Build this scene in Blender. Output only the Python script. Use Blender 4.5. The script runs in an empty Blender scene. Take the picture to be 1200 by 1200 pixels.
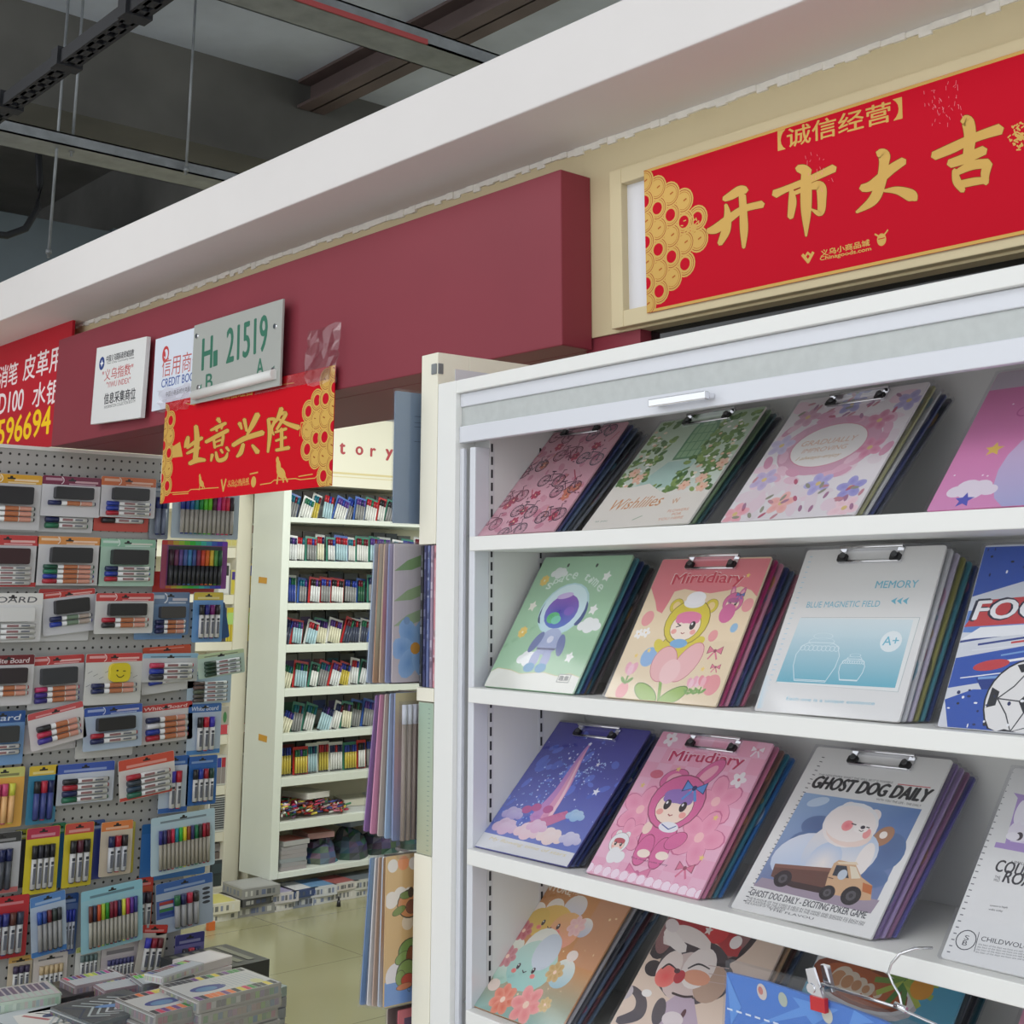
import bpy, bmesh, math, random
from mathutils import Matrix, Vector
from mathutils.geometry import tessellate_polygon
random.seed(7)
SC = bpy.context.scene
COL = SC.collection
EYE = 1.65
# ------------------------------------------------------------------ camera
def cam_axes(yaw, pitch, roll):
    cy, sy = math.cos(yaw), math.sin(yaw); cp, sp = math.cos(pitch), math.sin(pitch)
    f = Vector((sy*cp, cy*cp, sp)); r = Vector((cy, -sy, 0)); u = r.cross(f)
    cr, sr = math.cos(roll), math.sin(roll)
    return cr*r + sr*u, -sr*r + cr*u, f
RT, UP, FW = cam_axes(math.radians(-49.05), math.radians(12.23), math.radians(0.07))
FPX, PPX, PPY = 1544.0, 600.0, 362.0
cd = bpy.data.cameras.new('camera'); cam = bpy.data.objects.new('camera', cd); COL.objects.link(cam)
cam.matrix_world = Matrix(((RT.x, UP.x, -FW.x, 0), (RT.y, UP.y, -FW.y, 0), (RT.z, UP.z, -FW.z, EYE), (0, 0, 0, 1)))
cd.sensor_width = 36; cd.lens = 36*FPX/1200; cd.shift_y = -(600-PPY)/1200; cd.clip_start = 0.02
SC.camera = cam
# ------------------------------------------------------------------ world, lights, exposure
w = bpy.data.worlds.new('hall'); SC.world = w; w.use_nodes = True
bg = w.node_tree.nodes['Background']; bg.inputs[0].default_value = (0.93, 0.97, 1.0, 1); bg.inputs[1].default_value = 1.3
def area(name, loc, target, sx, sy, power, col=(1, 1, 1)):
    l = bpy.data.lights.new(name, 'AREA'); l.shape = 'RECTANGLE'; l.size = sx; l.size_y = sy; l.energy = power; l.color = col
    o = bpy.data.objects.new(name, l); COL.objects.link(o); o.location = loc
    o.rotation_euler = (Vector(target)-Vector(loc)).to_track_quat('-Z', 'Y').to_euler(); return o
area('hall_lamp', (-0.6, -1.2, 3.9), (-0.9, 0.2, 0.5), 4.0, 1.6, 40)
area('hall_lamp', (-4.6, -0.6, 3.9), (-4.2, 0.9, 0.5), 3.0, 1.4, 36)
area('booth_lamp', (-5.3, 3.3, 2.98), (-5.6, 3.5, 0), 1.2, 0.6, 34, (0.98, 1.0, 0.93))
area('booth_lamp', (-4.9, 5.2, 2.98), (-5.4, 5.2, 0), 1.2, 0.6, 30, (0.98, 1.0, 0.93))
SC.view_settings.view_transform = 'Standard'; SC.view_settings.look = 'None'
SC.view_settings.exposure = 0.08; SC.view_settings.gamma = 1.0
# ------------------------------------------------------------------ colour + materials
def lin(c):
    return tuple((v/255/12.92) if v/255 <= 0.04045 else ((v/255+0.055)/1.055)**2.4 for v in c)
def nmat(name, col=None, rough=0.5, metal=0.0, vc=False, coat=0.0, spec=0.5, noise=0.0, nscale=8.0, bump=0.0):
    m = bpy.data.materials.new(name); m.use_nodes = True; nt = m.node_tree; b = nt.nodes['Principled BSDF']
    b.inputs['Roughness'].default_value = rough; b.inputs['Metallic'].default_value = metal
    b.inputs['Coat Weight'].default_value = coat; b.inputs['Coat Roughness'].default_value = 0.08
    b.inputs['Specular IOR Level'].default_value = spec
    if vc:
        a = nt.nodes.new('ShaderNodeVertexColor'); a.layer_name = 'Col'; nt.links.new(a.outputs[0], b.inputs[0])
    else:
        b.inputs[0].default_value = (*lin(col), 1)
    if noise and not vc:
        tc = nt.nodes.new('ShaderNodeTexCoord'); n = nt.nodes.new('ShaderNodeTexNoise'); n.inputs['Scale'].default_value = nscale
        n.inputs['Detail'].default_value = 6
        nt.links.new(tc.outputs['Object'], n.inputs['Vector'])
        r = nt.nodes.new('ShaderNodeMapRange'); r.inputs[1].default_value = 0.3; r.inputs[2].default_value = 0.7
        r.inputs[3].default_value = 1-noise; r.inputs[4].default_value = 1+noise*0.5
        nt.links.new(n.outputs[0], r.inputs[0])
        mx = nt.nodes.new('ShaderNodeVectorMath'); mx.operation = 'SCALE'; mx.inputs[0].default_value = lin(col)
        nt.links.new(r.outputs[0], mx.inputs['Scale']); nt.links.new(mx.outputs[0], b.inputs[0])
        if bump:
            bp = nt.nodes.new('ShaderNodeBump'); bp.inputs['Strength'].default_value = bump; bp.inputs['Distance'].default_value = 0.01
            nt.links.new(n.outputs[0], bp.inputs['Height']); nt.links.new(bp.outputs[0], b.inputs['Normal'])
    return m
M_PRINT = nmat('printed_card', rough=0.42, vc=True, coat=0.25)
M_MATTE = nmat('matte_card', rough=0.7, vc=True)
M_PLAST = nmat('coloured_plastic', rough=0.3, vc=True)
M_GOLD = nmat('gold_foil', (222, 178, 84), rough=0.4, metal=0.3)
M_SIGN = nmat('printed_sign', rough=0.5, vc=True, spec=0.12)
M_GOLDD = nmat('antique_gold_foil', (196, 156, 78), rough=0.35, metal=0.45)
M_CHROME = nmat('chrome', (225, 225, 228), rough=0.12, metal=1.0)
M_STEEL = nmat('galvanised_steel', (128, 132, 134), rough=0.45, metal=0.35, noise=0.25, nscale=14)
M_ALU = nmat('white_anodised_aluminium', (216, 218, 224), rough=0.35, metal=0.15)
M_BRUSH = nmat('brushed_grey_strip', (190, 194, 192), rough=0.45, metal=0.2, noise=0.06, nscale=60)
M_LAM = nmat('white_laminate', (232, 232, 228), rough=0.4, noise=0.015, nscale=3)
M_CABIN = nmat('cabinet_inside', (214, 214, 212), rough=0.5, noise=0.02, nscale=3)
M_CREAMLAM = nmat('cream_laminate', (236, 232, 214), rough=0.4, noise=0.02, nscale=3)
M_GREENLAM = nmat('white_shelf_laminate', (230, 236, 226), rough=0.35, noise=0.02, nscale=3)
M_MAROON = nmat('maroon_panel', (138, 57, 68), rough=0.42, spec=0.22, noise=0.06, nscale=2.5)
M_AISLE = nmat('aisle_bounce_floor', (218, 212, 206), rough=0.3, noise=0.04, nscale=1.5)  # pale tone invented so the aisle floor reflects light upwards
M_YELLOW = nmat('cream_painted_wall', (214, 199, 160), rough=0.6, noise=0.06, nscale=3)
M_PLASTER = nmat('white_plaster', (226, 222, 219), rough=0.7, noise=0.03, nscale=2.5)
M_CONC = nmat('grey_concrete', (122, 122, 120), rough=0.9, noise=0.35, nscale=1.6, bump=0.2)
M_CONCD = nmat('dark_concrete', (88, 87, 83), rough=0.9, noise=0.35, nscale=1.6, bump=0.2)
M_DECK = nmat('blue_grey_slab', (186, 194, 208), rough=0.8, noise=0.2, nscale=2.2)
M_DUCT = nmat('dark_duct', (104, 116, 124), rough=0.6, noise=0.2, nscale=2)
M_BROWN = nmat('brown_painted_steel', (92, 78, 76), rough=0.6, noise=0.2, nscale=4)
M_BLACK = nmat('black_painted_metal', (14, 16, 22), rough=0.7, noise=0.2, nscale=20)
M_GLASSK = nmat('black_glass', (18, 20, 22), rough=0.06, spec=0.8)
M_BEAD = nmat('sealant_bead', (240, 236, 226), rough=0.7, noise=0.08, nscale=40, bump=0.5)
def m_floor():
    m = nmat('floor_tile', (176, 174, 140), rough=0.16); nt = m.node_tree; b = nt.nodes['Principled BSDF']
    g = nt.nodes.new('ShaderNodeNewGeometry'); s = nt.nodes.new('ShaderNodeSeparateXYZ'); nt.links.new(g.outputs['Position'], s.inputs[0])
    masks = []
    for k, off in (('X', 5.48+8.0), ('Y', -3.84+8.0)):
        a = nt.nodes.new('ShaderNodeMath'); a.operation = 'ADD'; a.inputs[1].default_value = off+0.002; nt.links.new(s.outputs[k], a.inputs[0])
        md = nt.nodes.new('ShaderNodeMath'); md.operation = 'MODULO'; md.inputs[1].default_value = 0.8; nt.links.new(a.outputs[0], md.inputs[0])
        l = nt.nodes.new('ShaderNodeMath'); l.operation = 'LESS_THAN'; l.inputs[1].default_value = 0.0045; nt.links.new(md.outputs[0], l.inputs[0]); masks.append(l)
    mx = nt.nodes.new('ShaderNodeMath'); mx.operation = 'MAXIMUM'; nt.links.new(masks[0].outputs[0], mx.inputs[0]); nt.links.new(masks[1].outputs[0], mx.inputs[1])
    n = nt.nodes.new('ShaderNodeTexNoise'); n.inputs['Scale'].default_value = 1.4; nt.links.new(g.outputs['Position'], n.inputs['Vector'])
    cr = nt.nodes.new('ShaderNodeMix'); cr.data_type = 'RGBA'; cr.inputs[6].default_value = (*lin((150, 147, 112)), 1); cr.inputs[7].default_value = (*lin((163, 160, 124)), 1)
    nt.links.new(n.outputs[0], cr.inputs[0])
    c2 = nt.nodes.new('ShaderNodeMix'); c2.data_type = 'RGBA'; c2.inputs[7].default_value = (*lin((112, 106, 82)), 1)
    nt.links.new(mx.outputs[0], c2.inputs[0]); nt.links.new(cr.outputs[2], c2.inputs[6]); nt.links.new(c2.outputs[2], b.inputs[0])
    return m
M_FLOOR = m_floor()
def m_holes(name, base, pitch, rad, axes, off=(0, 0)):
    m = nmat(name, base, rough=0.5); nt = m.node_tree; b = nt.nodes['Principled BSDF']
    g = nt.nodes.new('ShaderNodeTexCoord'); s = nt.nodes.new('ShaderNodeSeparateXYZ'); nt.links.new(g.outputs['Object'], s.inputs[0])
    cs = []
    for k, o in zip(axes, off):
        a = nt.nodes.new('ShaderNodeMath'); a.operation = 'ADD'; a.inputs[1].default_value = 10*pitch+o; nt.links.new(s.outputs[k], a.inputs[0])
        md = nt.nodes.new('ShaderNodeMath'); md.operation = 'MODULO'; md.inputs[1].default_value = pitch; nt.links.new(a.outputs[0], md.inputs[0])
        sb = nt.nodes.new('ShaderNodeMath'); sb.operation = 'SUBTRACT'; sb.inputs[1].default_value = pitch/2; nt.links.new(md.outputs[0], sb.inputs[0]); cs.append(sb)
    cb = nt.nodes.new('ShaderNodeCombineXYZ'); nt.links.new(cs[0].outputs[0], cb.inputs[0]); nt.links.new(cs[1].outputs[0], cb.inputs[1])
    ln = nt.nodes.new('ShaderNodeVectorMath'); ln.operation = 'LENGTH'; nt.links.new(cb.outputs[0], ln.inputs[0])
    lt = nt.nodes.new('ShaderNodeMath'); lt.operation = 'LESS_THAN'; lt.inputs[1].default_value = rad; nt.links.new(ln.outputs['Value'], lt.inputs[0])
    mx = nt.nodes.new('ShaderNodeMix'); mx.data_type = 'RGBA'; mx.inputs[6].default_value = (*lin(base), 1); mx.inputs[7].default_value = (*lin((35, 34, 34)), 1)
    nt.links.new(lt.outputs[0], mx.inputs[0]); nt.links.new(mx.outputs[2], b.inputs[0])
    return m
M_PEG = m_holes('pegboard', (172, 171, 168), 0.0315, 0.0044, 'YZ')
M_PERF = m_holes('perforated_panel', (226, 226, 230), 0.026, 0.0036, 'XY')
def m_clear(name, tint=(255, 255, 255), gl=0.10, rough=0.08):
    m = bpy.data.materials.new(name); m.use_nodes = True; nt = m.node_tree; nt.nodes.remove(nt.nodes['Principled BSDF'])
    out = nt.nodes['Material Output']; t = nt.nodes.new('ShaderNodeBsdfTransparent'); t.inputs[0].default_value = (*lin(tint), 1)
    g = nt.nodes.new('ShaderNodeBsdfGlossy'); g.inputs['Roughness'].default_value = rough
    lw = nt.nodes.new('ShaderNodeLayerWeight'); lw.inputs[0].default_value = 0.35
    r = nt.nodes.new('ShaderNodeMapRange'); r.inputs[3].default_value = gl*0.5; r.inputs[4].default_value = gl*3
    nt.links.new(lw.outputs['Facing'], r.inputs[0])
    mx = nt.nodes.new('ShaderNodeMixShader'); nt.links.new(r.outputs[0], mx.inputs[0]); nt.links.new(t.outputs[0], mx.inputs[1]); nt.links.new(g.outputs[0], mx.inputs[2])
    nt.links.new(mx.outputs[0], out.inputs[0]); return m
M_CLEAR = m_clear('clear_sleeve', (250, 250, 252), 0.07)
M_CLEARBOX = m_clear('clear_plastic_box', (222, 226, 228), 0.16, 0.15)
# ------------------------------------------------------------------ geometry helpers
class MB:
    """collects shapes with a colour per corner and a material slot per face; build() links them as one mesh object"""
    def __init__(s): s.v = []; s.f = []; s.c = []; s.m = []; s.mi = 0; s.sm = []; s.smooth = False
    def face(s, idx, cols):
        s.f.append(idx); s.c.append(cols if isinstance(cols, list) else [cols]*len(idx)); s.m.append(s.mi); s.sm.append(s.smooth)
    def pts(s, ps):
        b = len(s.v); s.v += [tuple(p) for p in ps]; return b
    def box(s, lo, hi, col=(255, 255, 255), M=None):
        x0, y0, z0 = lo; x1, y1, z1 = hi
        ps = [(x0, y0, z0), (x1, y0, z0), (x1, y1, z0), (x0, y1, z0), (x0, y0, z1), (x1, y0, z1), (x1, y1, z1), (x0, y1, z1)]
        if M: ps = [M @ Vector(p) for p in ps]
        b = s.pts(ps)
        for q in ((0, 3, 2, 1), (4, 5, 6, 7), (0, 1, 5, 4), (1, 2, 6, 5), (2, 3, 7, 6), (3, 0, 4, 7)): s.face([b+i for i in q], col)
    def prism(s, outline, z0, z1, col=(255, 255, 255), M=None, side=None):
        n = len(outline); T = M or Matrix()
        b = s.pts([T @ Vector((x, y, z0)) for x, y in outline]+[T @ Vector((x, y, z1)) for x, y in outline])
        tri = tessellate_polygon([[Vector((x, y, 0)) for x, y in outline]])
        for t in tri:
            s.face([b+n+i for i in t], col); s.face([b+i for i in reversed(t)], col)
        for i in range(n):
            j = (i+1) % n; s.face([b+i, b+j, b+n+j, b+n+i], side or col)
    def rbox(s, lo, hi, r, col=(255, 255, 255), M=None, n=3):
        """box with rounded corners in x/y"""
        x0, y0, z0 = lo; x1, y1, z1 = hi; o = []
        for cx, cy, a0 in ((x1-r, y1-r, 0), (x0+r, y1-r, 90), (x0+r, y0+r, 180), (x1-r, y0+r, 270)):
            for k in range(n+1):
                a = math.radians(a0+90*k/n); o.append((cx+r*math.cos(a), cy+r*math.sin(a)))
        s.prism(o, z0, z1, col, M)
    def tube(s, path, r, col=(255, 255, 255), n=8, cap=True, r2=None):
        path = [Vector(p) for p in path]; N = len(path); rings = []
        for i, p in enumerate(path):
            d = (path[min(i+1, N-1)]-path[max(i-1, 0)]).normalized()
            a = d.cross(Vector((0, 0, 1)))
            if a.length < 1e-3: a = d.cross(Vector((1, 0, 0)))
            a.normalize(); b_ = d.cross(a); rr = r if r2 is None else r+(r2-r)*i/(N-1)
            rings.append(s.pts([p+rr*(math.cos(2*math.pi*k/n)*a+math.sin(2*math.pi*k/n)*b_) for k in range(n)]))
        old = s.smooth; s.smooth = True
        for i in range(N-1):
            for k in range(n):
                l = (k+1) % n; s.face([rings[i]+k, rings[i]+l, rings[i+1]+l, rings[i+1]+k], col)
        s.smooth = old
        if cap:
            s.face([rings[0]+k for k in reversed(range(n))], col); s.face([rings[-1]+k for k in range(n)], col)
    def build(s, name, mats, parent=None, M=None, bevel=0):
        me = bpy.data.meshes.new(name); me.from_pydata(s.v, [], s.f)
        mats = mats if isinstance(mats, (list, tuple)) else [mats]
        for m in mats: me.materials.append(m)
        at = me.color_attributes.new('Col', 'FLOAT_COLOR', 'CORNER'); buf = []
        cache = {}
        for cs in s.c:
            for c in cs:
                if c not in cache: cache[c] = (*lin(c), 1.0)
                buf += cache[c]
        at.data.foreach_set('color', buf)
        me.polygons.foreach_set('material_index', s.m); me.polygons.foreach_set('use_smooth', s.sm)
        me.update()
        o = bpy.data.objects.new(name, me); COL.objects.link(o)
        if parent is not None: o.parent = parent
        if M is not None: o.matrix_world = M
        if bevel:
            bv = o.modifiers.new('bevel', 'BEVEL'); bv.width = bevel; bv.segments = 2; bv.limit_method = 'ANGLE'
        return o
_txt = {}
def glyphs(body, bold=0.0, shear=0.0):
    k = (body, bold, shear)
    if k not in _txt:
        c = bpy.data.curves.new('t', 'FONT'); c.body = body; c.offset = bold; c.shear = shear; c.resolution_u = 3
        o = bpy.data.objects.new('t', c); COL.objects.link(o); me = o.to_mesh()
        vs = [(v.co.x, v.co.y) for v in me.vertices]; fs = [tuple(p.vertices) for p in me.polygons]
        o.to_mesh_clear(); bpy.data.objects.remove(o); bpy.data.curves.remove(c)
        x0 = min(v[0] for v in vs); x1 = max(v[0] for v in vs); y0 = min(v[1] for v in vs); y1 = max(v[1] for v in vs)
        _txt[k] = ([((x-x0)/(x1-x0), (y-y0)/(y1-y0)) for x, y in vs], fs, (x1-x0)/(y1-y0))
    return _txt[k]
def jit(c, d=8): return tuple(max(0, min(255, v+random.randint(-d, d))) for v in c)
def mixc(a, b, t): return tuple(round(a[i]+(b[i]-a[i])*t) for i in range(3))
class Art(MB):
    """flat print laid on a plane: x along the plane, y up, z out; each shape is a hair further out than the last"""
    def __init__(s, z=0.0, dz=6e-6, frame=None, crop=None):
        super().__init__(); s.rng = []; s.clip = None; s.z = s.z0 = z; s.dz = dz; s.frame = frame; s.crop = crop
    def q(s, x, y):
        x0, y0, k = s.crop; return hit(x0+x*k, y0+y*k, s.frame)
    def lay(s): s.z += s.dz; s.rng.append((len(s.v), s.z)); return s.z
    def flatten(s):
        """a shape lies only as high as the shapes it overlaps need"""
        done = []
        for k, (i0, z) in enumerate(s.rng):
            i1 = s.rng[k+1][0] if k+1 < len(s.rng) else len(s.v)
            ids = [i for i in range(i0, i1) if s.v[i][2] == z]
            if not ids: continue
            if s.clip:
                for i in ids: s.v[i] = (min(max(s.v[i][0], s.clip[0]), s.clip[2]), min(max(s.v[i][1], s.clip[1]), s.clip[3]), z)
            xs = [s.v[i][0] for i in ids]; ys = [s.v[i][1] for i in ids]; bb = (min(xs), min(ys), max(xs), max(ys)); lv = 0
            for q_, l_ in done:
                if l_ > lv and q_[0] < bb[2] and bb[0] < q_[2] and q_[1] < bb[3] and bb[1] < q_[3]: lv = l_
            done.append((bb, lv+1))
            for i in ids: s.v[i] = (s.v[i][0], s.v[i][1], s.z0+s.dz*(lv+1))
    def build(s, *a, **k): s.flatten(); return super().build(*a, **k)
    def poly(s, P, col):
        z = s.lay(); n = len(P)
        if n < 3: return
        b = s.pts([(x, y, z) for x, y in P])
        for t in tessellate_polygon([[Vector((x, y, 0)) for x, y in P]]):
            a, bb, c = (P[i] for i in t)
            if (bb[0]-a[0])*(c[1]-a[1])-(bb[1]-a[1])*(c[0]-a[0]) < 0: t = tuple(reversed(t))
            s.face([b+i for i in t], [col[i] for i in t] if isinstance(col, list) else col)
    def qpoly(s, P, col): s.poly([s.q(*p) for p in P], col)
    def rect(s, x0, y0, x1, y1, col, col2=None):
        z = s.lay(); b = s.pts([(x0, y0, z), (x1, y0, z), (x1, y1, z), (x0, y1, z)])
        s.face([b, b+1, b+2, b+3], col if col2 is None else [col, col, col2, col2])
    def ell(s, c, rx, ry, col, rot=0, cc=None, n=20, top=None):
        z = s.lay(); a0 = math.radians(rot); ca, sa = math.cos(a0), math.sin(a0); ps = []; cols = []
        for k in range(n):
            a = 2*math.pi*k/n; x, y = rx*math.cos(a), ry*math.sin(a); ps.append((c[0]+x*ca-y*sa, c[1]+x*sa+y*ca, z))
            cols.append(col if top is None else mixc(col, top, 0.5+0.5*math.sin(a)))
        b = s.pts(ps+[(c[0], c[1], z)]); mid = cc or (col if top is None else mixc(col, top, 0.5))
        for k in range(n):
            l = (k+1) % n; s.face([b+k, b+l, b+n], [cols[k], cols[l], mid])
    def ring(s, c, r, wd, col, n=18, sy=1.0, a0=0, a1=360):
        z = s.lay(); ps = []
        for k in range(n+1):
            a = math.radians(a0+(a1-a0)*k/n)
            for rr in (r-wd/2, r+wd/2): ps.append((c[0]+rr*math.cos(a), c[1]+rr*sy*math.sin(a), z))
        b = s.pts(ps)
        for k in range(n): s.face([b+2*k, b+2*k+1, b+2*k+3, b+2*k+2], col)
    def line(s, P, wd, col):
        for (xa, ya), (xb, yb) in zip(P, P[1:]):
            z = s.lay()
            dx, dy = xb-xa, yb-ya; l = math.hypot(dx, dy) or 1; nx, ny = -dy/l*wd/2, dx/l*wd/2; ex_, ey_ = dx/l*wd*.3, dy/l*wd*.3
            b = s.pts([(xa+nx-ex_, ya+ny-ey_, z), (xa-nx-ex_, ya-ny-ey_, z), (xb-nx+ex_, yb-ny+ey_, z), (xb+nx+ex_, yb+ny+ey_, z)]); s.face([b, b+1, b+2, b+3], col)
    def brush(s, K, col, sub=6, q=True, grow=0.0):
        """a tapered pen stroke through (x, y, width) knots"""
        z = s.lay(); P = []; n = len(K)
        for i in range(n-1):
            p0, p1, p2, p3 = K[max(i-1, 0)], K[i], K[i+1], K[min(i+2, n-1)]
            for j in range(sub):
                t = j/sub
                P.append([0.5*(2*p1[k]+(p2[k]-p0[k])*t+(2*p0[k]-5*p1[k]+4*p2[k]-p3[k])*t*t+(3*p1[k]-p0[k]-3*p2[k]+p3[k])*t**3) for k in range(3)])
        P.append(list(K[-1])); L = []; R_ = []
        for i, (x, y, wd) in enumerate(P):
            a, b = P[max(i-1, 0)], P[min(i+1, len(P)-1)]; dx, dy = b[0]-a[0], b[1]-a[1]; l = math.hypot(dx, dy) or 1
            h = max(wd, 4)/2+grow; L.append((x-dy/l*h, y+dx/l*h)); R_.append((x+dy/l*h, y-dx/l*h))
        def capf(p, wd, a, b, sgn):
            dx, dy = b[0]-a[0], b[1]-a[1]; l = math.hypot(dx, dy) or 1; h = wd*0.35+grow
            return (p[0]+sgn*dx/l*h, p[1]+sgn*dy/l*h)
        c0 = capf(P[0], P[0][2], P[0], P[1], -1); c1 = capf(P[-1], P[-1][2], P[-2], P[-1], 1)
        out = [c0]+L+[c1]+R_[::-1]; T = s.q if q else (lambda a, b: (a, b)); n2 = len(L)
        b0 = s.pts([(*T(*p), z) for p in out])
        li = [b0+1+i for i in range(n2)]; ri = [b0+2+n2+(n2-1-i) for i in range(n2)]
        for i in range(n2-1): s.face([li[i], li[i+1], ri[i+1], ri[i]], col)
        s.face([b0, li[0], ri[0]], col); s.face([b0+1+n2, ri[-1], li[-1]], col)
    def text(s, body, pl, pr, h, col, bold=0.0, shear=0.0, q=True, arc=0.0):
        """body stretched so that it runs from pl to pr, h metres tall"""
        vs, fs, asp = glyphs(body, 0.0, shear); a = s.q(*pl) if q else pl; b = s.q(*pr) if q else pr
        dx, dy = b[0]-a[0], b[1]-a[1]; l = math.hypot(dx, dy); nx, ny = -dy/l*h, dx/l*h
        e_ = bold*1.35*h; ux, uy = dx/l, dy/l; b0 = s.pts([])
        for sx, sy in (((0, 0),) if not bold else ((-e_, 0), (e_, 0), (0, -e_*.6), (0, e_*.6))):
          z = s.lay()
          k = s.pts([(a[0]+dx*u+nx*(v+arc*4*u*(1-u))+ux*sx-uy*sy, a[1]+dy*u+ny*(v+arc*4*u*(1-u))+uy*sx+ux*sy, z) for u, v in vs])
          for f in fs:
            A, B, C = (vs[i] for i in f[:3]); o = (B[0]-A[0])*(C[1]-A[1])-(B[1]-A[1])*(C[0]-A[0])
            s.face([k+i for i in (f if o >= 0 else tuple(reversed(f)))], col)
    def star(s, c, r, col, n=5, rot=90, inner=0.45):
        P = []
        for k in range(2*n):
            a = math.radians(rot+180*k/n); rr = r if k % 2 == 0 else r*inner; P.append((c[0]+rr*math.cos(a), c[1]+rr*math.sin(a)))
        s.poly(P, col)
    def flower(s, c, r, col, cc=(250, 220, 120), n=5, rot=0, tip=None):
        for k in range(n):
            a = math.radians(rot+360*k/n); s.ell((c[0]+r*.55*math.cos(a), c[1]+r*.55*math.sin(a)), r*.52, r*.36, tip or col, math.degrees(a), cc=col, n=12)
        s.ell(c, r*.2, r*.2, cc, n=10)
    def cloud(s, c, r, col=(245, 245, 245), top=None):
        for dx, dy, k in ((-1.0, 0, .6), (-.35, .35, .75), (.45, .3, .7), (1.05, -.02, .55), (0, -.1, .8)): s.ell((c[0]+dx*r, c[1]+dy*r), r*k, r*k*.8, col, n=14, top=top)
# ------------------------------------------------------------------ planes: where a sight line of the photo meets a real surface
CAMP = Vector((0, 0, EYE))
def ray(px, py): return RT*((px-PPX)/FPX)-UP*((py-PPY)/FPX)+FW
def hit(px, py, F):
    o = F.translation; n = F.col[2].xyz; d = ray(px, py); t = (o-CAMP).dot(n)/d.dot(n); p = CAMP+d*t-o
    return p.dot(F.col[0].xyz), p.dot(F.col[1].xyz)
def frame(o, e, u):
    e = Vector(e).normalized(); u = Vector(u).normalized(); n = e.cross(u)
    return Matrix(((e.x, u.x, n.x, o[0]), (e.y, u.y, n.y, o[1]), (e.z, u.z, n.z, o[2]), (0, 0, 0, 1)))
FA = math.radians(0.6); FE = Vector((math.cos(FA), math.sin(FA), 0)); FN = Vector((math.sin(FA), -math.cos(FA), 0))
def fas(d, z=EYE): return frame((0, d, z), FE, (0, 0, 1))          # shop-front planes, facing the aisle
def xpl(x): return frame((x, 0, EYE), (0, 1, 0), (0, 0, 1))         # planes facing +x
CA = math.radians(-1.95); CE = Vector((math.cos(CA), math.sin(CA), 0)); CY = Vector((-math.sin(CA), math.cos(CA), 0))
CAB = Matrix(((CE.x, CY.x, 0, 0), (CE.y, CY.y, 0, 1.43), (0, 0, 1, EYE), (0, 0, 0, 1)))     # cabinet frame: x along, y into it, z from eye level
def move(F, a, b, c=0.0, rot=0.0):
    return F @ Matrix.Translation((a, b, c)) @ Matrix.Rotation(math.radians(rot), 4, 'Z')
def thing(name, label, cat, M=None, group=None):
    o = bpy.data.objects.new(name, None); COL.objects.link(o); o.empty_display_size = 0.05
    if M is not None: o.matrix_world = M
    o['label'] = label; o['category'] = cat
    if group: o['group'] = group
    return o
def tag(o, label, cat, group=None, kind=None):
    o['label'] = label; o['category'] = cat
    if group: o['group'] = group
    if kind: o['kind'] = kind
    return o
def struct(o): o['kind'] = 'structure'; return o
WHITE = (240, 240, 240)
# ================================================================== large structure
def sbox(name, lo, hi, mat, M=None, bevel=0):
    b = MB(); b.box(lo, hi); return struct(b.build(name, mat, M=M, bevel=bevel))
FAS = frame((0, 0, EYE), FE, (0, 0, 1))   # local x along the shop fronts, y up from eye level, z = towards the aisle (negative = into the shop)
def fbox(name, s0, s1, d0, d1, z0, z1, mat, st=True, bevel=0):
    b = MB(); b.box((s0, z0, -d1), (s1, z1, -d0)); o = b.build(name, mat, M=FAS, bevel=bevel)
    return struct(o) if st else o
sbox('floor', (-10, 1.9, -0.06), (4, 9.2, 0), M_FLOOR)
sbox('floor_aisle', (-10, -6, -0.06), (6, 1.8995, 0), M_AISLE)  # unseen stretch of floor, added pale to brighten beam underside and ceiling
# concrete hall ceiling
b = MB(); b.box((-5.47, -4, 4.2), (4, 9, 4.4)); struct(b.build('ceiling', M_DECK))
b = MB(); b.box((-10, -4, 4.5), (-5.47, 9, 4.7)); struct(b.build('ceiling_far', M_CONC))
zl = hit(200, 160, xpl(-5.47))[1]+EYE
sbox('ceiling_beam', (-6.1, -4, zl), (-5.47, 9, 4.5), M_CONCD)
sbox('ceiling_beam_cross', (-10, 3.6, zl+.12), (-6.1, 4.2, 4.5), M_CONC)
sbox('wall_far', (-10.2, -4, 0), (-10, 9, 4.6), M_CONC)
# shop-front head: white plaster beam, cream wall, maroon fascia
fbox('trim_1', -9.8, 1.6, 1.70, 1.97, 0.960, 1.108, M_PLASTER, bevel=0.004)
fbox('wall_front', -1.955, 1.6, 1.94, 2.06, 0.530, 0.9595, M_YELLOW)
fbox('wall_front_over_fascia', -9.8, -1.9551, 1.94, 2.06, 0.86, 0.9595, M_YELLOW)
b = MB()
for i in range(300):
    s0 = -6.2+i*0.025; h = 0.010+0.010*random.random(); b.box((s0, 0.9595-h, -1.94), (s0+0.0251, 0.9595, -1.9325-0.004*random.random()))
struct(b.build('trim_2', M_BEAD, M=FAS))
fbox('fascia_panel', -4.52, -1.932, 1.85, 1.9395, 0.503, 0.884, M_MAROON, bevel=0.003)
fbox('fascia_underside', -4.52, -1.956, 1.94, 2.3, 0.503, 0.53, M_MAROON)
fbox('trim_3', -1.955, -1.80, 1.945, 2.05, 0.44, 0.5298, M_MAROON)
fbox('window_1', -1.797, 1.6, 1.975, 1.99, 0.1, 0.5298, M_GLASSK)
fbox('wall_front_low', -1.93, 1.6, 2.0, 2.05, -1.65, 0.44, M_YELLOW)
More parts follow.
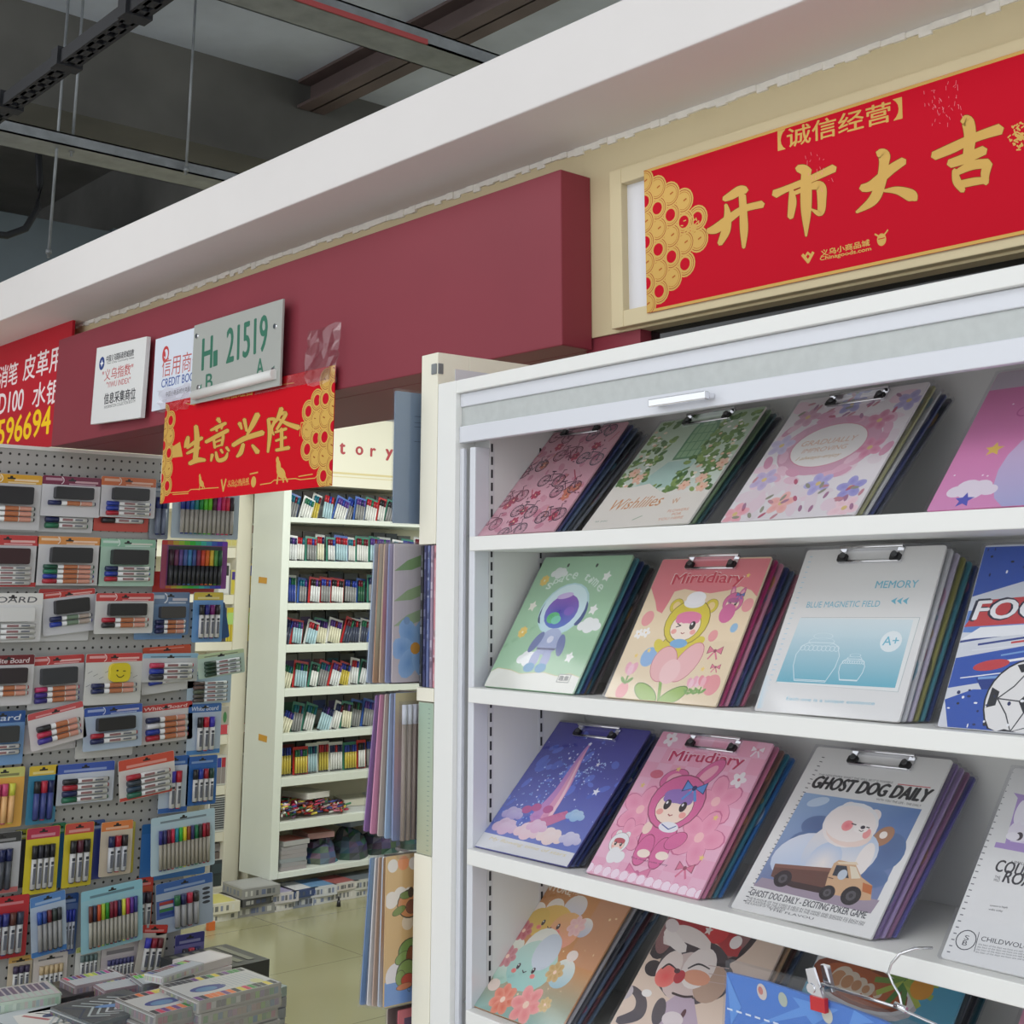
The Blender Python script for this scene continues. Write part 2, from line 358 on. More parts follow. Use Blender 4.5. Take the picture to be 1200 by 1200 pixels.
# inside the booth
sbox('wall_back', (-7.45, 0.8, 0), (-7.3, 4.03, EYE+1.0), M_CREAMLAM)
sbox('wall_back_deep', (-7.3, 4.06, 0), (-6.935, 9, EYE+1.0), M_CREAMLAM)
sbox('wall_end', (-7.3, 8.8, 0), (-1.9, 8.95, EYE+1.0), M_CREAMLAM)
sbox('wall_right', (-1.915, 2.35, 0), (-1.8, 8.8, EYE+0.5), M_CREAMLAM)
# hall services overhead
def channel(y0, y1, x0, x1, z, lab):
    b = MB(); t = 0.006; h = 0.05
    b.box((x0, y0, z), (x1, y1, z+t)); b.box((x0, y0, z), (x0+t, y1, z+h)); b.box((x1-t, y0, z), (x1, y1, z+h))
    b.box((x0, y0, z+h-t), (x0+.02, y1, z+h)); b.box((x1-.02, y0, z+h-t), (x1, y1, z+h))
    return tag(b.build('metal_channel', M_STEEL), lab, 'ceiling channel', 'galvanised channels hung from the hall ceiling')
channel(-1.2, 4.5, -4.975, -4.805, EYE+1.7, 'grey galvanised ceiling channel at the left, carried by thin rods')
c2 = channel(-1.2, 4.5, -3.27, -3.12, EYE+1.7, 'galvanised ceiling channel with a red painted edge, nearest the plaster beam')
b = MB(); b.box((-3.121, 1.0, EYE+1.6985), (-3.115, 2.35, EYE+1.716), (150, 60, 60)); o = b.build('red_edge', M_MATTE, c2)
b = MB()
for y0 in (1.352, 1.392): b.box((-6.5, y0, EYE+1.5), (-2.3, y0+.018, EYE+1.54))
for i in range(60): b.box((-6.4+i*.07, 1.36, EYE+1.5), (-6.36+i*.07, 1.40, EYE+1.512))
for i in range(7): b.box((-5.4+i*.45, 1.342, EYE+1.495), (-5.35+i*.45, 1.42, EYE+1.55))
tag(b.build('cable_tray', M_BLACK), 'black narrow cable tray crossing the ceiling diagonally at upper left', 'cable tray')
b = MB(); b.box((-5.46, 3.30, 4.05), (-0.5, 3.46, 4.065)); b.box((-5.46, 3.375, 4.05), (-0.5, 3.385, 4.2)); b.box((-5.46, 3.30, 4.185), (-0.5, 3.46, 4.1999))
tag(b.build('steel_beam', M_BROWN), 'brown painted steel I-beam under the blue grey slab', 'beam')
b = MB(); b.box((-8.2, -2, 3.25), (-7.6, 8.5, 3.85)); b.box((-8.22, 1.5, 3.23), (-7.58, 1.55, 3.87)); b.box((-8.22, 3.3, 3.23), (-7.58, 3.35, 3.87))
tag(b.build('air_duct', M_DUCT), 'long dark grey rectangular duct behind the hanging channel', 'duct')
b = MB(); b.box((-9.6, -2, 2.95), (-9.3, 8, 3.24)); tag(b.build('light_panel_rail', M_PLASTER), 'pale boxed bulkhead far back at the left, below the duct', 'bulkhead')
rods = [(84, 178, 'thin hanging rod at the far left, behind the cable tray'), (57, 296, 'longest thin hanging rod, left of the others beside the loop of cable'), (218, 200, 'thin hanging rod nearest the plaster beam, dropping to the channel')]
for px, py, lab in rods:
    zz = 1.7 if py < 250 else 1.28
    d = ray(px, py); t = (zz)/d.z; p = CAMP+d*t
    b = MB(); b.tube([p-Vector((0, 0, .02)), (p.x, p.y, 4.2 if p.x > -5.47 else zl)], 0.006, n=6); b.tube([p-Vector((0, 0, .004)), p+Vector((0, 0, .012))], 0.012, n=6)
    tag(b.build('hanging_rod', M_STEEL), lab, 'hanging rod', 'threaded rods holding the channels')
b = MB(); P = [(45, 178), (47, 215), (44, 245), (30, 268), (8, 276), (-30, 272)]
F_ = xpl(-5.6); b.tube([F_ @ Vector((*hit(x, y, F_), 0)) for x, y in P], 0.016, n=8)
tag(b.build('black_cable', M_BLACK), 'black cable hanging in a loop under the left ceiling channel', 'cable')

# ================================================================== white display cabinet with clipboards
cabt = thing('display_cabinet', 'tall white shutter-front display cabinet filled with clipboards', 'cabinet', CAB @ Matrix.Translation((0, 0, -EYE)))
def cbox(name, boxes, mat, parent=cabt, bevel=0.0015):
    b = MB()
    for lo, hi in boxes: b.box(lo, hi)
    o = b.build(name, mat, parent, bevel=bevel); o.matrix_world = CAB; return o
R0 = -0.12
cbox('side_panel', [((-1.936, .0, -1.65), (-1.880, .30, .385))], M_LAM)
cbox('side_panel', [((R0, .0, -1.65), (R0+.056, .30, .385))], M_LAM)
cbox('top_rail', [((-1.880, .0, .361), (R0, .30, .385))], M_LAM)
cbox('back_panel', [((-1.880, .272, -1.65), (R0, .30, .361))], M_CABIN)
cbox('inner_lining', [((-1.8798, .045, -1.645), (-1.836, .2718, .3605))], M_CABIN)
cbox('guide_rail', [((-1.8796, .010, -1.64), (-1.868, .018, .26)), ((-1.868, .03, -1.64), (-1.852, .0448, .26)), ((-1.852, .012, -1.64), (-1.836, .0448, .26))], M_ALU)
sh = cbox('rolling_shutter', [((-1.8795, .010, .336), (R0, .020, .3605)), ((-1.8795, .008, .270), (R0, .022, .300))], M_ALU)
st = cbox('grey_strip', [((-1.8795, .014, .3002), (R0, .020, .3358))], M_BRUSH, sh, 0)
F_ = frame(CAB @ Vector((0, .008, 0)), CE, (0, 0, 1))
hx0, hz0 = hit(771, 470, F_); hx1, hz1 = hit(838, 462, F_)
hd = cbox('handle', [((hx0, -.014, .279), (hx1, -.004, .291)), ((hx0, -.004, .281), (hx0+.02, .008, .289)), ((hx1-.02, -.004, .281), (hx1, .008, .289))], M_CHROME, sh)
b = MB()
SHELF = [0.100, -0.157, -0.419, -0.668, -0.93, -1.2]
for z in SHELF:
    cbox('shelf', [((-1.8358, .0, z-.025), (R0, .2715, z))], M_LAM)
for dpt in (.028, .165):
    if dpt < .04: dpt = .05
    b = MB()
    b.box((-1.8358, dpt-.006, -1.6), (-1.8352, dpt+.006, .26), (205, 205, 206))
    z = -1.58
    while z < .255:
        b.box((-1.8353, dpt-.0022, z), (-1.8349, dpt+.0022, z+.015), (40, 40, 44)); z += .0235
    o = b.build('slotted_strip', M_MATTE, cabt); o.matrix_world = CAB

# ------------------------------------------------------------------ clipboards
COLN = {}
def bframe(s, z, t, r, dp):
    t = math.radians(t); r = math.radians(r)
    up = math.sin(t)*CY+math.cos(t)*Vector((0, 0, 1)); e = CE*math.cos(r)+up*math.sin(r); u = -CE*math.sin(r)+up*math.cos(r)
    return frame(CAB @ Vector((s, dp, z)), e, u)
def clip_part(root, cx, cy, wd=0.106):
    b = MB(); h = wd/2
    b.rbox((cx-h, cy-.013, .0034), (cx+h, cy-.0095, .0075), .0015); b.rbox((cx-h, cy+.007, .0034), (cx+h, cy+.0115, .010), .0015)
    b.box((cx-h, cy-.012, .0034), (cx-h+.010, cy+.010, .006)); b.box((cx+h-.010, cy-.012, .0034), (cx+h, cy+.010, .006))
    b.tube([(cx-h, cy+.0105, .0085), (cx+h, cy+.0105, .0085)], .0028, n=8); b.tube([(cx-h+.004, cy-.0115, .006), (cx+h-.004, cy-.0115, .006)], .0022, n=8)
    c = b.build('clip', M_CHROME, root)
    for sg in (-1, 1):
        b = MB(); b.smooth = False
        b.rbox((cx+sg*(h-.009)-.008, cy-.0125, .006), (cx+sg*(h-.009)+.008, cy-.001, .0098), .002, (26, 26, 28)); b.tube([(cx+sg*(h-.010), cy-.004, .006), (cx+sg*(h-.010), cy-.004, .0125)], .0045, (70, 70, 72), n=8)
        b.build('clip_corner', M_PLAST, c)
def clipboard(s, z, W, L, t, r, dp, base, art, clip, label, short, backs, crop=None, sleeve=True, group=None, ext=0.0):
    F = bframe(s, z, t, r, dp)
    root = thing('clipboard', label, 'clipboard', F, group)
    a = Art(z=.0031, frame=F, crop=crop); a.W = W; a.L = L
    a.clip = (-W/2+.0006, .0006, W/2-.0006, L-.0006)
    a.rbox((-W/2, -ext, 0), (W/2, L, .003), .004, base)
    art(a); a.build('board', M_PRINT, root)
    if clip: clip_part(root, *clip)
    if sleeve:
        b = MB(); b.box((-W/2-.004, -ext, -.001), (W/2+.005, L+.003, .0046)); b.build('plastic_sleeve', M_CLEAR, root)
    for i, (cn, cc) in enumerate(backs):
        k = i+1
        F2 = bframe(s+.0035*k, z+.0005, t+0.9*k, r, dp+.0075*k)
        o = thing('clipboard', f'{cn} clipboard, {["next", "second", "third", "fourth", "fifth", "sixth"][i]} one back behind the {short}', 'clipboard', F2, 'clipboards stacked behind the front ones')
        m = Art(z=.0031); Lk = L-.004*k; rd = random.Random(sum(map(ord, short))+i)
        m.rbox((-W/2, 0, 0), (W/2, Lk, .003), .004, cc)
        for j in range(14):
            y = rd.uniform(.01, Lk-.03); c3 = mixc(cc, rd.choice([(245, 240, 235), (30, 34, 52), (225, 170, 90), (200, 90, 120), (110, 170, 190)]), rd.uniform(.25, .7))
            m.ell((W/2-rd.uniform(.008, .03), y), rd.uniform(.004, .008), rd.uniform(.006, .02), c3, n=10)
        m.build('board', M_PRINT, o)
        b = MB(); b.box((-W/2-.002, 0, -.0005), (W/2+.003, Lk+.001, .0042)); b.build('plastic_sleeve', M_CLEAR, o)
NAVY = (60, 72, 118); TEAL = (84, 146, 158); SLATE = (98, 114, 138); BLACKISH = (84, 88, 94)
# ---- row 1
def bike(a, cx, cy, k, rot, col):
    ca, sa = math.cos(math.radians(rot)), math.sin(math.radians(rot)); T = lambda x, y: (cx+k*(x*ca-y*sa), cy+k*(x*sa+y*ca))
    for x in (-.62, .62):
        a.ring(T(x, 0), k*.42, k*.07, col); a.ring(T(x, 0), k*.33, k*.025, col); a.ell(T(x, 0), k*.07, k*.07, col, n=8)
        for j in range(6): an = j*30; a.line([T(x-.4*math.cos(math.radians(an)), -.4*math.sin(math.radians(an))), T(x+.4*math.cos(math.radians(an)), .4*math.sin(math.radians(an)))], k*.015, col)
    a.line([T(-.62, 0), T(-.3, .5), T(.42, .5), T(0, -.02), T(-.62, 0)], k*.06, col); a.line([T(0, -.02), T(-.36, .68)], k*.05, col); a.line([T(.62, 0), T(.4, .78), T(.6, .82)], k*.05, col); a.line([T(-.5, .68), T(-.2, .68)], k*.09, col)
def art_bike(a):
    rd = random.Random(3); W, L = a.W, a.L
    for i in range(60): a.ell((rd.uniform(-.48, .48)*W, rd.uniform(.02, .97)*L), .010*rd.random()+.003, .004+.006*rd.random(), mixc((216, 160, 172), (196, 120, 140), rd.random()), rd.uniform(0, 180), n=8)
    for i in range(26):
        c = (rd.uniform(-.46, .46)*W, rd.uniform(.03, .95)*L); col = rd.choice([(176, 40, 78), (190, 66, 90), (206, 120, 96), (150, 50, 84)])
        if rd.random() < .6: a.flower(c, .011, col, (230, 190, 150), n=6, rot=rd.uniform(0, 90))
        else: a.line([c, (c[0]+rd.uniform(-.02, .02), c[1]+.024)], .0022, col)
        for j in range(3): a.ell((c[0]+rd.uniform(-.018, .018), c[1]+rd.uniform(-.018, .018)), .004, .0016, (120, 60, 80), rd.uniform(0, 180), n=6)
    for u, v, r in ((-.22, .93, -10), (.26, .92, 12), (.02, .74, 5), (-.3, .62, 20), (.34, .66, -12), (.05, .48, -6), (-.28, .34, 15), (.3, .38, 10), (-.02, .2, -8), (.34, .14, 6), (-.36, .1, 0), (.0, .02, 12)):
        bike(a, u*W, v*L, .034, r, rd.choice([(84, 60, 74), (70, 68, 84), (110, 52, 70)]))
clipboard(-1.746, .1005, .230, .268, 42.4, .7, .022, (217, 165, 176), art_bike, (.0, .262), 'pink clipboard printed all over with bicycles, left end of the top shelf', 'pink bicycle clipboard', [('dark blue', NAVY), ('slate', SLATE), ('charcoal', BLACKISH), ('grey', (130, 134, 140))])
def art_garden(a):
    rd = random.Random(5); W, L = a.W, a.L
    for i in range(10): a.rect(-W/2, L*(.30+.07*i), W/2, L*(.37+.07*i), mixc((214, 224, 212), (186, 206, 178), i/9), mixc((214, 224, 212), (186, 206, 178), (i+1)/9))
    door = [(840, 295), (930, 325)]
    P = [(-.08, .58), (.16, .58), (.16, .86)]+[(.04+.12*math.cos(math.radians(x)), .86+.10*math.sin(math.radians(x))) for x in range(15, 180, 15)]+[(-.08, .86)]
    a.poly([(x*W, y*L) for x, y in P], (104, 152, 112)); a.poly([((x-.04)*.82*W+.04*W, ((y-.58)*.88+.60)*L) for x, y in P], (150, 186, 142))
    for x in (-.02, .04, .10): a.rect((x-.004)*W, .6*L, (x+.004)*W, .93*L, (104, 152, 112))
    for y in (.66, .74, .82, .89): a.rect(-.06*W, (y-.003)*L, .14*W, (y+.003)*L, (104, 152, 112))
    a.poly([(-.1*W, .57*L), (.18*W, .57*L), (.1*W, .33*L), (-.3*W, .33*L)], (178, 208, 196))
    for i in range(330):
        u, v = rd.uniform(-.49, .49), rd.uniform(.28, .98)
        if (u > .16+.2*(.9-v)*-1 and v > .3) or (u < -.2 and v > .38 and rd.random() < .8) or (v < .36):
            a.ell((u*W, v*L), .004+.008*rd.random(), .003+.005*rd.random(), mixc((70, 112, 54), (150, 176, 96), rd.random()), rd.uniform(0, 180), n=7)
    for i in range(90):
        u, v = rd.uniform(-.48, .48), rd.uniform(.3, .9)
        if u > .2 or u < -.25: a.ell((u*W, v*L), .0035+.002*rd.random(), .003, rd.choice([(246, 238, 222), (248, 226, 196), (236, 190, 160), (250, 246, 240)]), n=8)
    for u, v in ((.34, .38), (.40, .30), (-.38, .5), (-.30, .44), (.22, .33), (.44, .5)):
        a.flower((u*W, v*L), .012, (240, 196, 170), (230, 150, 120), n=6)
    a.poly([(-.5*W, 0), (.5*W, 0), (.5*W, .24*L), (.36*W, .27*L), (.16*W, .25*L), (.02*W, .3*L), (-.14*W, .38*L), (-.3*W, .36*L), (-.5*W, .38*L)], (232, 226, 214))
    a.text('Wishlilies', (-.36*W, .16*L), (.12*W, .17*L), .026, (206, 140, 78), shear=.35, q=False); a.text('W', (.22*W, .17*L), (.28*W, .18*L), .012, (206, 140, 78), q=False)
    a.text('FLOWERS', (.24*W, .10*L), (.42*W, .105*L), .006, (216, 140, 90), q=False); a.text('FOR', (.30*W, .07*L), (.38*W, .072*L), .006, (216, 140, 90), q=False); a.text('YOU HERE', (.2*W, .035*L), (.42*W, .04*L), .006, (216, 140, 90), q=False)
    a.text('to you', (-.42*W, .06*L), (-.3*W, .06*L), .005, (120, 150, 130), q=False); a.line([(-.05*W, .06*L), (.02*W, .09*L)], .0015, (120, 160, 120))
clipboard(-1.441, .1005, .233, .276, 45.6, 1.4, .020, (232, 228, 218), art_garden, (.0, .266), 'clipboard with an arched green garden door among flowers, top shelf', 'garden door clipboard', [('green and white', (110, 140, 100)), ('dark teal', (58, 92, 96)), ('charcoal', BLACKISH)])
def art_grad(a):
    rd = random.Random(9); W, L = a.W, a.L
    for i in range(70): a.ell((rd.uniform(-.45, .45)*W, rd.uniform(.03, .97)*L), .018*rd.random()+.008, .010*rd.random()+.005, mixc((228, 218, 220), (236, 206, 216), rd.random()), rd.uniform(0, 180), n=10)
    a.ell((-.01*W, .56*L), .088, .066, (214, 164, 184), n=26); 
    for i in range(26):
        an = rd.uniform(0, 360); rr = rd.uniform(.85, 1.3); a.ell((-.01*W+.088*rr*math.cos(math.radians(an)), .56*L+.066*rr*math.sin(math.radians(an))), .016, .008, mixc((214, 150, 176), (232, 196, 208), rd.random()), an+90, n=10)
    for u, v, c in ((-.33, .83, (204, 150, 172)), (-.02, .9, (150, 146, 196)), (.42, .86, (160, 152, 200)), (.28, .72, (206, 120, 150)), (.33, .5, (216, 130, 160)), (-.1, .12, (236, 168, 160)), (.1, .25, (168, 160, 214)), (.36, .2, (146, 142, 206)), (-.42, .06, (236, 160, 170)), (-.36, .32, (188, 170, 208)), (-.4, .6, (196, 184, 214)), (.4, .05, (240, 200, 206))):
        a.flower((u*W, v*L), .023, c, (224, 196, 130), n=5, rot=rd.uniform(0, 70), tip=mixc(c, (255, 255, 255), .25))
    for i in range(46):
        c = (rd.uniform(-.46, .46)*W, rd.choice([rd.uniform(.02, .33), rd.uniform(.78, .97)])*L); a.ell(c, .0075, .0032, rd.choice([(190, 96, 122), (200, 140, 150), (170, 120, 150), (150, 150, 130)]), rd.uniform(0, 180), n=8)
    a.ell((-.01*W, .56*L), .066, .049, (214, 140, 158), n=30); a.ell((-.01*W, .56*L), .0645, .0475, (238, 234, 228), n=30)
    a.text('GRADUALLY', (-.23*W, .57*L), (.19*W, .575*L), .0115, (222, 180, 150), q=False, shear=.2); a.text('IMPROVING', (-.19*W, .51*L), (.15*W, .515*L), .010, (222, 180, 150), q=False, shear=.2)
    a.text('I always-enjoy', (-.2*W, .445*L), (.14*W, .45*L), .010, (206, 166, 110), q=False, shear=.4)
clipboard(-1.142, .1005, .234, .279, 45.3, .7, .020, (232, 226, 226), art_grad, (.0, .262), 'white clipboard with pink and violet flowers round an oval title, top shelf', 'floral oval clipboard', [('green and orange floral', (170, 170, 120)), ('white speckled', (206, 208, 206)), ('dark blue patterned', NAVY), ('charcoal', BLACKISH)])
def art_uni(a):
    W, L = a.W, a.L
    a.rect(-W/2, 0, W/2, L*.86, (226, 150, 196), (216, 116, 170)); a.rect(-W/2, L*.86, W/2, L, (196, 186, 196))
    for i in range(20): a.ell((random.uniform(-.5, .5)*W, random.uniform(.02, .8)*L), .0016, .0016, (250, 230, 240), n=6)
    a.ell((.12*W, .25*L), .07, .09, (176, 178, 218), top=(222, 188, 218)); a.ell((.2*W, .55*L), .05, .06, (186, 190, 226)); a.ell((.0*W, .72*L), .022, .034, (224, 120, 136), 20); a.ell((.0*W, .71*L), .015, .025, (238, 180, 186), 20)
    a.cloud((-.28*W, .12*L), .022, (238, 226, 236)); a.star((-.27*W, .4*L), .014, (232, 196, 90)); a.star((-.3*W, .06*L), .014, (90, 96, 190), n=5)
    a.ring((-.2*W, .66*L), .009, .0025, (196, 90, 150)); a.flower((.3*W, .1*L), .02, (240, 180, 210))
F0 = frame(CAB @ Vector((0, .02, 0)), CE, (0, 0, 1))
s4 = hit(1087, 600, F0)[0]+.116
clipboard(s4, .1005, .232, .277, 45.0, .5, .020, (222, 130, 180), art_uni, None, 'pink clipboard with a pastel animal and stars, right edge of top shelf', 'pink pastel animal clipboard', [('lilac', (190, 170, 206))], sleeve=True)
# ---- row 2
C3 = (540, 630, .3)
def art_space(a):
    W, L = a.W, a.L; q = a.q; a.crop = C3
    a.rect(-W/2, 0, W/2, L, (158, 198, 158), (170, 206, 172))
    a.poly([q(*p) for p in ((95, 585), (122, 525), (150, 512), (200, 520), (235, 535), (280, 532), (330, 530), (380, 545), (430, 535), (468, 550), (447, 618), (270, 600))], (226, 226, 214))
    a.line([q(*p) for p in ((122, 525), (150, 512), (200, 520), (235, 535), (280, 532), (330, 530), (380, 545), (430, 535), (468, 550))], .0012, (200, 190, 130))
    for x, y, k in ((390, 145, .014), (505, 350, .018), (265, 480, .018)): a.cloud(q(x, y), k, (238, 240, 236))
    for x, y, c in ((575, 155, (246, 246, 240)), (522, 285, (246, 246, 240)), (428, 472, (246, 246, 240)), (285, 272, (240, 236, 220))): a.star(q(x, y), .0115, c, rot=80, inner=.55)
    for x, y in ((332, 172), (246, 373)): a.flower(q(x, y), .011, (240, 206, 110), (250, 240, 200), n=8)
    for i, (ch, x, y) in enumerate((('s', 335, 205), ('p', 360, 190), ('a', 385, 175), ('c', 410, 166), ('e', 436, 160), ('t', 483, 165), ('i', 502, 172), ('m', 514, 184), ('e', 532, 202))): 
        p = q(x, y); a.text(ch, p, (p[0]+(.005 if ch == 'i' else .012), p[1]-.001*i), .013, (226, 240, 226), bold=.03, q=False)
    c = q(405, 282); a.ell(c, .060, .052, (190, 224, 226), 0, cc=(236, 244, 246)); a.ell((c[0]-.045, c[1]-.006), .012, .024, (70, 78, 120)); a.ell((c[0]+.05, c[1]-.008), .012, .024, (70, 84, 140))
    a.ell(c, .055, .049, (196, 222, 230), top=(226, 246, 246)); a.ell((c[0]-.002, c[1]-.005), .041, .034, (86, 120, 196), 0, cc=(88, 76, 176), top=(150, 90, 186))
    for dx, dy, r, col in ((-.016, -.018, .016, (96, 190, 120)), (-.006, -.022, .012, (120, 206, 170)), (.018, -.004, .013, (130, 96, 190))): a.ell((c[0]+dx, c[1]+dy), r, r*.7, col, cc=mixc(col, (150, 120, 200), .1))
    a.ell((c[0]-.01, c[1]+.026), .02, .006, (214, 190, 232), 10)
    b_ = q(350, 410); a.ell(b_, .028, .026, (150, 160, 196), top=(176, 186, 214)); a.ell((b_[0]-.033, b_[1]-.002), .010, .022, (110, 120, 166), -25); a.ell((b_[0]+.033, b_[1]-.006), .010, .022, (110, 120, 166), 20)
    a.rect(b_[0]-.024, b_[1]-.016, b_[0]+.024, b_[1]-.012, (90, 92, 130)); a.ell((b_[0], b_[1]+.004), .008, .007, (214, 216, 230))
    for sg in (-1, 1): a.ell((b_[0]+sg*.014-.004, b_[1]-.034), .011, .018, (160, 168, 204)); a.ell((b_[0]+sg*.015-.007, b_[1]-.05), .014, .009, (86, 150, 190))
    p = q(405, 555); a.rect(p[0]-.014, p[1]-.007, p[0]+.016, p[1]+.008, (40, 44, 40)); a.rect(p[0]-.0128, p[1]-.006, p[0]+.0148, p[1]+.007, (226, 226, 214)); a.text('趣集', (p[0]-.011, p[1]-.004), (p[0]+.013, p[1]-.004), .009, (40, 44, 40), bold=.02, q=False)
    for x, y in ((425, 112), (537, 112)): a.ell(q(x, y), .003, .004, (40, 50, 40))
clipboard(-1.701, -.1565, .231, .262, 32.5, -.1, .022, (165, 204, 166), art_space, None, 'green clipboard with a cartoon astronaut, left end of second shelf', 'green astronaut clipboard', [('teal', TEAL), ('navy', NAVY), ('dark teal', (44, 78, 88)), ('brown', (92, 84, 84))], crop=C3)
def kid(a, c, k, hood, face, fringe, ears, bow=None, wink=False):
    """round-faced child in a hooded suit"""
    x, y = c; E_ = lambda dx, dy, rx, ry, col, rot=0, **kw: a.ell((x+dx*k, y+dy*k), rx*k, ry*k, col, rot, **kw)
    dk = mixc(hood, (60, 40, 30), .45)
    for dx, dy, rx, ry, rot in ears:
        E_(dx, dy, rx*1.06, ry*1.06, dk, rot); E_(dx, dy, rx, ry, hood, rot); E_(dx, dy, rx*.55, ry*.6, mixc(hood, (255, 220, 210), .6), rot)
    E_(0, 0, 1.04, .94, dk); E_(0, 0, 1, .9, hood); E_(0, -.16, .71, .60, dk); E_(0, -.16, .68, .57, face); E_(0, .2, .6, .24, fringe)
    for dx in (-.4, -.13, .14, .4): E_(dx, .08, .17, .13, fringe)
    E_(-.45, -.38, .13, .1, (244, 170, 160)); E_(.45, -.38, .13, .1, (244, 170, 160))
    E_(.32, -.12, .13, .17, (40, 34, 36)); E_(.28, -.06, .04, .05, WHITE)
    if wink: a.line([(x-.42*k, y-.06*k), (x-.22*k, y-.14*k), (x-.42*k, y-.2*k)], .04*k, (60, 44, 40))
    else: E_(-.3, -.12, .13, .17, (40, 34, 36)); E_(-.34, -.06, .04, .05, WHITE)
    a.line([(x-.08*k, y-.42*k), (x, y-.46*k), (x+.08*k, y-.42*k)], .035*k, (170, 80, 80))
def tulip(a, c, k, col=(240, 176, 190)):
    x, y = c; a.line([(x, y), (x, y-1.6*k)], .22*k, (120, 160, 80)); a.ell((x-.5*k, y-1.2*k), .5*k, .2*k, (130, 172, 90), 140); a.ell((x+.5*k, y-1.2*k), .5*k, .2*k, (130, 172, 90), 40)
    a.ell((x-.4*k, y+.2*k), .45*k, .7*k, col, 15); a.ell((x+.4*k, y+.2*k), .45*k, .7*k, col, -15); a.ell((x, y), .4*k, .7*k, mixc(col, (255, 240, 240), .4))
def bowt(a, c, k, col, dk=None):
    dk = dk or mixc(col, (80, 30, 40), .5); x, y = c
    for sg in (-1, 1):
        a.poly([(x, y), (x+sg*k, y+.6*k), (x+sg*1.05*k, y-.4*k)], dk); a.poly([(x+sg*.08*k, y), (x+sg*.92*k, y+.48*k), (x+sg*.95*k, y-.3*k)], col); a.line([(x, y), (x+sg*.6*k, y-.95*k)], .22*k, col)
    a.ell(c, .22*k, .22*k, dk, n=8)
def art_miru(a):
    W, L = a.W, a.L; q = a.q; a.crop = C3; PK = (228, 132, 140)
    a.rect(-W/2, 0, W/2, L, (238, 218, 184), (238, 216, 180))
    a.poly([q(*p) for p in ((790, 85), (1230, 85), (1190, 195), (1165, 235), (1140, 210), (1100, 195), (1050, 210), (980, 222), (930, 215), (880, 205), (840, 215), (815, 260), (790, 300), (770, 290), (765, 255), (740, 200))], PK)
    for x, y, r in ((735, 320, .014), (634, 600, .014), (985, 580, .017), (990, 388, .010), (1125, 268, .012)): a.ell(q(x, y), r*.9, r, (236, 160, 160))
    a.ell(q(738, 470), .016, .017, (150, 186, 224)); a.ell(q(1072, 357), .007, .008, (150, 190, 220))
    a.text('Mirudiary', (820, 200), (1098, 198), .026, (246, 236, 230), bold=.03, arc=.12); a.text('Mirudiary', (822, 200), (1096, 198), .025, (206, 56, 80), bold=.022, arc=.12)
    # flower cup, child in yellow hood
    s0 = q(785, 570); a.line([s0, q(772, 650)], .006, (120, 160, 70)); a.line([s0, q(772, 650)], .004, (150, 186, 90))
    for x, y, rot in ((725, 612, 155), (828, 625, 30)): a.ell(q(x, y), .030, .013, (96, 136, 60), rot); a.ell(q(x, y), .028, .0115, (160, 190, 96), rot)
    b_ = q(845, 440); a.ell(b_, .036, .034, (150, 130, 40)); a.ell(b_, .0345, .0325, (226, 208, 70)); a.ell(q(780, 428), .016, .009, (226, 208, 70), 140); a.ell(q(925, 412), .016, .009, (226, 208, 70), 20)
    kid(a, q(888, 335), .044, (222, 204, 66), (250, 232, 214), (232, 132, 170), [(-.82, .66, .3, .28, 0), (.84, .66, .3, .28, 0)], wink=True)
    h = q(918, 258); a.ell(h, .022, .010, (246, 246, 246)); a.ell((h[0], h[1]+.008), .02, .012, (250, 250, 250)); a.ell(q(855, 418), .018, .008, (130, 180, 220))
    c = q(838, 500); a.ell((c[0]-.022, c[1]), .026, .031, (206, 120, 130), 12); a.ell((c[0]-.022, c[1]), .0248, .0298, (240, 186, 184), 12); a.ell((c[0]+.024, c[1]+.005), .022, .037, (206, 120, 130), -28); a.ell((c[0]+.024, c[1]+.005), .0208, .0358, (242, 190, 188), -28); a.ell((c[0]-.003, c[1]-.012), .020, .021, (246, 204, 200))
    tulip(a, q(668, 520), .015); tulip(a, q(930, 570), .012); tulip(a, q(952, 568), .012, (236, 150, 160)); tulip(a, q(905, 575), .011)
    for x, y in ((728, 375), (700, 380)): a.flower(q(x, y), .009, (250, 246, 240), (240, 200, 120))
    bowt(a, q(998, 447), .014, (226, 130, 150)); bowt(a, q(1000, 510), .009, (226, 130, 150))
    kid(a, q(1068, 258), .019, (216, 110, 160), (246, 220, 200), (180, 100, 150), [(-.4, 1.0, .25, .5, 10), (.6, .9, .25, .5, -20)]); a.ell(q(1045, 300), .015, .017, (216, 110, 160)); bowt(a, q(1098, 228), .008, (90, 120, 190))
    for x, y in ((1128, 152), (740, 445), (950, 518), (690, 465)): a.star(q(x, y), .005, (246, 214, 120))
clipboard(-1.396, -.1565, .231, .251, 32.6, -.1, .022, (238, 218, 184), art_miru, (.0, .242), 'cream and pink clipboard with a child in a yellow bear hood, second shelf', 'yellow bear-hood clipboard', [('magenta', (176, 50, 110)), ('pink', (214, 150, 170)), ('navy', NAVY), ('slate', SLATE), ('rose', (190, 110, 130))], crop=C3)
C4 = (860, 620, .28333)
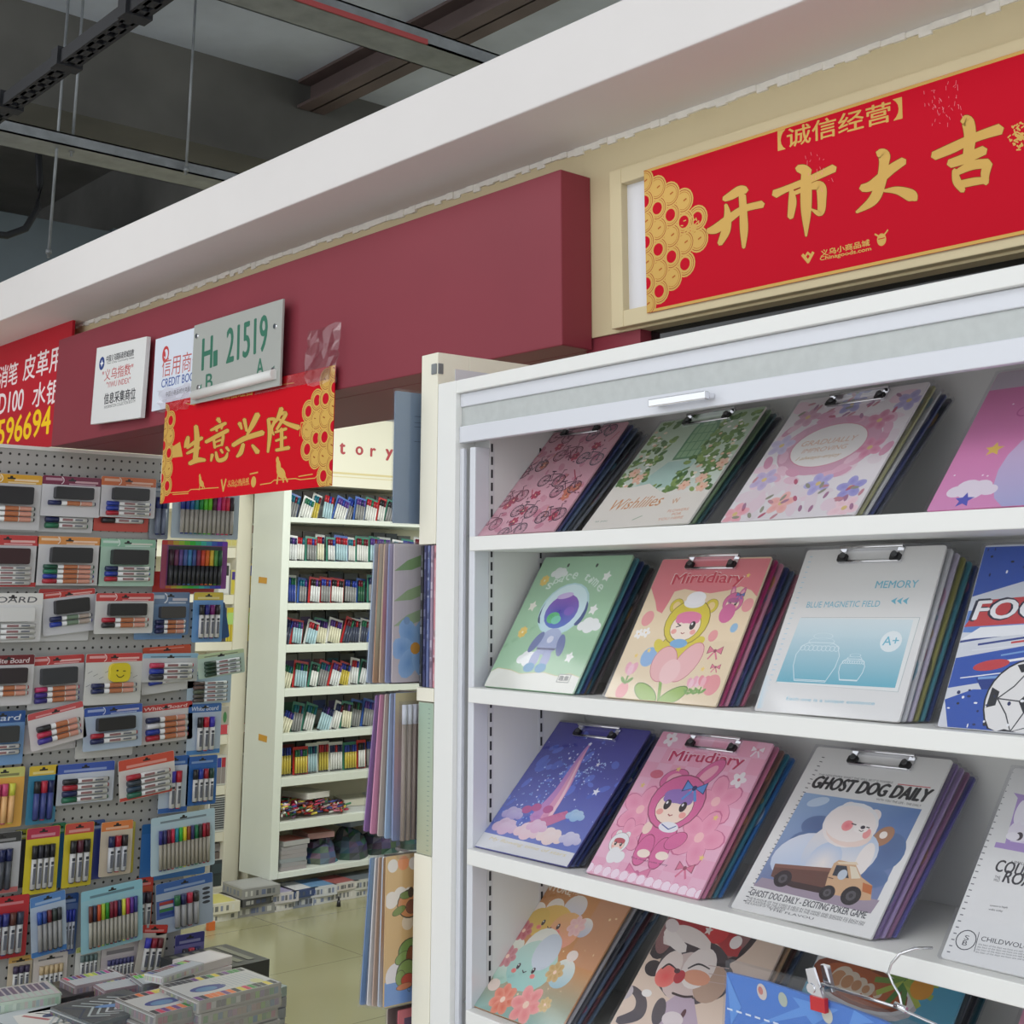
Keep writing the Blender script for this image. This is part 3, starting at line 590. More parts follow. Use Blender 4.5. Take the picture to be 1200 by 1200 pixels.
def art_mem(a):
    W, L = a.W, a.L; a.crop = C4; q = a.q; BL = (110, 184, 204)
    a.poly([q(178, 640), q(685, 680), q(776, 370), q(285, 370)], (176, 186, 186)); a.poly([q(181, 640), q(683, 678), q(773, 372), q(287, 372)], (230, 232, 228))
    a.poly([q(180, 635), q(672, 662), q(748, 380), q(280, 372)], [(104, 178, 196), (104, 178, 196), (216, 228, 230), (216, 228, 230)])
    a.text('MEMORY', (588, 250), (763, 247), .0115, BL, bold=.012); a.text('BLUE MAGNETIC FIELD', (304, 330), (606, 326), .0095, BL)
    for x in (668, 692, 716): p = q(x, 302); a.poly([(p[0]-.005, p[1]), (p[0]+.004, p[1]+.0055), (p[0]+.002, p[1]), (p[0]+.004, p[1]-.0055)], BL)
    for x, y, k in ((345, 545, .78), (492, 582, .42)):
        c = q(x, y); r = .046*k; z = (222, 236, 238); TH = .0011
        P = [(-.72, -.95), (-.98, -.3), (-1.02, .2), (-.82, .62), (-.55, .76), (.55, .76), (.82, .62), (1.02, .2), (.98, -.3), (.72, -.95), (-.72, -.95)]
        a.line([(c[0]+u*r, c[1]+v*r*.95) for u, v in P], TH, z); a.ring((c[0], c[1]+.76*r), r*.6, TH, z, sy=.3); a.ring((c[0], c[1]+1.0*r), r*.45, TH, z, sy=.3)
        for i in range(9): a.ring((c[0]+(-.8+.2*i)*r, c[1]+.48*r), r*.11, TH*.8, z, n=10)
        a.line([(c[0]-.7*r, c[1]-.85*r), (c[0]+.7*r, c[1]-.85*r)], TH, z)
    c = q(655, 470); a.ell(c, .0165, .0155, (228, 236, 236), 0); a.text('A+', (c[0]-.012, c[1]-.006), (c[0]+.012, c[1]-.005), .013, BL, q=False, bold=.01)
    a.text('Each one is a unique existence', (220, 716), (585, 738), .0065, BL)
    for i in range(30):
        t = i/29; x = 320+(115-320)*t; y = 120+(735-120)*t; a.line([q(x, y), q(x+10, y)], .0009, (160, 206, 226))
    a.poly([q(101, 745), q(125, 745), q(157, 610), q(135, 610)], [(196, 222, 232), (228, 230, 228), (228, 230, 228), (214, 226, 230)])
clipboard(-1.092, -.1565, .233, .257, 31.2, .4, .021, (226, 225, 221), art_mem, (.0, .245), 'white clipboard with a blue jar picture panel, third on second shelf', 'white jar clipboard', [('white', (216, 218, 216)), ('pale lilac', (196, 190, 206)), ('lime and brown', (150, 150, 90)), ('teal', TEAL), ('navy', NAVY)], crop=C4)
def ball(a, c, r, rot=0):
    a.ell(c, r*1.04, r*1.04, (28, 28, 30), n=28); a.ell(c, r, r, (232, 230, 226), n=28)
    def pent(x, y, k, rt): a.poly([(c[0]+r*(x+k*math.cos(math.radians(rt+72*i))), c[1]+r*(y+k*math.sin(math.radians(rt+72*i)))) for i in range(5)], (38, 38, 40))
    pent(.02, 0, .27, 90+rot)
    for i in range(5):
        an = math.radians(90+rot+72*i); d = .86; x, y = d*math.cos(an), d*math.sin(an)
        P = []
        for u, v in ((-.16, -.12), (-.24, .08), (.24, .08), (.16, -.12)):
            xx, yy = u*-math.sin(an)+v*math.cos(an)+x, u*math.cos(an)+v*math.sin(an)+y; l = math.hypot(xx, yy); P.append((c[0]+r*xx/max(l, 1), c[1]+r*yy/max(l, 1)))
        a.poly(P, (38, 38, 40)); a.line([(c[0]+r*(.02+.27*math.cos(an)), c[1]+r*.27*math.sin(an)), (c[0]+r*.74*math.cos(an), c[1]+r*.74*math.sin(an))], r*.03, (60, 60, 62))
        a2 = an+math.radians(36); m = (c[0]+r*.55*math.cos(a2), c[1]+r*.55*math.sin(a2)); a.line([(c[0]+r*.74*math.cos(an), c[1]+r*.74*math.sin(an)), m, (c[0]+r*.74*math.cos(an+1.2566), c[1]+r*.74*math.sin(an+1.2566))], r*.03, (60, 60, 62))
def art_foot(a):
    W, L = a.W, a.L; a.crop = C4; q = a.q; rd = random.Random(4); B1, B2, RD = (46, 84, 172), (30, 56, 132), (196, 62, 66)
    a.rect(-W/2, 0, W/2, L, (214, 216, 220), (206, 212, 220))
    for P, c in (([(-.5, .99), (-.2, .99), (.5, .9), (.5, .74), (-.1, .82), (-.5, .7)], B1), ([(-.5, .62), (.5, .73), (.5, .5), (-.5, .5)], (90, 130, 196)), ([(-.5, .36), (.1, .48), (.5, .50), (.5, .30), (-.1, .28), (-.5, .2)], B1), ([(-.35, .26), (.5, .34), (.5, .30), (-.3, .2)], B2), ([(-.5, .14), (-.35, .2), (.5, .24), (.5, .0), (-.44, .0)], B1)):
        a.poly([(u*W, v*L) for u, v in P], c)
    for i in range(14): y = rd.uniform(.18, .5); x = rd.uniform(-.5, .1); a.line([(x*W, y*L), ((x+rd.uniform(.2, .5))*W, (y+.05)*L)], rd.uniform(.001, .004), rd.choice([WHITE, (226, 228, 232), B2, RD, (120, 160, 210)]))
    a.ell((-.28*W, .33*L), .024, .007, RD, 12); a.poly([(-.5*W, .46*L), (.5*W, .56*L), (.5*W, .60*L), (-.4*W, .53*L)], (232, 234, 236))
    a.poly([(-.5*W, .53*L), (.5*W, .60*L), (.5*W, .76*L), (-.42*W, .68*L)], RD)
    a.text('FOOTBALL', (-.47*W, .565*L), (.56*W, .62*L), .030, (30, 34, 60), bold=.07, shear=.15, q=False); a.text('FOOTBALL', (-.46*W, .57*L), (.55*W, .625*L), .027, (240, 240, 240), bold=.03, shear=.15, q=False)
    ball(a, (.05*W, .90*L), .05); ball(a, (-.02*W, .15*L), .056, 14)
    for i in range(60): a.ell((rd.uniform(-.49, .3)*W, rd.choice([rd.uniform(.8, .98), rd.uniform(0, .2)])*L), rd.uniform(.0008, .003), rd.uniform(.0008, .003), rd.choice([(30, 40, 90), WHITE, (30, 30, 34)]), n=7)
s4 = hit(1099.4, 853, F0)[0]+.116
clipboard(s4, -.1565, .232, .258, 32.0, .3, .021, (220, 222, 226), art_foot, None, 'blue and white clipboard with two footballs and a red title band', 'football clipboard', [('blue', (60, 84, 150))])
# ---- row 3
C5 = (540, 830, .3); C6 = (840, 850, .3); C7 = (520, 1000, .31667)
def art_purple(a):
    W, L = a.W, a.L; a.crop = C5; q = a.q; rd = random.Random(12)
    for i in range(12): a.rect(-W/2, L*i/12, W/2, L*(i+1)/12, mixc((112, 130, 200), (74, 72, 156), i/11), mixc((112, 130, 200), (74, 72, 156), (i+1)/11))
    for i in range(70):
        c = q(rd.uniform(150, 640), rd.uniform(90, 470)); a.ell(c, .012*rd.random()+.004, .008*rd.random()+.003, mixc((84, 104, 190), (110, 130, 214), rd.random()), rd.uniform(0, 90), n=8)
    for i in range(150):
        t = rd.random(); x = 215+t*300; y = 455-t*300; a.ell(q(x+rd.gauss(0, 34), y+rd.gauss(0, 34)), .0016*rd.random()+.0006, .0016, rd.choice([(196, 220, 250), (240, 240, 255), (150, 190, 240)]), n=6)
    for i in range(60):
        t = rd.random(); a.ell(q(400+t*180+rd.gauss(0, 12), 290-t*70+rd.gauss(0, 12)), .0016, .0014, (190, 216, 250), n=6)
    for i in range(60): a.ell(q(rd.uniform(130, 690), rd.uniform(80, 480)), .0009, .0009, (216, 226, 250), n=6)
    # a ribbon of rosy light rising out of the clouds
    a.brush([(300, 450, 70), (380, 350, 46), (420, 290, 40), (460, 220, 24), (490, 170, 12), (510, 145, 5)], (196, 140, 196)); a.brush([(330, 440, 36), (395, 345, 26), (430, 285, 22), (465, 218, 12), (500, 160, 4)], (226, 160, 190)); a.brush([(350, 430, 12), (405, 340, 9), (470, 210, 4)], (246, 206, 214))
    for x, y in ((300, 392), (262, 400), (345, 400)): a.ell(q(x, y), .012, .008, (190, 96, 150))
    a.qpoly([(250, 455), (420, 405), (430, 430), (330, 470)], (206, 120, 160))
    for x, y, k, c in ((205, 420, .017, (176, 160, 210)), (450, 428, .014, (150, 190, 226)), (175, 470, .020, (216, 180, 206)), (260, 490, .020, (236, 200, 206)), (350, 510, .020, (240, 214, 206)), (430, 520, .016, (196, 190, 220)), (300, 470, .016, (226, 180, 206))): a.cloud(q(x, y), k, c, top=mixc(c, WHITE, .35))
    for x, y, r in ((510, 145, .005), (532, 332, .009), (540, 225, .006), (430, 200, .004), (460, 185, .003)): a.star(q(x, y), r, (246, 246, 255), rot=90, inner=.4)
    a.qpoly([(52, 540), (95, 488), (450, 572), (428, 634)], (226, 226, 226)); a.text('My flowing time of stars', (110, 520), (410, 590), .008, (222, 206, 150), shear=.3)
clipboard(-1.719, -.4185, .236, .272, 45.2, .6, .020, (64, 62, 134), art_purple, (-.002, .256), 'deep blue starry clipboard with clouds, left end of third shelf', 'starry blue clipboard', [('navy', NAVY), ('dark blue', (44, 56, 104)), ('charcoal', BLACKISH)], crop=C5)
def art_pink(a):
    W, L = a.W, a.L; a.crop = C5; q = a.q; P1 = (234, 162, 190)
    a.rect(-W/2, 0, W/2, L, (236, 172, 196), (236, 168, 190))
    for i in range(8):
        for j in range(9):
            if (i+j) % 2: a.rect((-.5+i/8)*W, j/9*L, (-.5+(i+1)/8)*W, (j+1)/9*L, (238, 184, 204))
    for x, y, r, rt in ((705, 400, .040, 10), (1000, 370, .042, 30), (935, 510, .044, 0), (655, 505, .030, 40)): 
        a.flower(q(x, y), r*1.06, (206, 110, 146), (206, 110, 146), rot=rt); a.flower(q(x, y), r, (234, 148, 176), (250, 196, 196), rot=rt, tip=(240, 164, 188))
    a.text('Mirudiary', (806, 222), (1098, 248), .026, (250, 236, 236), bold=.03, arc=.1); a.text('Mirudiary', (808, 222), (1096, 248), .025, (196, 40, 90), bold=.022, arc=.1)
    b_ = q(775, 520); HD = (222, 110, 160); DK = (150, 50, 90)
    for dx, dy, rx, ry, rot in ((-.004, .004, .034, .034, 0), (-.018, -.02, .016, .026, 0), (.016, -.02, .016, .026, 0), (.034, .004, .020, .013, 35)): a.ell((b_[0]+dx, b_[1]+dy), rx*1.06, ry*1.06, DK, rot); a.ell((b_[0]+dx, b_[1]+dy), rx, ry, HD, rot)
    for x, y in ((718, 572), (790, 582)): a.ell(q(x, y), .013, .007, (250, 230, 214))
    a.ell(q(733, 472), .009, .011, (246, 216, 200))
    kid(a, q(848, 372), .053, HD, (250, 226, 206), (150, 120, 190), [(-.55, .72, .5, .34, 20), (.62, 1.05, .30, .62, -38)])
    a.ell(q(815, 470), .020, .009, (236, 236, 240)); a.line([q(790, 458), q(815, 478), q(845, 466)], .0018, (70, 90, 160)); bowt(a, q(918, 318), .022, (90, 150, 216), (40, 60, 110))
    kid(a, q(622, 530), .019, (240, 238, 236), (246, 214, 196), (190, 80, 90), [(-.5, .8, .3, .3, 0), (.5, .8, .3, .3, 0)]); a.ell(q(600, 578), .013, .014, (240, 238, 236)); a.ell(q(622, 586), .011, .010, (240, 238, 236))
    for x, y in ((1090, 285), (825, 125)): a.flower(q(x, y), .014, (246, 240, 240), (220, 110, 130))
    bowt(a, q(880, 630), .016, (222, 120, 150)); bowt(a, q(690, 650), .024, (226, 130, 166), (206, 110, 150)); a.ell(q(770, 262), .014, .008, (216, 110, 130)); bowt(a, q(1165, 168), .013, (246, 236, 240), (230, 150, 170))
    for x, y in ((855, 243), (1000, 433), (715, 305), (945, 590)): a.star(q(x, y), .006, (240, 206, 130))
    for i in range(14):
        t = i/13; p = q(505+t*430, 630+t*110); a.ell((p[0], p[1]+.002), .011, .009, (250, 226, 236), n=12)
        a.ring((p[0], p[1]+.002), .009, .0012, (230, 150, 180), n=10)
    a.text('The most cute diary', (665, 592), (810, 625), .004, (110, 60, 90))
clipboard(-1.441, -.4185, .234, .263, 41.7, 0, .021, (235, 168, 192), art_pink, (.003, .250), 'pink checked clipboard with a child in a long-eared pink hood, third shelf', 'pink long-eared-hood clipboard', [('rose', (214, 130, 160)), ('brown', (130, 100, 90)), ('teal', (58, 120, 140)), ('blue', (60, 110, 170))], crop=C5)
def art_ghost(a):
    W, L = a.W, a.L; a.crop = C6; q = a.q; K = (28, 28, 30); rd = random.Random(2)
    for i in range(34):
        t = i/33; x = 415+(110-415)*t; y = 130+(690-130)*t; a.line([q(x, y), q(x+9, y+2)], .0014, (60, 60, 62))
    a.text('GHOST DOG DAILY', (372, 248), (830, 308), .0215, K, bold=.05, shear=.25)
    a.text('THIS NEWSPAPER WHAT THE WILL BE IT IS POSSIBLE', (400, 201), (690, 234), .0035, (90, 90, 92)); a.line([q(712, 236), q(838, 250)], .0016, (206, 96, 100)); a.text('WITH YOU THE LIFE - THE DAILY', (625, 298), (800, 325), .0035, (60, 60, 62))
    a.qpoly([(348, 268), (805, 335), (605, 742), (148, 632)], [(150, 180, 214), (96, 130, 182), (120, 130, 166), (116, 130, 166)])
    for x, y, rx, ry in ((340, 470, .026, .022), (400, 400, .028, .018), (320, 530, .022, .016), (670, 500, .026, .03), (600, 600, .028, .016)): a.ell(q(x, y), rx, ry, (92, 118, 160), cc=(82, 106, 150))
    a.ell(q(400, 305), .018, .008, (190, 208, 226), 20); a.qpoly([(152, 622), (610, 728), (605, 742), (148, 632)], (150, 140, 160))
    a.qpoly([(180, 600), (640, 690), (605, 742), (148, 632)], (160, 146, 160))
    # bear riding on the truck bed
    E_ = lambda c, rx, ry, col, rot=0, **k: a.ell(c, rx*.74, ry*.74, col, rot, **k)
    SK, SH = (236, 228, 222), (182, 200, 224)
    E_(q(655, 440), .018, .024, (176, 130, 100), -30); E_(q(655, 435), .008, .008, (246, 236, 226))
    E_(q(330, 510), .062, .046, SH, 30, top=(216, 222, 232)); E_(q(415, 500), .040, .060, SH, 0, top=SK); E_(q(545, 505), .046, .046, SK, top=SH); E_(q(420, 540), .036, .044, (216, 216, 220), cc=SK, top=SH); E_(q(580, 530), .016, .036, SK)
    E_(q(520, 330), .017, .015, (240, 232, 226)); E_(q(617, 362), .015, .016, (236, 226, 222))
    E_(q(525, 395), .060, .050, (240, 230, 224), -8, top=(232, 232, 232)); E_(q(520, 425), .052, .030, (238, 216, 204), -8); E_(q(525, 390), .056, .040, (242, 232, 226), -8)
    E_(q(514, 398), .012, .012, (240, 156, 156), cc=(236, 120, 130)); E_(q(590, 430), .008, .011, (240, 160, 156)); E_(q(568, 408), .016, .011, (246, 238, 232)); E_(q(575, 405), .005, .004, (60, 50, 60))
    a.line([q(532, 390), q(548, 395)], .0018, (50, 44, 50)); a.line([q(590, 404), q(600, 407)], .0018, (50, 44, 50)); a.line([q(560, 416), q(568, 421), q(577, 418)], .0012, (70, 56, 60))
    # small pick-up truck
    BR, TN = (104, 70, 60), (206, 168, 130)
    a.qpoly([(215, 595), (232, 546), (462, 565), (450, 668), (300, 640)], BR); a.qpoly([(232, 546), (462, 565), (460, 580), (228, 560)], (134, 92, 78))
    a.qpoly([(440, 590), (462, 545), (482, 532), (545, 545), (570, 600), (612, 632), (606, 690), (570, 690), (420, 660)], TN); a.qpoly([(475, 540), (550, 540), (558, 552), (482, 548)], (226, 208, 180))
    a.qpoly([(455, 592), (472, 552), (512, 556), (520, 604)], (50, 56, 66)); a.ell(q(495, 590), .007, .008, (190, 200, 210)); a.qpoly([(524, 556), (548, 560), (566, 604), (530, 606)], (226, 214, 190)); a.qpoly([(575, 620), (612, 634), (607, 668), (572, 655)], (190, 110, 60)); a.line([q(440, 600), q(458, 605)], .0016, BR)
    a.qpoly([(225, 610), (300, 640), (420, 665), (420, 640), (300, 615), (232, 590)], (60, 44, 42))
    for x, y, r in ((262, 605, .0165), (435, 660, .014), (528, 672, .0175)): r *= .85; a.ell(q(x, y), r, r*.96, (34, 32, 36)); a.ell(q(x, y), r*.5, r*.5, (86, 84, 88)); a.ell(q(x, y), r*.22, r*.22, (50, 48, 52))
    a.text('GHOST DOG DAILY - EXCITING POKER GAME', (130, 668), (583, 762), .010, (70, 70, 74), bold=.015)
    for i, (x0, y0, x1, y1) in enumerate(((122, 682, 580, 782), (118, 692, 575, 790), (112, 702, 268, 732), (205, 728, 380, 766))): a.text('THE FLAVOUR OF THE CARD IS HELD IN THE HAND AND SHOWN TO EACH ONE'[:64-18*i if i > 1 else 64], (x0, y0), (x1, y1), .0032, (60, 60, 64))
clipboard(-1.150, -.4185, .228, .284, 46.5, .6, .022, (229, 228, 224), art_ghost, (.006, .270), 'white newspaper-style clipboard with a white bear riding a small truck', 'bear newspaper clipboard', [('purple', (120, 96, 150)), ('lilac', (170, 150, 190)), ('mauve', (150, 110, 140)), ('blue violet', (96, 96, 160))], crop=C6)
def art_country(a):
    W, L = a.W, a.L; a.crop = C6; q = a.q; K = (60, 60, 66)
    for i in range(30):
        t = i/29; x = 1150+(905-1150)*t; y = 190+(890-190)*t; a.line([q(x, y), q(x+10, y+2)], .0014, (110, 110, 116))
    a.qpoly([(1165, 270), (1400, 320), (1400, 540), (1088, 482), (1095, 462), (1130, 468), (1180, 290)], (176, 150, 206)); a.qpoly([(1205, 300), (1400, 340), (1400, 500), (1150, 460)], (226, 216, 236))
    a.ell(q(1190, 420), .016, .016, (236, 230, 240)); a.ell(q(1188, 345), .006, .018, (240, 236, 244)); a.ell(q(1215, 350), .006, .018, (240, 236, 244)); a.ell(q(1185, 440), .005, .006, (70, 60, 70)); a.ell(q(1160, 440), .009, .006, (244, 240, 246))
    a.text('A SMALL TOWN', (1150, 545), (1260, 560), .004, K); a.text('COUNTRY', (1088, 575), (1330, 622), .0165, K, bold=.02, shear=.1); a.text('ROAD', (1118, 618), (1270, 650), .0165, K, bold=.02, shear=.1); a.text('THE', (1088, 602), (1110, 606), .0035, K); a.text('WILD', (1084, 614), (1108, 618), .0035, K)
    a.text('someone so happily', (1070, 715), (1140, 724), .0032, K); a.text('walks today', (1065, 730), (1120, 738), .0032, K)
    c = q(978, 845); a.ring(c, .0125, .0012, K); a.text('S', (c[0]-.003, c[1]), (c[0]+.003, c[1]), .006, K, q=False); a.text('B', (c[0]-.003, c[1]-.007), (c[0]+.003, c[1]-.007), .006, K, q=False)
    a.line([q(1030, 815), q(1010, 890)], .0008, K); a.text('CHILDWOLCOME', (1035, 848), (1290, 895), .006, K); 
    for i in range(4): a.text('the best of the days we have are still to come and here', (1025-4*i, 866+10*i), (1290, 912+10*i), .0028, (110, 110, 114))
s4 = hit(1103, 1121.5, F0)[0]+.116
clipboard(s4, -.4185, .232, .275, 44, .3, .021, (226, 226, 224), art_country, None, 'white clipboard with a violet rabbit picture and serif title, right end of third shelf', 'violet rabbit clipboard', [('white', (206, 208, 208))], crop=C6)
# ---- row 4
def face(a, c, k, col=(60, 40, 44)):
    for sg in (-1, 1): a.ell((c[0]+sg*k, c[1]), k*.2, k*.3, col); a.ell((c[0]+sg*k-k*.06, c[1]+k*.1), k*.07, k*.08, WHITE, n=8)
    a.line([(c[0]-k*.25, c[1]-k*.25), (c[0], c[1]-k*.42), (c[0]+k*.25, c[1]-k*.25)], k*.1, col)
    for sg in (-1, 1): a.ell((c[0]+sg*k*1.25, c[1]-k*.5), k*.3, k*.22, (240, 140, 130), cc=(236, 120, 116))
def art_cloud(a):
    W, L = a.W, a.L; a.crop = C7; q = a.q; rd = random.Random(8)
    for i in range(10): a.rect(-W/2, L*i/10, W/2, L*(i+1)/10, mixc((140, 180, 170), (206, 146, 92), min(1, i/4)), mixc((140, 180, 170), (206, 146, 92), min(1, (i+1)/4)))
    a.rect(.2*W, .4*L, .5*W, L, (206, 150, 110), (200, 150, 116))
    for i in range(40): a.ell((rd.uniform(-.47, .47)*W, rd.uniform(.05, .95)*L), .0022*rd.random()+.0006, .0022*rd.random()+.0006, (238, 214, 170), n=6)
    a.text('ADVENTURE', (305, 118), (470, 160), .014, (240, 226, 206), bold=.04); a.text('TIME DAY', (468, 150), (506, 162), .006, (240, 226, 206))
    for x, y, r, c in ((300, 240, .015, (236, 216, 196)), (350, 215, .018, (232, 214, 200)), (415, 205, .020, (236, 220, 204)), (490, 205, .026, (206, 206, 220)), (520, 280, .020, (196, 200, 216))): a.ell(q(x, y), r, r*.9, c, top=(244, 236, 224))
    a.ell(q(400, 265), .046, .036, (226, 178, 80), top=(236, 196, 110)); a.ell(q(450, 290), .036, .034, (236, 160, 140), top=(236, 186, 120)); a.ell(q(350, 255), .026, .026, (226, 190, 96)); face(a, q(400, 268), .019)
    for x, y, r, c in ((230, 440, .024, (160, 206, 186)), (440, 450, .026, (160, 196, 206)), (270, 350, .018, (206, 214, 190)), (360, 360, .040, (226, 226, 214))): a.ell(q(x, y), r, r, c, top=(236, 234, 220))
    a.ell(q(330, 420), .055, .046, (156, 206, 196), top=(196, 220, 206)); a.ell(q(385, 370), .028, .034, (206, 214, 222)); face(a, q(308, 430), .019); a.ell(q(190, 490), .014, .011, (236, 216, 200)); a.ell(q(480, 385), .012, .010, (240, 226, 216))
    for x, y, r, c in ((300, 290, .019, (190, 84, 96)), (495, 275, .019, (240, 190, 190)), (240, 385, .020, (196, 116, 126)), (222, 545, .027, (226, 110, 80)), (308, 565, .033, (236, 132, 132)), (415, 445, .018, (200, 160, 90)), (378, 565, .013, (206, 170, 100))): a.flower(q(x, y), r, c, (250, 214, 190), n=7 if r < .03 else 6, tip=mixc(c, (255, 240, 220), .3))
s5 = hit(545, 1181, F0)[0]+.117
clipboard(s5, -.6675, .233, .280, 45, .6, .021, (204, 146, 96), art_cloud, None, 'orange clipboard with two smiling clouds and flowers, bottom left shelf', 'orange cloud clipboard', [('silver', (180, 182, 186)), ('dark', BLACKISH), ('slate', SLATE), ('maroon', (96, 60, 64)), ('steel blue', (90, 110, 130))], crop=C7)
def art_cat(a):
    W, L = a.W, a.L; a.crop = C7; q = a.q; GR, DK = (86, 78, 84), (50, 44, 50)
    a.rect(-W/2, 0, W/2, L, (228, 206, 188), (222, 200, 180))
    for i in range(34):
        t = i/33; x = 790+(610-790)*t; y = 232+(640-232)*t; a.line([q(x, y), q(x+9, y+2)], .0014, (176, 156, 146))
    a.ell(q(830, 290), .030, .050, DK, 12); a.ell(q(830, 300), .018, .036, (140, 100, 100), 12); a.ell(q(1105, 320), .026, .05, DK, -20); a.ell(q(1100, 330), .014, .034, (140, 100, 100), -20)
    a.ell(q(925, 440), .070, .052, GR, -6, top=(70, 60, 66)); a.ell(q(780, 430), .018, .013, DK, -10); a.ell(q(1010, 480), .03, .03, DK); a.ell(q(900, 460), .044, .040, (216, 196, 190)); a.ell(q(990, 490), .03, .03, (190, 160, 140))
    a.ell(q(838, 430), .022, .030, (236, 222, 214)); a.ell(q(948, 430), .030, .034, (236, 226, 220)); a.ell(q(825, 460), .020, .018, (240, 130, 120), cc=(236, 90, 90)); a.ell(q(940, 465), .026, .012, (226, 160, 130))
    for x, y, k in ((838, 425, 26), (948, 425, 40)): a.brush([(x-k, y+6, 5), (x, y-10, 7), (x+k, y+8, 5)], DK)
    a.ell(q(876, 462), .010, .011, (190, 60, 70)); a.ell(q(868, 440), .006, .004, (90, 60, 66))
    for y in (420, 450, 480): a.line([q(985, y), q(1060, y+12)], .0012, (200, 176, 170))
    a.brush([(870, 270, 60), (960, 280, 70), (1040, 310, 80), (1080, 370, 60)], (176, 44, 52)); a.ell(q(1020, 300), .02, .018, (206, 50, 56)); a.brush([(830, 330, 46), (880, 300, 60), (940, 320, 60), (980, 350, 40)], (232, 222, 216)); a.brush([(835, 290, 36), (850, 320, 50), (890, 360, 40)], (238, 230, 224)); a.ell(q(1085, 335), .011, .011, (240, 234, 230)); a.star(q(985, 290), .009, (236, 226, 220)); a.ell(q(850, 272), .016, .010, (226, 216, 214), -20)
    a.qpoly([(820, 560), (870, 525), (930, 545), (945, 640), (800, 640)], (190, 170, 186)); a.brush([(850, 522, 9), (890, 535, 9), (925, 535, 9)], (60, 44, 50)); a.ell(q(800, 590), .012, .022, GR, 20); a.ell(q(890, 600), .004, .008, (90, 50, 60)); a.ell(q(850, 620), .02, .012, (226, 214, 214))
    a.brush([(650, 625, 30), (720, 600, 44), (735, 550, 40), (705, 510, 30), (660, 520, 46)], GR); a.ell(q(675, 515), .016, .013, (196, 186, 190)); a.ell(q(755, 522), .010, .006, (240, 236, 230))
s5 = hit(697, 1222, F0)[0]+.117
clipboard(s5, -.6675, .233, .280, 45, .6, .021, (224, 202, 184), art_cat, None, 'beige clipboard with a grey cartoon cat in a red cap, lowest row', 'grey cat clipboard', [('tan', (206, 170, 130)), ('dark brown', (90, 70, 66)), ('slate', SLATE)], crop=C7)
def art_latte(a):
    W, L = a.W, a.L; a.crop = C6; q = a.q; rd = random.Random(1)
    a.rect(-W/2, 0, W/2, L, (110, 170, 190), (86, 172, 200))
    a.ell(q(335, 930), .028, .030, (224, 226, 226)); 
    for i in range(16): p = q(300+rd.uniform(0, 70), 905+rd.uniform(0, 60)); a.ell(p, .0012, .0012, (150, 190, 206), n=6)
    c = q(560, 1010); a.ell((c[0], c[1]-.004), .098, .040, (206, 200, 196), -8); a.ell(c, .092, .036, (232, 228, 222), -8); a.ell((c[0], c[1]-.002), .082, .030, (150, 76, 46), -8); a.ell((c[0]+.004, c[1]-.003), .070, .024, (196, 106, 60), -8)
    for i in range(5): 
        k = 1-i*.16; a.ell((c[0]-.03+.016*i, c[1]-.001-.002*i), .020*k, .017*k, (232, 214, 190), 60); a.ell((c[0]-.034+.016*i, c[1]-.001-.002*i), .012*k, .011*k, (206, 150, 106), 60)
    for i in range(12):
        an = math.radians(30*i+10); b0 = q(745, 1010); a.line([b0, (b0[0]+.045*math.cos(an), b0[1]+.036*math.sin(an))], .008, mixc((206, 214, 90), (90, 140, 70), rd.random()))
    a.ell(q(805, 1035), .017, .016, (240, 166, 60)); a.ell(q(620, 955), .006, .003, (236, 190, 60), 20)
s5 = s5+.295
clipboard(s5, -.6675, .233, .275, 45, .6, .021, (100, 170, 196), art_latte, None, 'turquoise clipboard with a cup of latte and palm leaves, lowest row', 'latte clipboard', [('dark', BLACKISH), ('charcoal', (70, 72, 76)), ('dark teal', (50, 90, 100))], crop=C6)
def art_plain(a):
    for i in range(20): a.line([(-.47*a.W, (.04+.045*i)*a.L), (-.44*a.W, (.04+.045*i)*a.L)], .0016, (180, 120, 146))
clipboard(s5+.315, -.6675, .233, .27, 45, .4, .021, (222, 160, 180), art_plain, None, 'plain rose pink clipboard at the right edge of the lowest row', 'rose clipboard', [('grey', (150, 150, 152))])
# ---- blue bag on a wire hanger in front of the cabinet
F_ = frame(CAB @ Vector((0, -.035, 0)), CE, (0, 0, 1))
hg = thing('wire_hanger', 'thin steel wire hanger hooked over the third shelf, carrying a clip', 'hanger', F_)
Q = lambda x, y: hit(C6[0]+x*C6[2], C6[1]+y*C6[2], F_)
b = MB(); P = [(775, 888), (750, 878), (715, 893), (682, 930), (670, 968), (688, 1010), (713, 1052), (722, 1090), (724, 1120)]
b.tube([(*Q(x, y), -.034 if i == 0 else (-.012 if i == 1 else 0)) for i, (x, y) in enumerate(P)], .0016, n=6); b.build('hook', M_CHROME, hg)
b = MB(); b.tube([(*Q(410, 1010), 0), (*Q(700, 1100), 0), (*Q(880, 1180), 0), (*Q(1000, 1240), 0)], .0018, n=6); b.tube([(*Q(700, 1090), .002), (*Q(745, 1112), .002)], .004, n=6); b.build('cross_bar', M_CHROME, hg)
cl = MB(); x, y = Q(372, 950); x2, y2 = Q(405, 1075)
cl.prism([(x-.004, y), (x+.008, y+.004), (x2+.010, y2+.006), (x2-.006, y2+.002)], .004, .008); cl.prism([(x+.010, y+.006), (x+.020, y+.006), (x2+.016, y2+.012), (x2+.004, y2+.010)], -.010, -.004); cl.tube([(x+.004, y-.02, -.006), (x+.004, y-.02, .010)], .006, n=8)
co = cl.build('clip', M_CHROME, hg)
cl = MB(); cl.box((x2-.008, y2-.010, .003), (x2+.014, y2+.006, .010), (190, 40, 44)); cl.build('red_tip', M_PLAST, co)
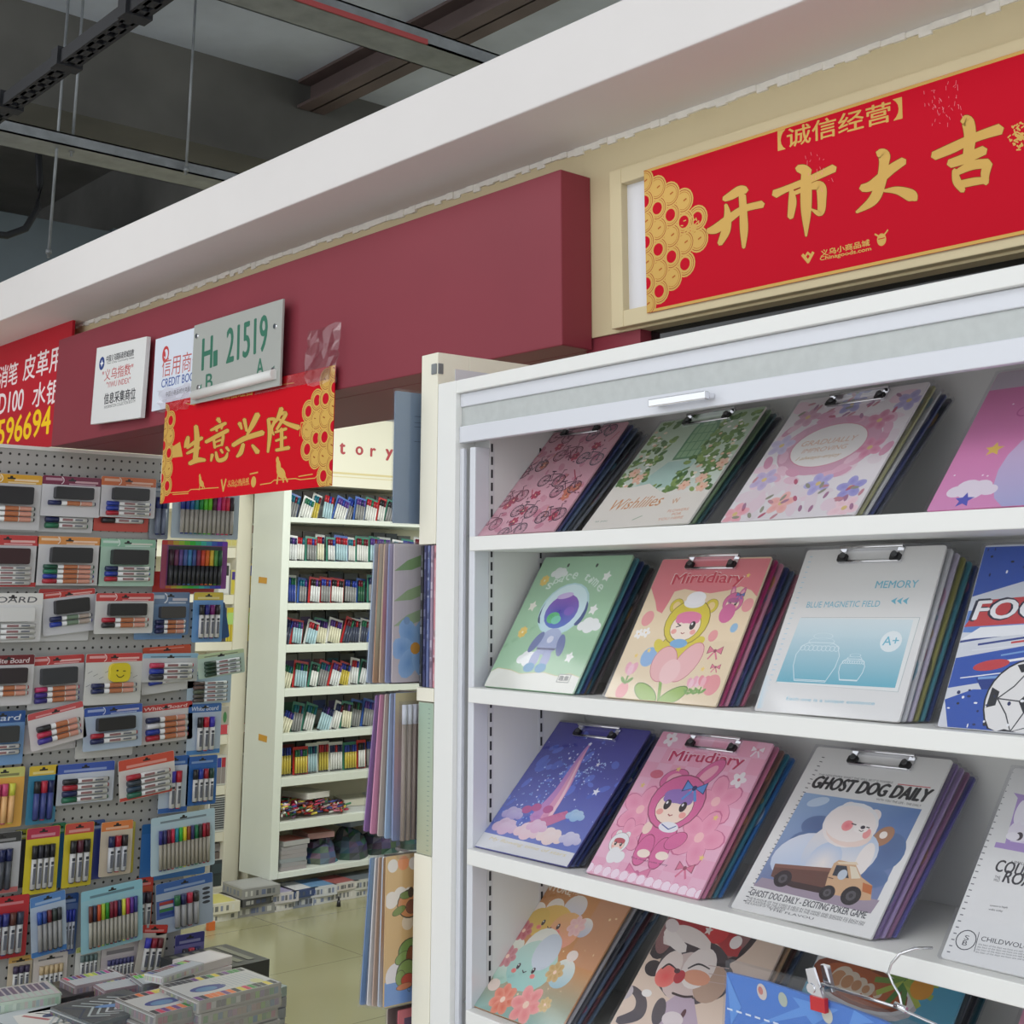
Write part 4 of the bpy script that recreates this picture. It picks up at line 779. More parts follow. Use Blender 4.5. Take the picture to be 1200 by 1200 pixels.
a = Art(z=.002, frame=F_, crop=C6); 
Pb = [(42, 965), (190, 1000), (330, 1045), (480, 1090), (640, 1150), (800, 1230), (800, 1500), (20, 1500)]
o2 = [a.q(*p) for p in Pb]; a.prism(o2, -.004, .0015, (62, 122, 206))
for P in ([(42, 965), (100, 1100), (60, 1170)], [(380, 1080), (200, 1150), (160, 1170), (420, 1120)], [(300, 1060), (480, 1110), (380, 1170)], [(540, 1110), (620, 1160), (520, 1170)]): a.qpoly(P, (90, 150, 224))
for i in range(9): a.line([a.q(46+i*36, 1105+i*11), a.q(64+i*36, 1111+i*11)], .0022, (220, 232, 246))
for x, y, r, c in ((180, 1040, .008, (206, 196, 190)), (262, 1070, .007, (176, 186, 170)), (435, 1130, .008, (206, 206, 190)), (175, 1035, .004, (196, 120, 110))): a.ell(a.q(x, y), r, r*1.2, c, 20)
bag = thing('plastic_bag', 'bright blue packaged sheet in clear plastic hanging from the red-tipped clip', 'bag', F_)
a.build('blue_sheet', M_PRINT, bag)
b = MB(); P = [a.q(*p) for p in ((44, 915), (190, 955), (370, 1000), (480, 1040), (640, 1110), (830, 1190), (830, 1500), (10, 1500))]; b.prism(P, -.0055, .0045); b.build('clear_wrapper', M_CLEAR, bag)

# ================================================================== side display frame and the pads hung from it
fr = thing('side_display', 'narrow cream side frame standing against the left of the white cabinet', 'frame', CAB @ Matrix.Translation((-1.96, 0, -EYE)))
Ff = frame(CAB @ Vector((0, 0, 0)), CE, (0, 0, 1)); zz = [hit(498, y, Ff)[1] for y in (638, 806, 822, 1003)]
def fbx(name, boxes, mat, parent=fr):
    b = MB()
    for lo, hi in boxes: b.box(lo, hi)
    o = b.build(name, mat, parent, bevel=.001); o.matrix_world = CAB; return o
X0, X1 = -1.990, -1.9375
fbx('post', [((X0, .075, -1.65), (X1, .30, .446))], M_CREAMLAM)
fbx('front_stile', [((X0, 0, zz[0]), (X1, .0749, .446)), ((X0, 0, zz[2]), (X1, .0749, zz[1])), ((X0, 0, -1.65), (X1, .0749, zz[3]))], M_CREAMLAM)
fbx('inset_panel', [((X1, .04, .392), (X1+.001, .285, .418))], M_ALU)
fbx('latch', [((-1.955, -.003, .405), (-1.940, 0, .425)), ((X1, .0, .405), (X1+.002, .012, .425))], M_STEEL)
def pad(x, px, y0, y1, wd, cols, label, arts=None, rot=0, grp='pads hung on the side frame', cat='paper pad', name='paper_pad', dep=None, th=.003):
    F = frame(CAB @ Vector((x, 0, 0)), CY, (0, 0, 1)); d0, z0 = hit(px, y0, F); z1 = hit(px, y1, F)[1]
    if dep is not None: d0 = dep
    F2 = move(F, d0, z1, 0); H = z0-z1
    if rot: F2 = move(F, d0, z0, 0, rot) @ Matrix.Translation((0, -H, 0))
    t = thing(name, label, cat, F2, grp); a = Art(z=th, frame=F2, crop=(420, 990, .175)); a.W, a.L = wd, H; a.clip = (.0005, .0005, wd-.0005, H-.0005)
    a.rbox((0, 0, 0), (wd, H, th), .003, cols[0])
    n = len(cols)-1
    for i in range(n): a.rect(0.001, H*i/n, wd-.001, H*(i+1)/n, cols[i], cols[i+1])
    if arts: arts(a)
    a.build('pad', M_PRINT, t)
    b = MB(); b.box((-.003, -.002, -.001), (wd+.002, H+.004, th+.0016)); b.build('clear_sleeve', M_CLEAR, t)
    return t
hk = MB()
for z in (hit(470, 636, xpl(-2.03))[1], hit(470, 812, xpl(-2.03))[1], hit(470, 1004, xpl(-2.03))[1]):
    hk.tube([(X0-.13, .05, z-.004), (X0, .05, z-.004)], .0025, n=6)
o = hk.build('wire_hook', M_CHROME, fr); o.matrix_world = CAB
pad(-2.012, 462.5, 458, 613, .23, [(118, 136, 156), (124, 142, 160)], 'tall slate blue plain pad in clear sleeve at the top of the side frame', lambda a: [a.line([(.045, a.L-.045-.004*k), (.2, a.L-.045-.004*k)], .0012, (70, 84, 106)) for k in (0, 3, 5, 12)])
def art_leaf(a):
    for v, c in ((.9, (130, 160, 112)), (.68, (150, 172, 130)), (.5, (156, 176, 140))): a.poly([(.0, a.L*(v-.1)), (.03, a.L*(v-.02)), (.09, a.L*(v+.06)), (.09, a.L*(v-.02)), (.04, a.L*(v-.09))], c)
    a.flower((.05, a.L*.24), .055, (120, 160, 206), (206, 150, 70), n=6, tip=(150, 184, 220)); a.ell((.03, a.L*.44), .007, .007, (130, 160, 196))
for i, (px, cs, lab) in enumerate(((461.5, [(196, 188, 190), (190, 184, 186)], 'grey pad with a blue flower and green leaves on the upper side hook'), (455.5, [(150, 160, 196), (200, 190, 214)], 'violet edged pad just left of the blue flower pad'), (450, [(206, 180, 150), (214, 150, 160), (214, 196, 190)], 'pink and beige pad, second left of the blue flower pad'), (444, [(190, 150, 120), (200, 206, 180), (226, 210, 196)], 'cream and orange pad, third left of the blue flower pad'), (438.5, [(170, 186, 204), (204, 204, 206)], 'pale grey blue pad, outermost on the upper side hook'))):
    pad(-2.012-.016*i, px, 637, 800, .21, cs, lab, art_leaf if i == 0 else None, rot=-.6*i)
for i, (px, cs, lab) in enumerate(((462, [(150, 164, 200), (206, 170, 176), (206, 196, 150)], 'yellow to blue shaded pad on the middle side hook'), (456.5, [(170, 196, 220), (180, 184, 206)], 'light blue pad just left of the yellow to blue shaded pad'), (451, [(196, 186, 172), (214, 186, 170)], 'beige pad on the middle side hook between blue and pink pads'), (445, [(220, 150, 180), (222, 160, 184)], 'rose pink pad on the middle side hook'), (440, [(150, 116, 168), (160, 130, 176)], 'purple pad, outermost on the middle side hook'))):
    pad(-2.03-.014*i, px, 812+i*.6, 985-3*i, .21, cs, lab, rot=-1.2*i)
F = frame(CAB @ Vector((-2.006, 0, 0)), CY, (0, 0, 1)); d0, z0 = hit(468.5, 822, F); z1 = hit(468.5, 1006, F)[1]
t = thing('pen_pack', 'clear pack of long grey brown pencils on the middle side hook', 'pencil pack', move(F, d0, z1))
for k in range(4):
    b = MB(); b.tube([(.008+.0115*k, .03, .004), (.008+.0115*k, z0-z1-.04, .004)], .0045, (150, 136, 126), n=8); b.tube([(.008+.0115*k, z0-z1-.04, .004), (.008+.0115*k, z0-z1-.006, .004)], .0047, (206, 208, 216), n=8); b.build('pencil', M_PLAST, t)
b = MB(); b.box((0, 0, -.002), (.054, z0-z1, .0095)); b.build('clear_bag', M_CLEAR, t)
def art_tan(a):
    q = a.q; OL = (70, 70, 50)
    for x, y, r, c in ((225, 140, .011, (232, 226, 216)), (295, 120, .012, (230, 150, 100)), (365, 120, .011, (232, 226, 216)), (215, 370, .014, (232, 224, 212)), (275, 340, .015, (232, 224, 212)), (330, 330, .012, (232, 224, 212)), (325, 515, .013, (224, 206, 176))): a.ell(q(x, y), r, r, c)
    a.rect(.001, .001, a.W-.001, a.L*.16, (112, 150, 204), (120, 160, 210)); a.ell(q(245, 880), .022, .022, (226, 220, 220)); a.rect(.001, .001, a.W-.001, a.L*.15, (112, 150, 204))
    for x, y, rx, ry, c, r in ((340, 390, .026, .022, (206, 140, 90), 0), (350, 410, .012, .011, (130, 80, 60), 0), (265, 440, .014, .006, (120, 140, 70), 20), (310, 335, .012, .006, (120, 140, 80), 0), (345, 315, .006, .008, (70, 60, 50), 0), (340, 700, .024, .018, (120, 150, 80), 10), (290, 755, .016, .009, (130, 156, 84), 20), (345, 760, .010, .02, (140, 80, 50), 0), (320, 860, .022, .022, (130, 154, 84), 30), (275, 890, .010, .012, (130, 154, 84), 0), (325, 900, .014, .010, (190, 80, 60), 0), (300, 945, .016, .005, (206, 130, 90), 5)): a.ell(q(x, y), rx*1.08, ry*1.1, OL, r); a.ell(q(x, y), rx, ry, c, r)
    a.text('QY', q(320, 985), q(362, 978), .008, (50, 60, 50), q=False)
for i, (px, cs, lab) in enumerate(((452, [(206, 170, 116), (214, 178, 122)], 'tan pad with cartoon trees and clouds on the lowest side hook'), (448, [(196, 206, 216), (216, 170, 130), (214, 170, 120)], 'orange edged pad just left of the tan cartoon pad'), (443.5, [(196, 170, 150), (206, 160, 116)], 'brown orange pad, second left of the tan cartoon pad'), (439.5, [(226, 224, 220), (220, 216, 210)], 'white pad, third left of the tan cartoon pad'), (433.5, [(110, 140, 180), (160, 186, 206)], 'light blue pad, outermost on the lowest side hook'))):
    pad(-2.012-.014*i, px, 1004+i*.3, 1180-i*1.2, .21, cs, lab, art_tan if i == 0 else None, rot=-.9*i)
pad(-2.02, 466, 1184, 1330, .2, [(214, 110, 120), (222, 130, 134)], 'coral pink pad hanging below the tan cartoon pad', lambda a: a.rect(.012, .02, .19, a.L-.014, (110, 96, 120)))
pad(-2.05, 453, 1182, 1330, .2, [(196, 186, 170), (120, 110, 106)], 'white edged dark pad below the lowest side hook')
for k, (c, lab) in enumerate((((40, 40, 44), 'black edged sheet pack, leftmost in the upper pocket of the side frame'), ((52, 54, 96), 'navy sheet pack in the upper pocket of the side frame'), ((96, 106, 150), 'speckled blue sheet pack in the upper pocket of the side frame'), ((150, 130, 150), 'mauve sheet pack in the upper pocket of the side frame'), ((196, 130, 140), 'pink sheet pack, rightmost in the upper pocket of the side frame'))):
    F = frame(CAB @ Vector((X0+.002+.0105*k, .004, 0)), CY, (0, 0, 1)); F2 = move(F, 0, zz[1]+.001); H = zz[0]-zz[1]-.003
    t = thing('sheet_pack', lab, 'sheet pack', F2, 'sheet packs in the upper pocket'); b = MB(); b.box((0, 0, 0), (.068, H, .0075), c); 
    for j in range(12): y = H*random.random()*.94; b.box((-.0006, y, .001), (0, y+H*.05, .006), mixc(c, (220, 222, 230), random.random()*.5))
    b.build('sheets', M_PRINT, t)
F = frame(CAB @ Vector((0, .006, 0)), CE, (0, 0, 1)); F2 = move(F, X0+.003, zz[3]+.001); H = zz[2]-zz[3]-.003
t = thing('sticker_sheet', 'pale green ruled sheet in the lower pocket of the side frame', 'sticker sheet', F2)
a = Art(z=.003); a.box((0, 0, 0), (.046, H, .003), (176, 184, 166)); a.rect(.001, .001, .045, H-.001, (176, 178, 150), (160, 184, 164))
for i in range(30): a.line([(.03, H*(.03+.032*i)), (.036, H*(.03+.032*i))], .0012, (120, 140, 130))
a.build('sheet', M_PRINT, t)
# ================================================================== signs on the shop front
def sign(name, label, cat, D, quad_tl, quad_br, col, th, art, mat=None, group=None, rot=0, boardname='board'):
    F = fas(D); x0, y1 = hit(*quad_tl, F); x1, y0 = hit(*quad_br, F); F2 = move(F, x0, y0, 0, rot)
    t = thing(name, label, cat, F2, group); a = Art(z=th, dz=1.2e-5, frame=F2); a.W, a.L = x1-x0, y1-y0
    a.clip = (.0005, .0005, a.W-.0005, a.L-.0005); a.box((0, 0, 0), (a.W, a.L, th), col); art(a, t); a.build(boardname, mat or [M_SIGN, M_GOLD], t); return t
GD, RED = (206, 160, 66), (198, 0, 34)
def coins(a, side, cols, r, L, W, tip=True):
    """fan of overlapping gold coins along one short edge"""
    a.mi = 1
    for i in range(cols-1, -1, -1):
        n = ([7, 6, 5, 4, 2] if cols == 5 else [7, 6, 4, 3] if cols == 4 else [6, 5])[i]; x = r*1.3*i
        for j in range(n):
            y = L/2+(j-(n-1)/2)*r*1.62; c = ((x if side < 0 else W-x), y)
            if not (0 < y < L): continue
            cl = lambda c_, rr: c_
            a0, a1 = (0, 360) if i else ((-90, 90) if side < 0 else (90, 270))
            for rr, cc in ((1.0, 1), (.0, 0)):
                if rr: a.mi = 1; a.ring(c, r*.72, r*.56, GD, n=18, a0=a0, a1=a1)
            a.mi = 0; a.ring(c, r*.84, r*.05, (150, 40, 30), a0=a0, a1=a1); a.ring(c, r*.68, r*.04, (170, 96, 40), a0=a0, a1=a1)
            if (i+j) % 2: a.ring(c, r*.24, r*.48, RED, a0=a0, a1=a1)
            else: a.mi = 1; a.ring(c, r*.24, r*.48, GD, a0=a0, a1=a1); a.mi = 0; a.line([(c[0]+(r*.06 if side < 0 else -r*.06), c[1]), (c[0]+(r*.3 if side < 0 else -r*.3), c[1]+r*.1)], r*.12, (170, 90, 40))
    a.mi = 0
def gbrush(a, strokes):
    strokes = [[(x, y, w_*1.18) for x, y, w_ in s] for s in strokes]
    a.mi = 0
    for s in strokes: a.brush(s, (120, 60, 20), grow=3)
    a.mi = 1
    for s in strokes: a.brush(s, GD)
    a.mi = 0
def gtext(a, body, pl, pr, h, bold=.02, shear=0):
    a.mi = 1; a.text(body, pl, pr, h, GD, bold=bold, shear=shear); a.mi = 0
K1, K2 = (740, 180, .2), (960, 50, .216667)
def art_big(a, t):
    W, L = a.W, a.L
    a.mi = 1; a.rect(0, 0, W, .006, GD); a.rect(0, L-.006, W, L, GD); a.mi = 0
    coins(a, -1, 5, .0265, L*.98, W); coins(a, 1, 5, .0265, L*.98, W)
    a.crop = K1
    a.mi = 1
    for i in range(60):
        an = random.uniform(0, 6.28); rr = random.uniform(0, 55); x, y = 350+rr*math.cos(an)*.9, 430+rr*math.sin(an)
        a.line([a.q(x, y), a.q(x+random.uniform(-16, 22), y+random.uniform(-18, 18))], .0022, GD)
    a.crop = K2
    for i in range(60):
        an = random.uniform(0, 6.28); rr = random.uniform(0, 70); x, y = 1090+rr*math.cos(an), 510+rr*math.sin(an)*1.1
        a.line([a.q(x, y), a.q(x+random.uniform(-22, 16), y+random.uniform(-18, 18))], .0024, GD)
    a.mi = 0; a.crop = K1
    gbrush(a, [[(545, 268, 26), (585, 248, 40), (640, 216, 46), (675, 214, 34)], [(450, 455, 26), (500, 440, 46), (570, 385, 40), (660, 325, 34), (770, 297, 36)], [(556, 300, 16), (566, 360, 34), (556, 450, 44), (520, 530, 26)], [(652, 245, 36), (658, 340, 38), (662, 450, 40), (660, 552, 16)]])
    gbrush(a, [[(975, 88, 34), (1010, 95, 52), (1035, 118, 56)], [(842, 238, 42), (910, 208, 32), (1030, 160, 34), (1190, 86, 40)], [(1025, 110, 46), (1026, 210, 56), (1026, 340, 50), (1026, 484, 10)], [(938, 200, 16), (946, 280, 40), (934, 375, 30)], [(960, 232, 20), (1040, 200, 26), (1108, 192, 50), (1118, 270, 44), (1108, 348, 34), (1056, 326, 8)]])
    a.crop = K2
    gbrush(a, [[(232, 788, 34), (290, 772, 46), (385, 690, 44), (460, 640, 36)], [(322, 596, 34), (352, 610, 56), (352, 660, 44), (338, 750, 46), (296, 850, 46), (204, 918, 12)], [(352, 802, 12), (425, 800, 36), (500, 828, 56), (526, 850, 20)]])
    gbrush(a, [[(622, 614, 40), (720, 572, 46), (850, 512, 42), (982, 468, 50)], [(782, 425, 40), (806, 430, 58), (818, 510, 54), (806, 620, 46)], [(708, 656, 40), (790, 628, 46), (896, 582, 42)], [(735, 690, 24), (748, 752, 40), (780, 802, 26)], [(742, 706, 26), (830, 664, 42), (918, 654, 44)], [(918, 650, 40), (900, 710, 40), (904, 762, 26)], [(766, 768, 36), (840, 752, 36), (910, 744, 30)]])
    a.crop = (680, 60, .43333)
    gtext(a, '【诚信经营】', (536, 270), (872, 182), .038, .012)
    gtext(a, '义乌小商品城', (652, 556), (784, 526), .0115, .03); gtext(a, 'Chinagoods.com', (650, 570), (788, 542), .009, .03)
    c = a.q(617, 560); a.mi = 1; k = .011
    a.line([(c[0]-k, c[1]+k*.7), (c[0], c[1]-k*.6), (c[0]+k, c[1]+k*.7)], .006, GD); a.line([(c[0]-k*.4, c[1]+k*.5), (c[0], c[1]+k*.9), (c[0]+k*.4, c[1]+k*.5)], .004, GD)
    c = a.q(816, 510); a.ell(c, .009, .011, GD); a.line([(c[0]-.012, c[1]+.012), (c[0]-.004, c[1]+.006)], .003, GD); a.line([(c[0]+.013, c[1]+.014), (c[0]+.004, c[1]+.006)], .003, GD); a.mi = 0; a.line([(c[0]-.006, c[1]+.002), (c[0]+.006, c[1]+.002)], .0016, RED)
    # scuffs and a strip of clear tape
    for i in range(70): 
        x, y = random.choice([(980, 110), (985, 150), (640, 330)]); p = (680+(x-0+random.gauss(0, 26))*.43333, 60+(y+random.gauss(0, 30))*.43333); p = hit(*p, a.frame); a.line([p, (p[0]+random.uniform(-.003, .003), p[1]-random.uniform(0, .009))], .0009, (222, 120, 132))
bigF = fas(1.915)
sg = thing('banner_recess', 'cream framed recess holding the big red banner above the white cabinet', 'sign frame', fas(1.94))
Fw = fas(1.94)
x0, z1 = hit(722, 204, Fw); z0 = hit(722, 388, Fw)[1]
b = MB(); XR = -.30
b.box((x0, z0, -.0), (x0+.034, z1, .022)); b.build('frame_side', M_YELLOW, sg, bevel=.002)
b = MB(); b.box((x0+.034, z1-.034, 0), (XR, z1, .022)); b.build('frame_top', M_YELLOW, sg, bevel=.002)
b = MB(); b.box((x0+.034, z0, 0), (XR, z0+.034, .022)); b.build('frame_bottom', M_YELLOW, sg, bevel=.002)
b = MB(); b.box((x0+.034, z0+.034, .001), (XR, z1-.034, .003)); b.build('perforated_panel', M_PERF, sg)
x1 = hit(755, 200, bigF)[0]
F_ = bigF
t = sign('red_banner', 'large red and gold banner with four golden brush characters, above the white cabinet', 'banner', 1.915, (755, 200), (755.01, 368), RED, .0012, lambda a, t: None)
for ch in list(t.children): bpy.data.objects.remove(ch)
a = Art(z=.0013, dz=1.2e-5, frame=t.matrix_world.copy()); a.W, a.L = 1.12, hit(755, 200, bigF)[1]-hit(755, 368, bigF)[1]
a.clip = (.0003, .0003, a.W-.0003, a.L-.0003); a.box((0, 0, 0), (a.W, a.L, .0012), RED); art_big(a, t); a.build('sheet', [M_SIGN, M_GOLDD], t)
# ---- small banner taped under the fascia
K3 = (180, 420, .191667)
D2 = 1.838
Fb = fas(D2)
def art_small(a, t):
    W, L = a.W, a.L
    coins(a, 1, 4, .030, L*.98, W); coins(a, -1, 2, .030, L*.98, W)
    a.crop = K3
    gbrush(a, [[(214, 480, 18), (206, 520, 26), (192, 545, 8)], [(208, 548, 14), (250, 516, 20), (300, 486, 18)], [(262, 414, 22), (268, 500, 28), (258, 620, 26)], [(206, 582, 12), (250, 560, 20), (284, 546, 14)], [(222, 644, 20), (270, 622, 28), (318, 622, 16)]])
    gbrush(a, [[(396, 370, 24), (410, 392, 14)], [(352, 440, 12), (400, 418, 20), (445, 396, 16)], [(382, 418, 14), (390, 445, 14)], [(424, 408, 14), (418, 432, 10)], [(322, 512, 18), (390, 476, 22), (458, 440, 20)], [(370, 482, 14), (378, 548, 14)], [(370, 484, 12), (426, 466, 16), (420, 532, 14)], [(382, 512, 10), (416, 498, 12)], [(380, 542, 10), (420, 528, 10)], [(362, 588, 18), (354, 628, 10)], [(384, 572, 12), (398, 622, 20), (440, 612, 20), (456, 576, 8)], [(414, 558, 14), (426, 578, 12)], [(448, 544, 16), (464, 566, 12)]])
    gbrush(a, [[(528, 396, 22), (542, 432, 12)], [(558, 372, 20), (572, 444, 14)], [(640, 342, 30), (606, 410, 26), (574, 468, 10)], [(488, 532, 22), (560, 490, 26), (672, 454, 28)], [(552, 524, 18), (536, 576, 24), (512, 602, 12)], [(606, 530, 14), (640, 574, 28)]])
    gbrush(a, [[(704, 372, 16), (714, 460, 22), (702, 574, 12)], [(704, 372, 14), (744, 376, 18), (726, 430, 14), (738, 468, 10)], [(786, 306, 24), (762, 368, 18), (738, 402, 8)], [(768, 346, 14), (812, 338, 20), (756, 434, 14)], [(768, 372, 12), (826, 402, 22), (890, 424, 28)], [(746, 452, 12), (815, 430, 16)], [(786, 430, 18), (786, 560, 18)], [(750, 504, 12), (814, 482, 14)], [(752, 562, 16), (832, 546, 20)]])
    gtext(a, '诚信经营', (425, 255), (610, 222), .034, .03); gtext(a, '义乌小商品城', (455, 778), (585, 760), .014, .02); gtext(a, 'Chinagoods.com', (455, 792), (588, 778), .009, .02)
    a.mi = 1
    for P in ([(105, 822), (215, 815), (230, 802), (280, 800), (320, 795), (400, 790)], [(655, 772), (720, 762), (740, 745), (870, 735), (900, 742), (990, 732), (1012, 708)], [(200, 275), (250, 285), (290, 262), (415, 232)], [(640, 186), (740, 168), (860, 150)], [(120, 832), (215, 826)], [(890, 722), (975, 708)]): a.line([a.q(*p) for p in P], .0026, GD)
    for x, y in ((296, 765), (782, 700)):
        c = a.q(x, y); k = .7 if x < 500 else 1.1; a.ell(c, .022*k, .012*k, GD, -25); a.ell((c[0]-.012*k, c[1]+.016*k), .010*k, .016*k, GD, 15); a.ell((c[0]-.018*k, c[1]+.032*k), .007*k, .008*k, GD); a.line([(c[0]+.014*k, c[1]-.006*k), (c[0]+.030*k, c[1]-.022*k)], .006*k, GD); a.line([(c[0]-.012*k, c[1]), (c[0]-.016*k, c[1]-.024*k)], .006*k, GD); a.line([(c[0]+.006*k, c[1]), (c[0]+.012*k, c[1]-.022*k)], .006*k, GD)
    c = a.q(430, 778); a.line([(c[0]-.012, c[1]+.016), (c[0], c[1]-.014), (c[0]+.012, c[1]+.016)], .007, GD); c = a.q(614, 755); a.ell(c, .013, .015, GD); a.line([(c[0]-.02, c[1]+.022), (c[0]+.02, c[1]+.024)], .004, GD)
    for x in (905, 925, 945, 965, 985): a.line([a.q(x, 395), a.q(x-8, 475)], .003, GD)
    a.line([a.q(905, 395), a.q(1000, 372)], .003, GD); a.qpoly([(118, 540), (165, 510), (182, 600), (120, 608)], (214, 150, 60)); a.mi = 0
p = [hit(x, y, Fb) for x, y in ((190, 470), (392, 432), (391, 569), (193, 590))]
x0 = (p[0][0]+p[3][0])/2; W_ = (p[1][0]+p[2][0])/2-x0; y0 = (p[2][1]+p[3][1])/2; L_ = (p[0][1]+p[1][1])/2-y0
sb = thing('red_banner', 'small red and gold banner taped to the bottom edge of the maroon fascia', 'banner', move(Fb, x0, y0))
a = Art(z=.0016, dz=1.2e-5, frame=move(Fb, x0, y0)); a.W, a.L = W_, L_
a.clip = (.0003, .0003, W_-.0003, L_-.0003); a.box((0, 0, 0), (W_, L_, .0015), (206, 0, 26)); art_small(a, sb); a.build('sheet', [M_SIGN, M_GOLD], sb)
def crumple(name, cx, cy, w_, h_, seed, parent, z):
    rd = random.Random(seed); b = MB(); n = 7; g = [[b.pts([(cx-w_/2+w_*i/n+rd.uniform(-.006, .006), cy-h_/2+h_*j/n+rd.uniform(-.006, .006), z+rd.uniform(0, .014))]) for i in range(n+1)] for j in range(n+1)]
    for j in range(n):
        for i in range(n): b.face([g[j][i], g[j][i+1], g[j+1][i+1], g[j+1][i]], (250, 250, 250))
    return b.build(name, M_CLEARTAPE, parent)
M_CLEARTAPE = m_clear('clear_tape', (250, 246, 248), .10, .2)
crumple('clear_tape', .07, L_+.005, .19, .07, 1, sb, .004); crumple('clear_tape', W_-.05, L_+.03, .15, .15, 2, sb, .004)
b = MB(); b.box((W_*.58, L_-.034, .0052), (W_*.98, L_-.002, .0056), (250, 240, 240)); b.build('tape_strip', M_CLEARTAPE, sb)
# ---- small plates on the fascia
K4 = (0, 380, .28333)
def plate(name, label, D, tl, br, col, th, fn, cat='sign plate', mat=None, rot=0):
    return sign(name, label, cat, D, tl, br, col, th, fn, mat, rot=rot, boardname='plate')
NV, DK = (54, 66, 110), (60, 60, 64)
def art_idx(a, t):
    a.crop = K4; c = a.q(438, 164); a.ell(c, .020, .022, (50, 70, 130)); a.star(c, .013, WHITE, n=4)
    a.text('中国义乌国际商贸城指数', (456, 160), (570, 132), .022, DK, bold=.02); a.text('Yiwu China Commodity Index', (458, 172), (572, 146), .010, DK)
    a.text('"义乌指数"', (438, 240), (566, 208), .038, (190, 96, 96), bold=.01); a.text('"YIWU INDEX"', (456, 266), (556, 244), .019, (190, 110, 110), bold=.02)
    a.text('信息采集商位', (446, 334), (576, 310), .036, DK, bold=.02); a.text('INFORMATION COLLECTION BOOTH', (448, 352), (576, 324), .010, DK)
plate('index_plate', 'white index plate with red quoted characters, left plate on the maroon fascia', 1.834, (117, 409), (170, 485), (222, 222, 220), .014, art_idx, rot=-2)
def art_cred(a, t):
    a.crop = K4; c = a.q(690, 125); a.ell(c, .022, .026, (196, 70, 70)); a.ell((c[0]+.002, c[1]), .013, .016, (216, 222, 232)); a.ell((c[0]-.008, c[1]+.004), .006, .014, (196, 70, 70), 30)
    a.text('信用商位', (672, 222), (838, 186), .062, (188, 96, 92)); a.text('CREDIT BOOTH', (672, 264), (838, 226), .026, (80, 100, 160), bold=.02); a.text('中国小商品城信用商位', (690, 302), (802, 276), .016, DK)
plate('credit_plate', 'pale blue white credit booth plate with red characters, partly behind the green lettered plate', 1.843, (184, 398), (236, 470), (216, 222, 232), .004, art_cred)
M_FROST = nmat('grey_acrylic', (168, 170, 164), rough=0.22, coat=0.4)
def art_num(a, t):
    a.crop = K4; G = (44, 112, 88)
    a.text('H', (842, 192), (884, 178), .092, G, bold=.02); a.text('1', (890, 176), (906, 170), .044, G, bold=.03); a.text('21519', (944, 164), (1112, 108), .100, G, bold=.02)
    a.text('B', (858, 272), (886, 264), .044, G, bold=.02); a.text('A', (1068, 216), (1098, 206), .046, G, bold=.02)
    for x, y in ((836, 262), (1136, 188)): c = a.q(x, y); a.poly([(c[0]-.012, c[1]), (c[0]+.008, c[1]+.010), (c[0]+.008, c[1]-.010)], G)
    b = MB()
    for x, y in ((824, 50), (1148, 10), (830, 262), (1140, 190)):
        c = a.q(x, y); b.tube([(*c, -.012), (*c, .010)], .007, n=10)
    b.build('stand_off_screw', M_CHROME, t)
    b = MB(); p0 = a.q(818, 296); p1 = a.q(1152, 208); n = 1
    b.tube([(p0[0], p0[1], .012), (p1[0], p1[1], .012)], .014, n=12); b.build('white_tube', M_LAM, t)
plate('number_plate', 'grey acrylic booth number plate with green letters H1 21519, above the small banner', 1.825, (230, 382), (330, 452), (170, 172, 166), .006, art_num, mat=[M_PRINT, M_GOLD])
# ---- neighbour's red sign at the left
K5 = (0, 380, .28333)
def art_red(a, t):
    a.crop = K5; w_ = (240, 226, 226); y_ = (250, 206, 30)
    a.text('消', (2, 268), (38, 260), .088, w_, bold=.012); a.text('笔', (42, 258), (80, 246), .088, w_, bold=.012); a.text('皮革用', (104, 238), (262, 190), .095, w_, bold=.012)
    a.text('D100', (2, 374), (104, 354), .080, w_, bold=.02); a.text('水银', (142, 346), (256, 326), .090, w_, bold=.012); a.text('13725', (-110, 520), (-4, 506), .100, y_, bold=.025); a.text('596694', (-2, 506), (216, 452), .100, y_, bold=.025)
    a.text('可擦', (-90, 290), (-6, 275), .088, w_, bold=.012)
rs = sign('shop_sign', 'red neighbouring shop sign with white characters and yellow digits, cut off at left', 'shop sign', 1.90, (-60, 422), (78, 520), (186, 34, 48), .01, art_red)
# ---- cream fascia with red letters inside the booth
tb = thing('letter_fascia', 'cream panel with spaced red letters above the white marker shelves', 'sign panel', xpl(-6.62))
Ft = xpl(-6.62); y0, z0 = hit(330, 575, Ft); 
a = Art(z=.0, dz=1e-4, frame=Ft); a.z = a.z0 = .001
a.box((y0-.05, .625, -.3), (6.6, 1.045, .0), (238, 234, 212))
for z, h, c in ((.700, .012, (222, 206, 150)), (.682, .006, (226, 214, 170))): a.rect(y0-.05, z, 6.6, z+h, c)
for ch, x, y in (('s', 372, 533), ('t', 401, 532), ('o', 421, 533), ('r', 437, 535), ('y', 456, 536)):
    p = hit(x, y, Ft); wd = {'t': .034, 'r': .036}.get(ch, .05); a.text(ch, (p[0]-wd/2, p[1]-(.018 if ch == 'y' else 0)), (p[0]+wd/2, p[1]-(.018 if ch == 'y' else 0)), {'t': .066, 'y': .066}.get(ch, .05), (176, 36, 44), q=False, bold=.05)
a.build('panel', M_PRINT, tb)
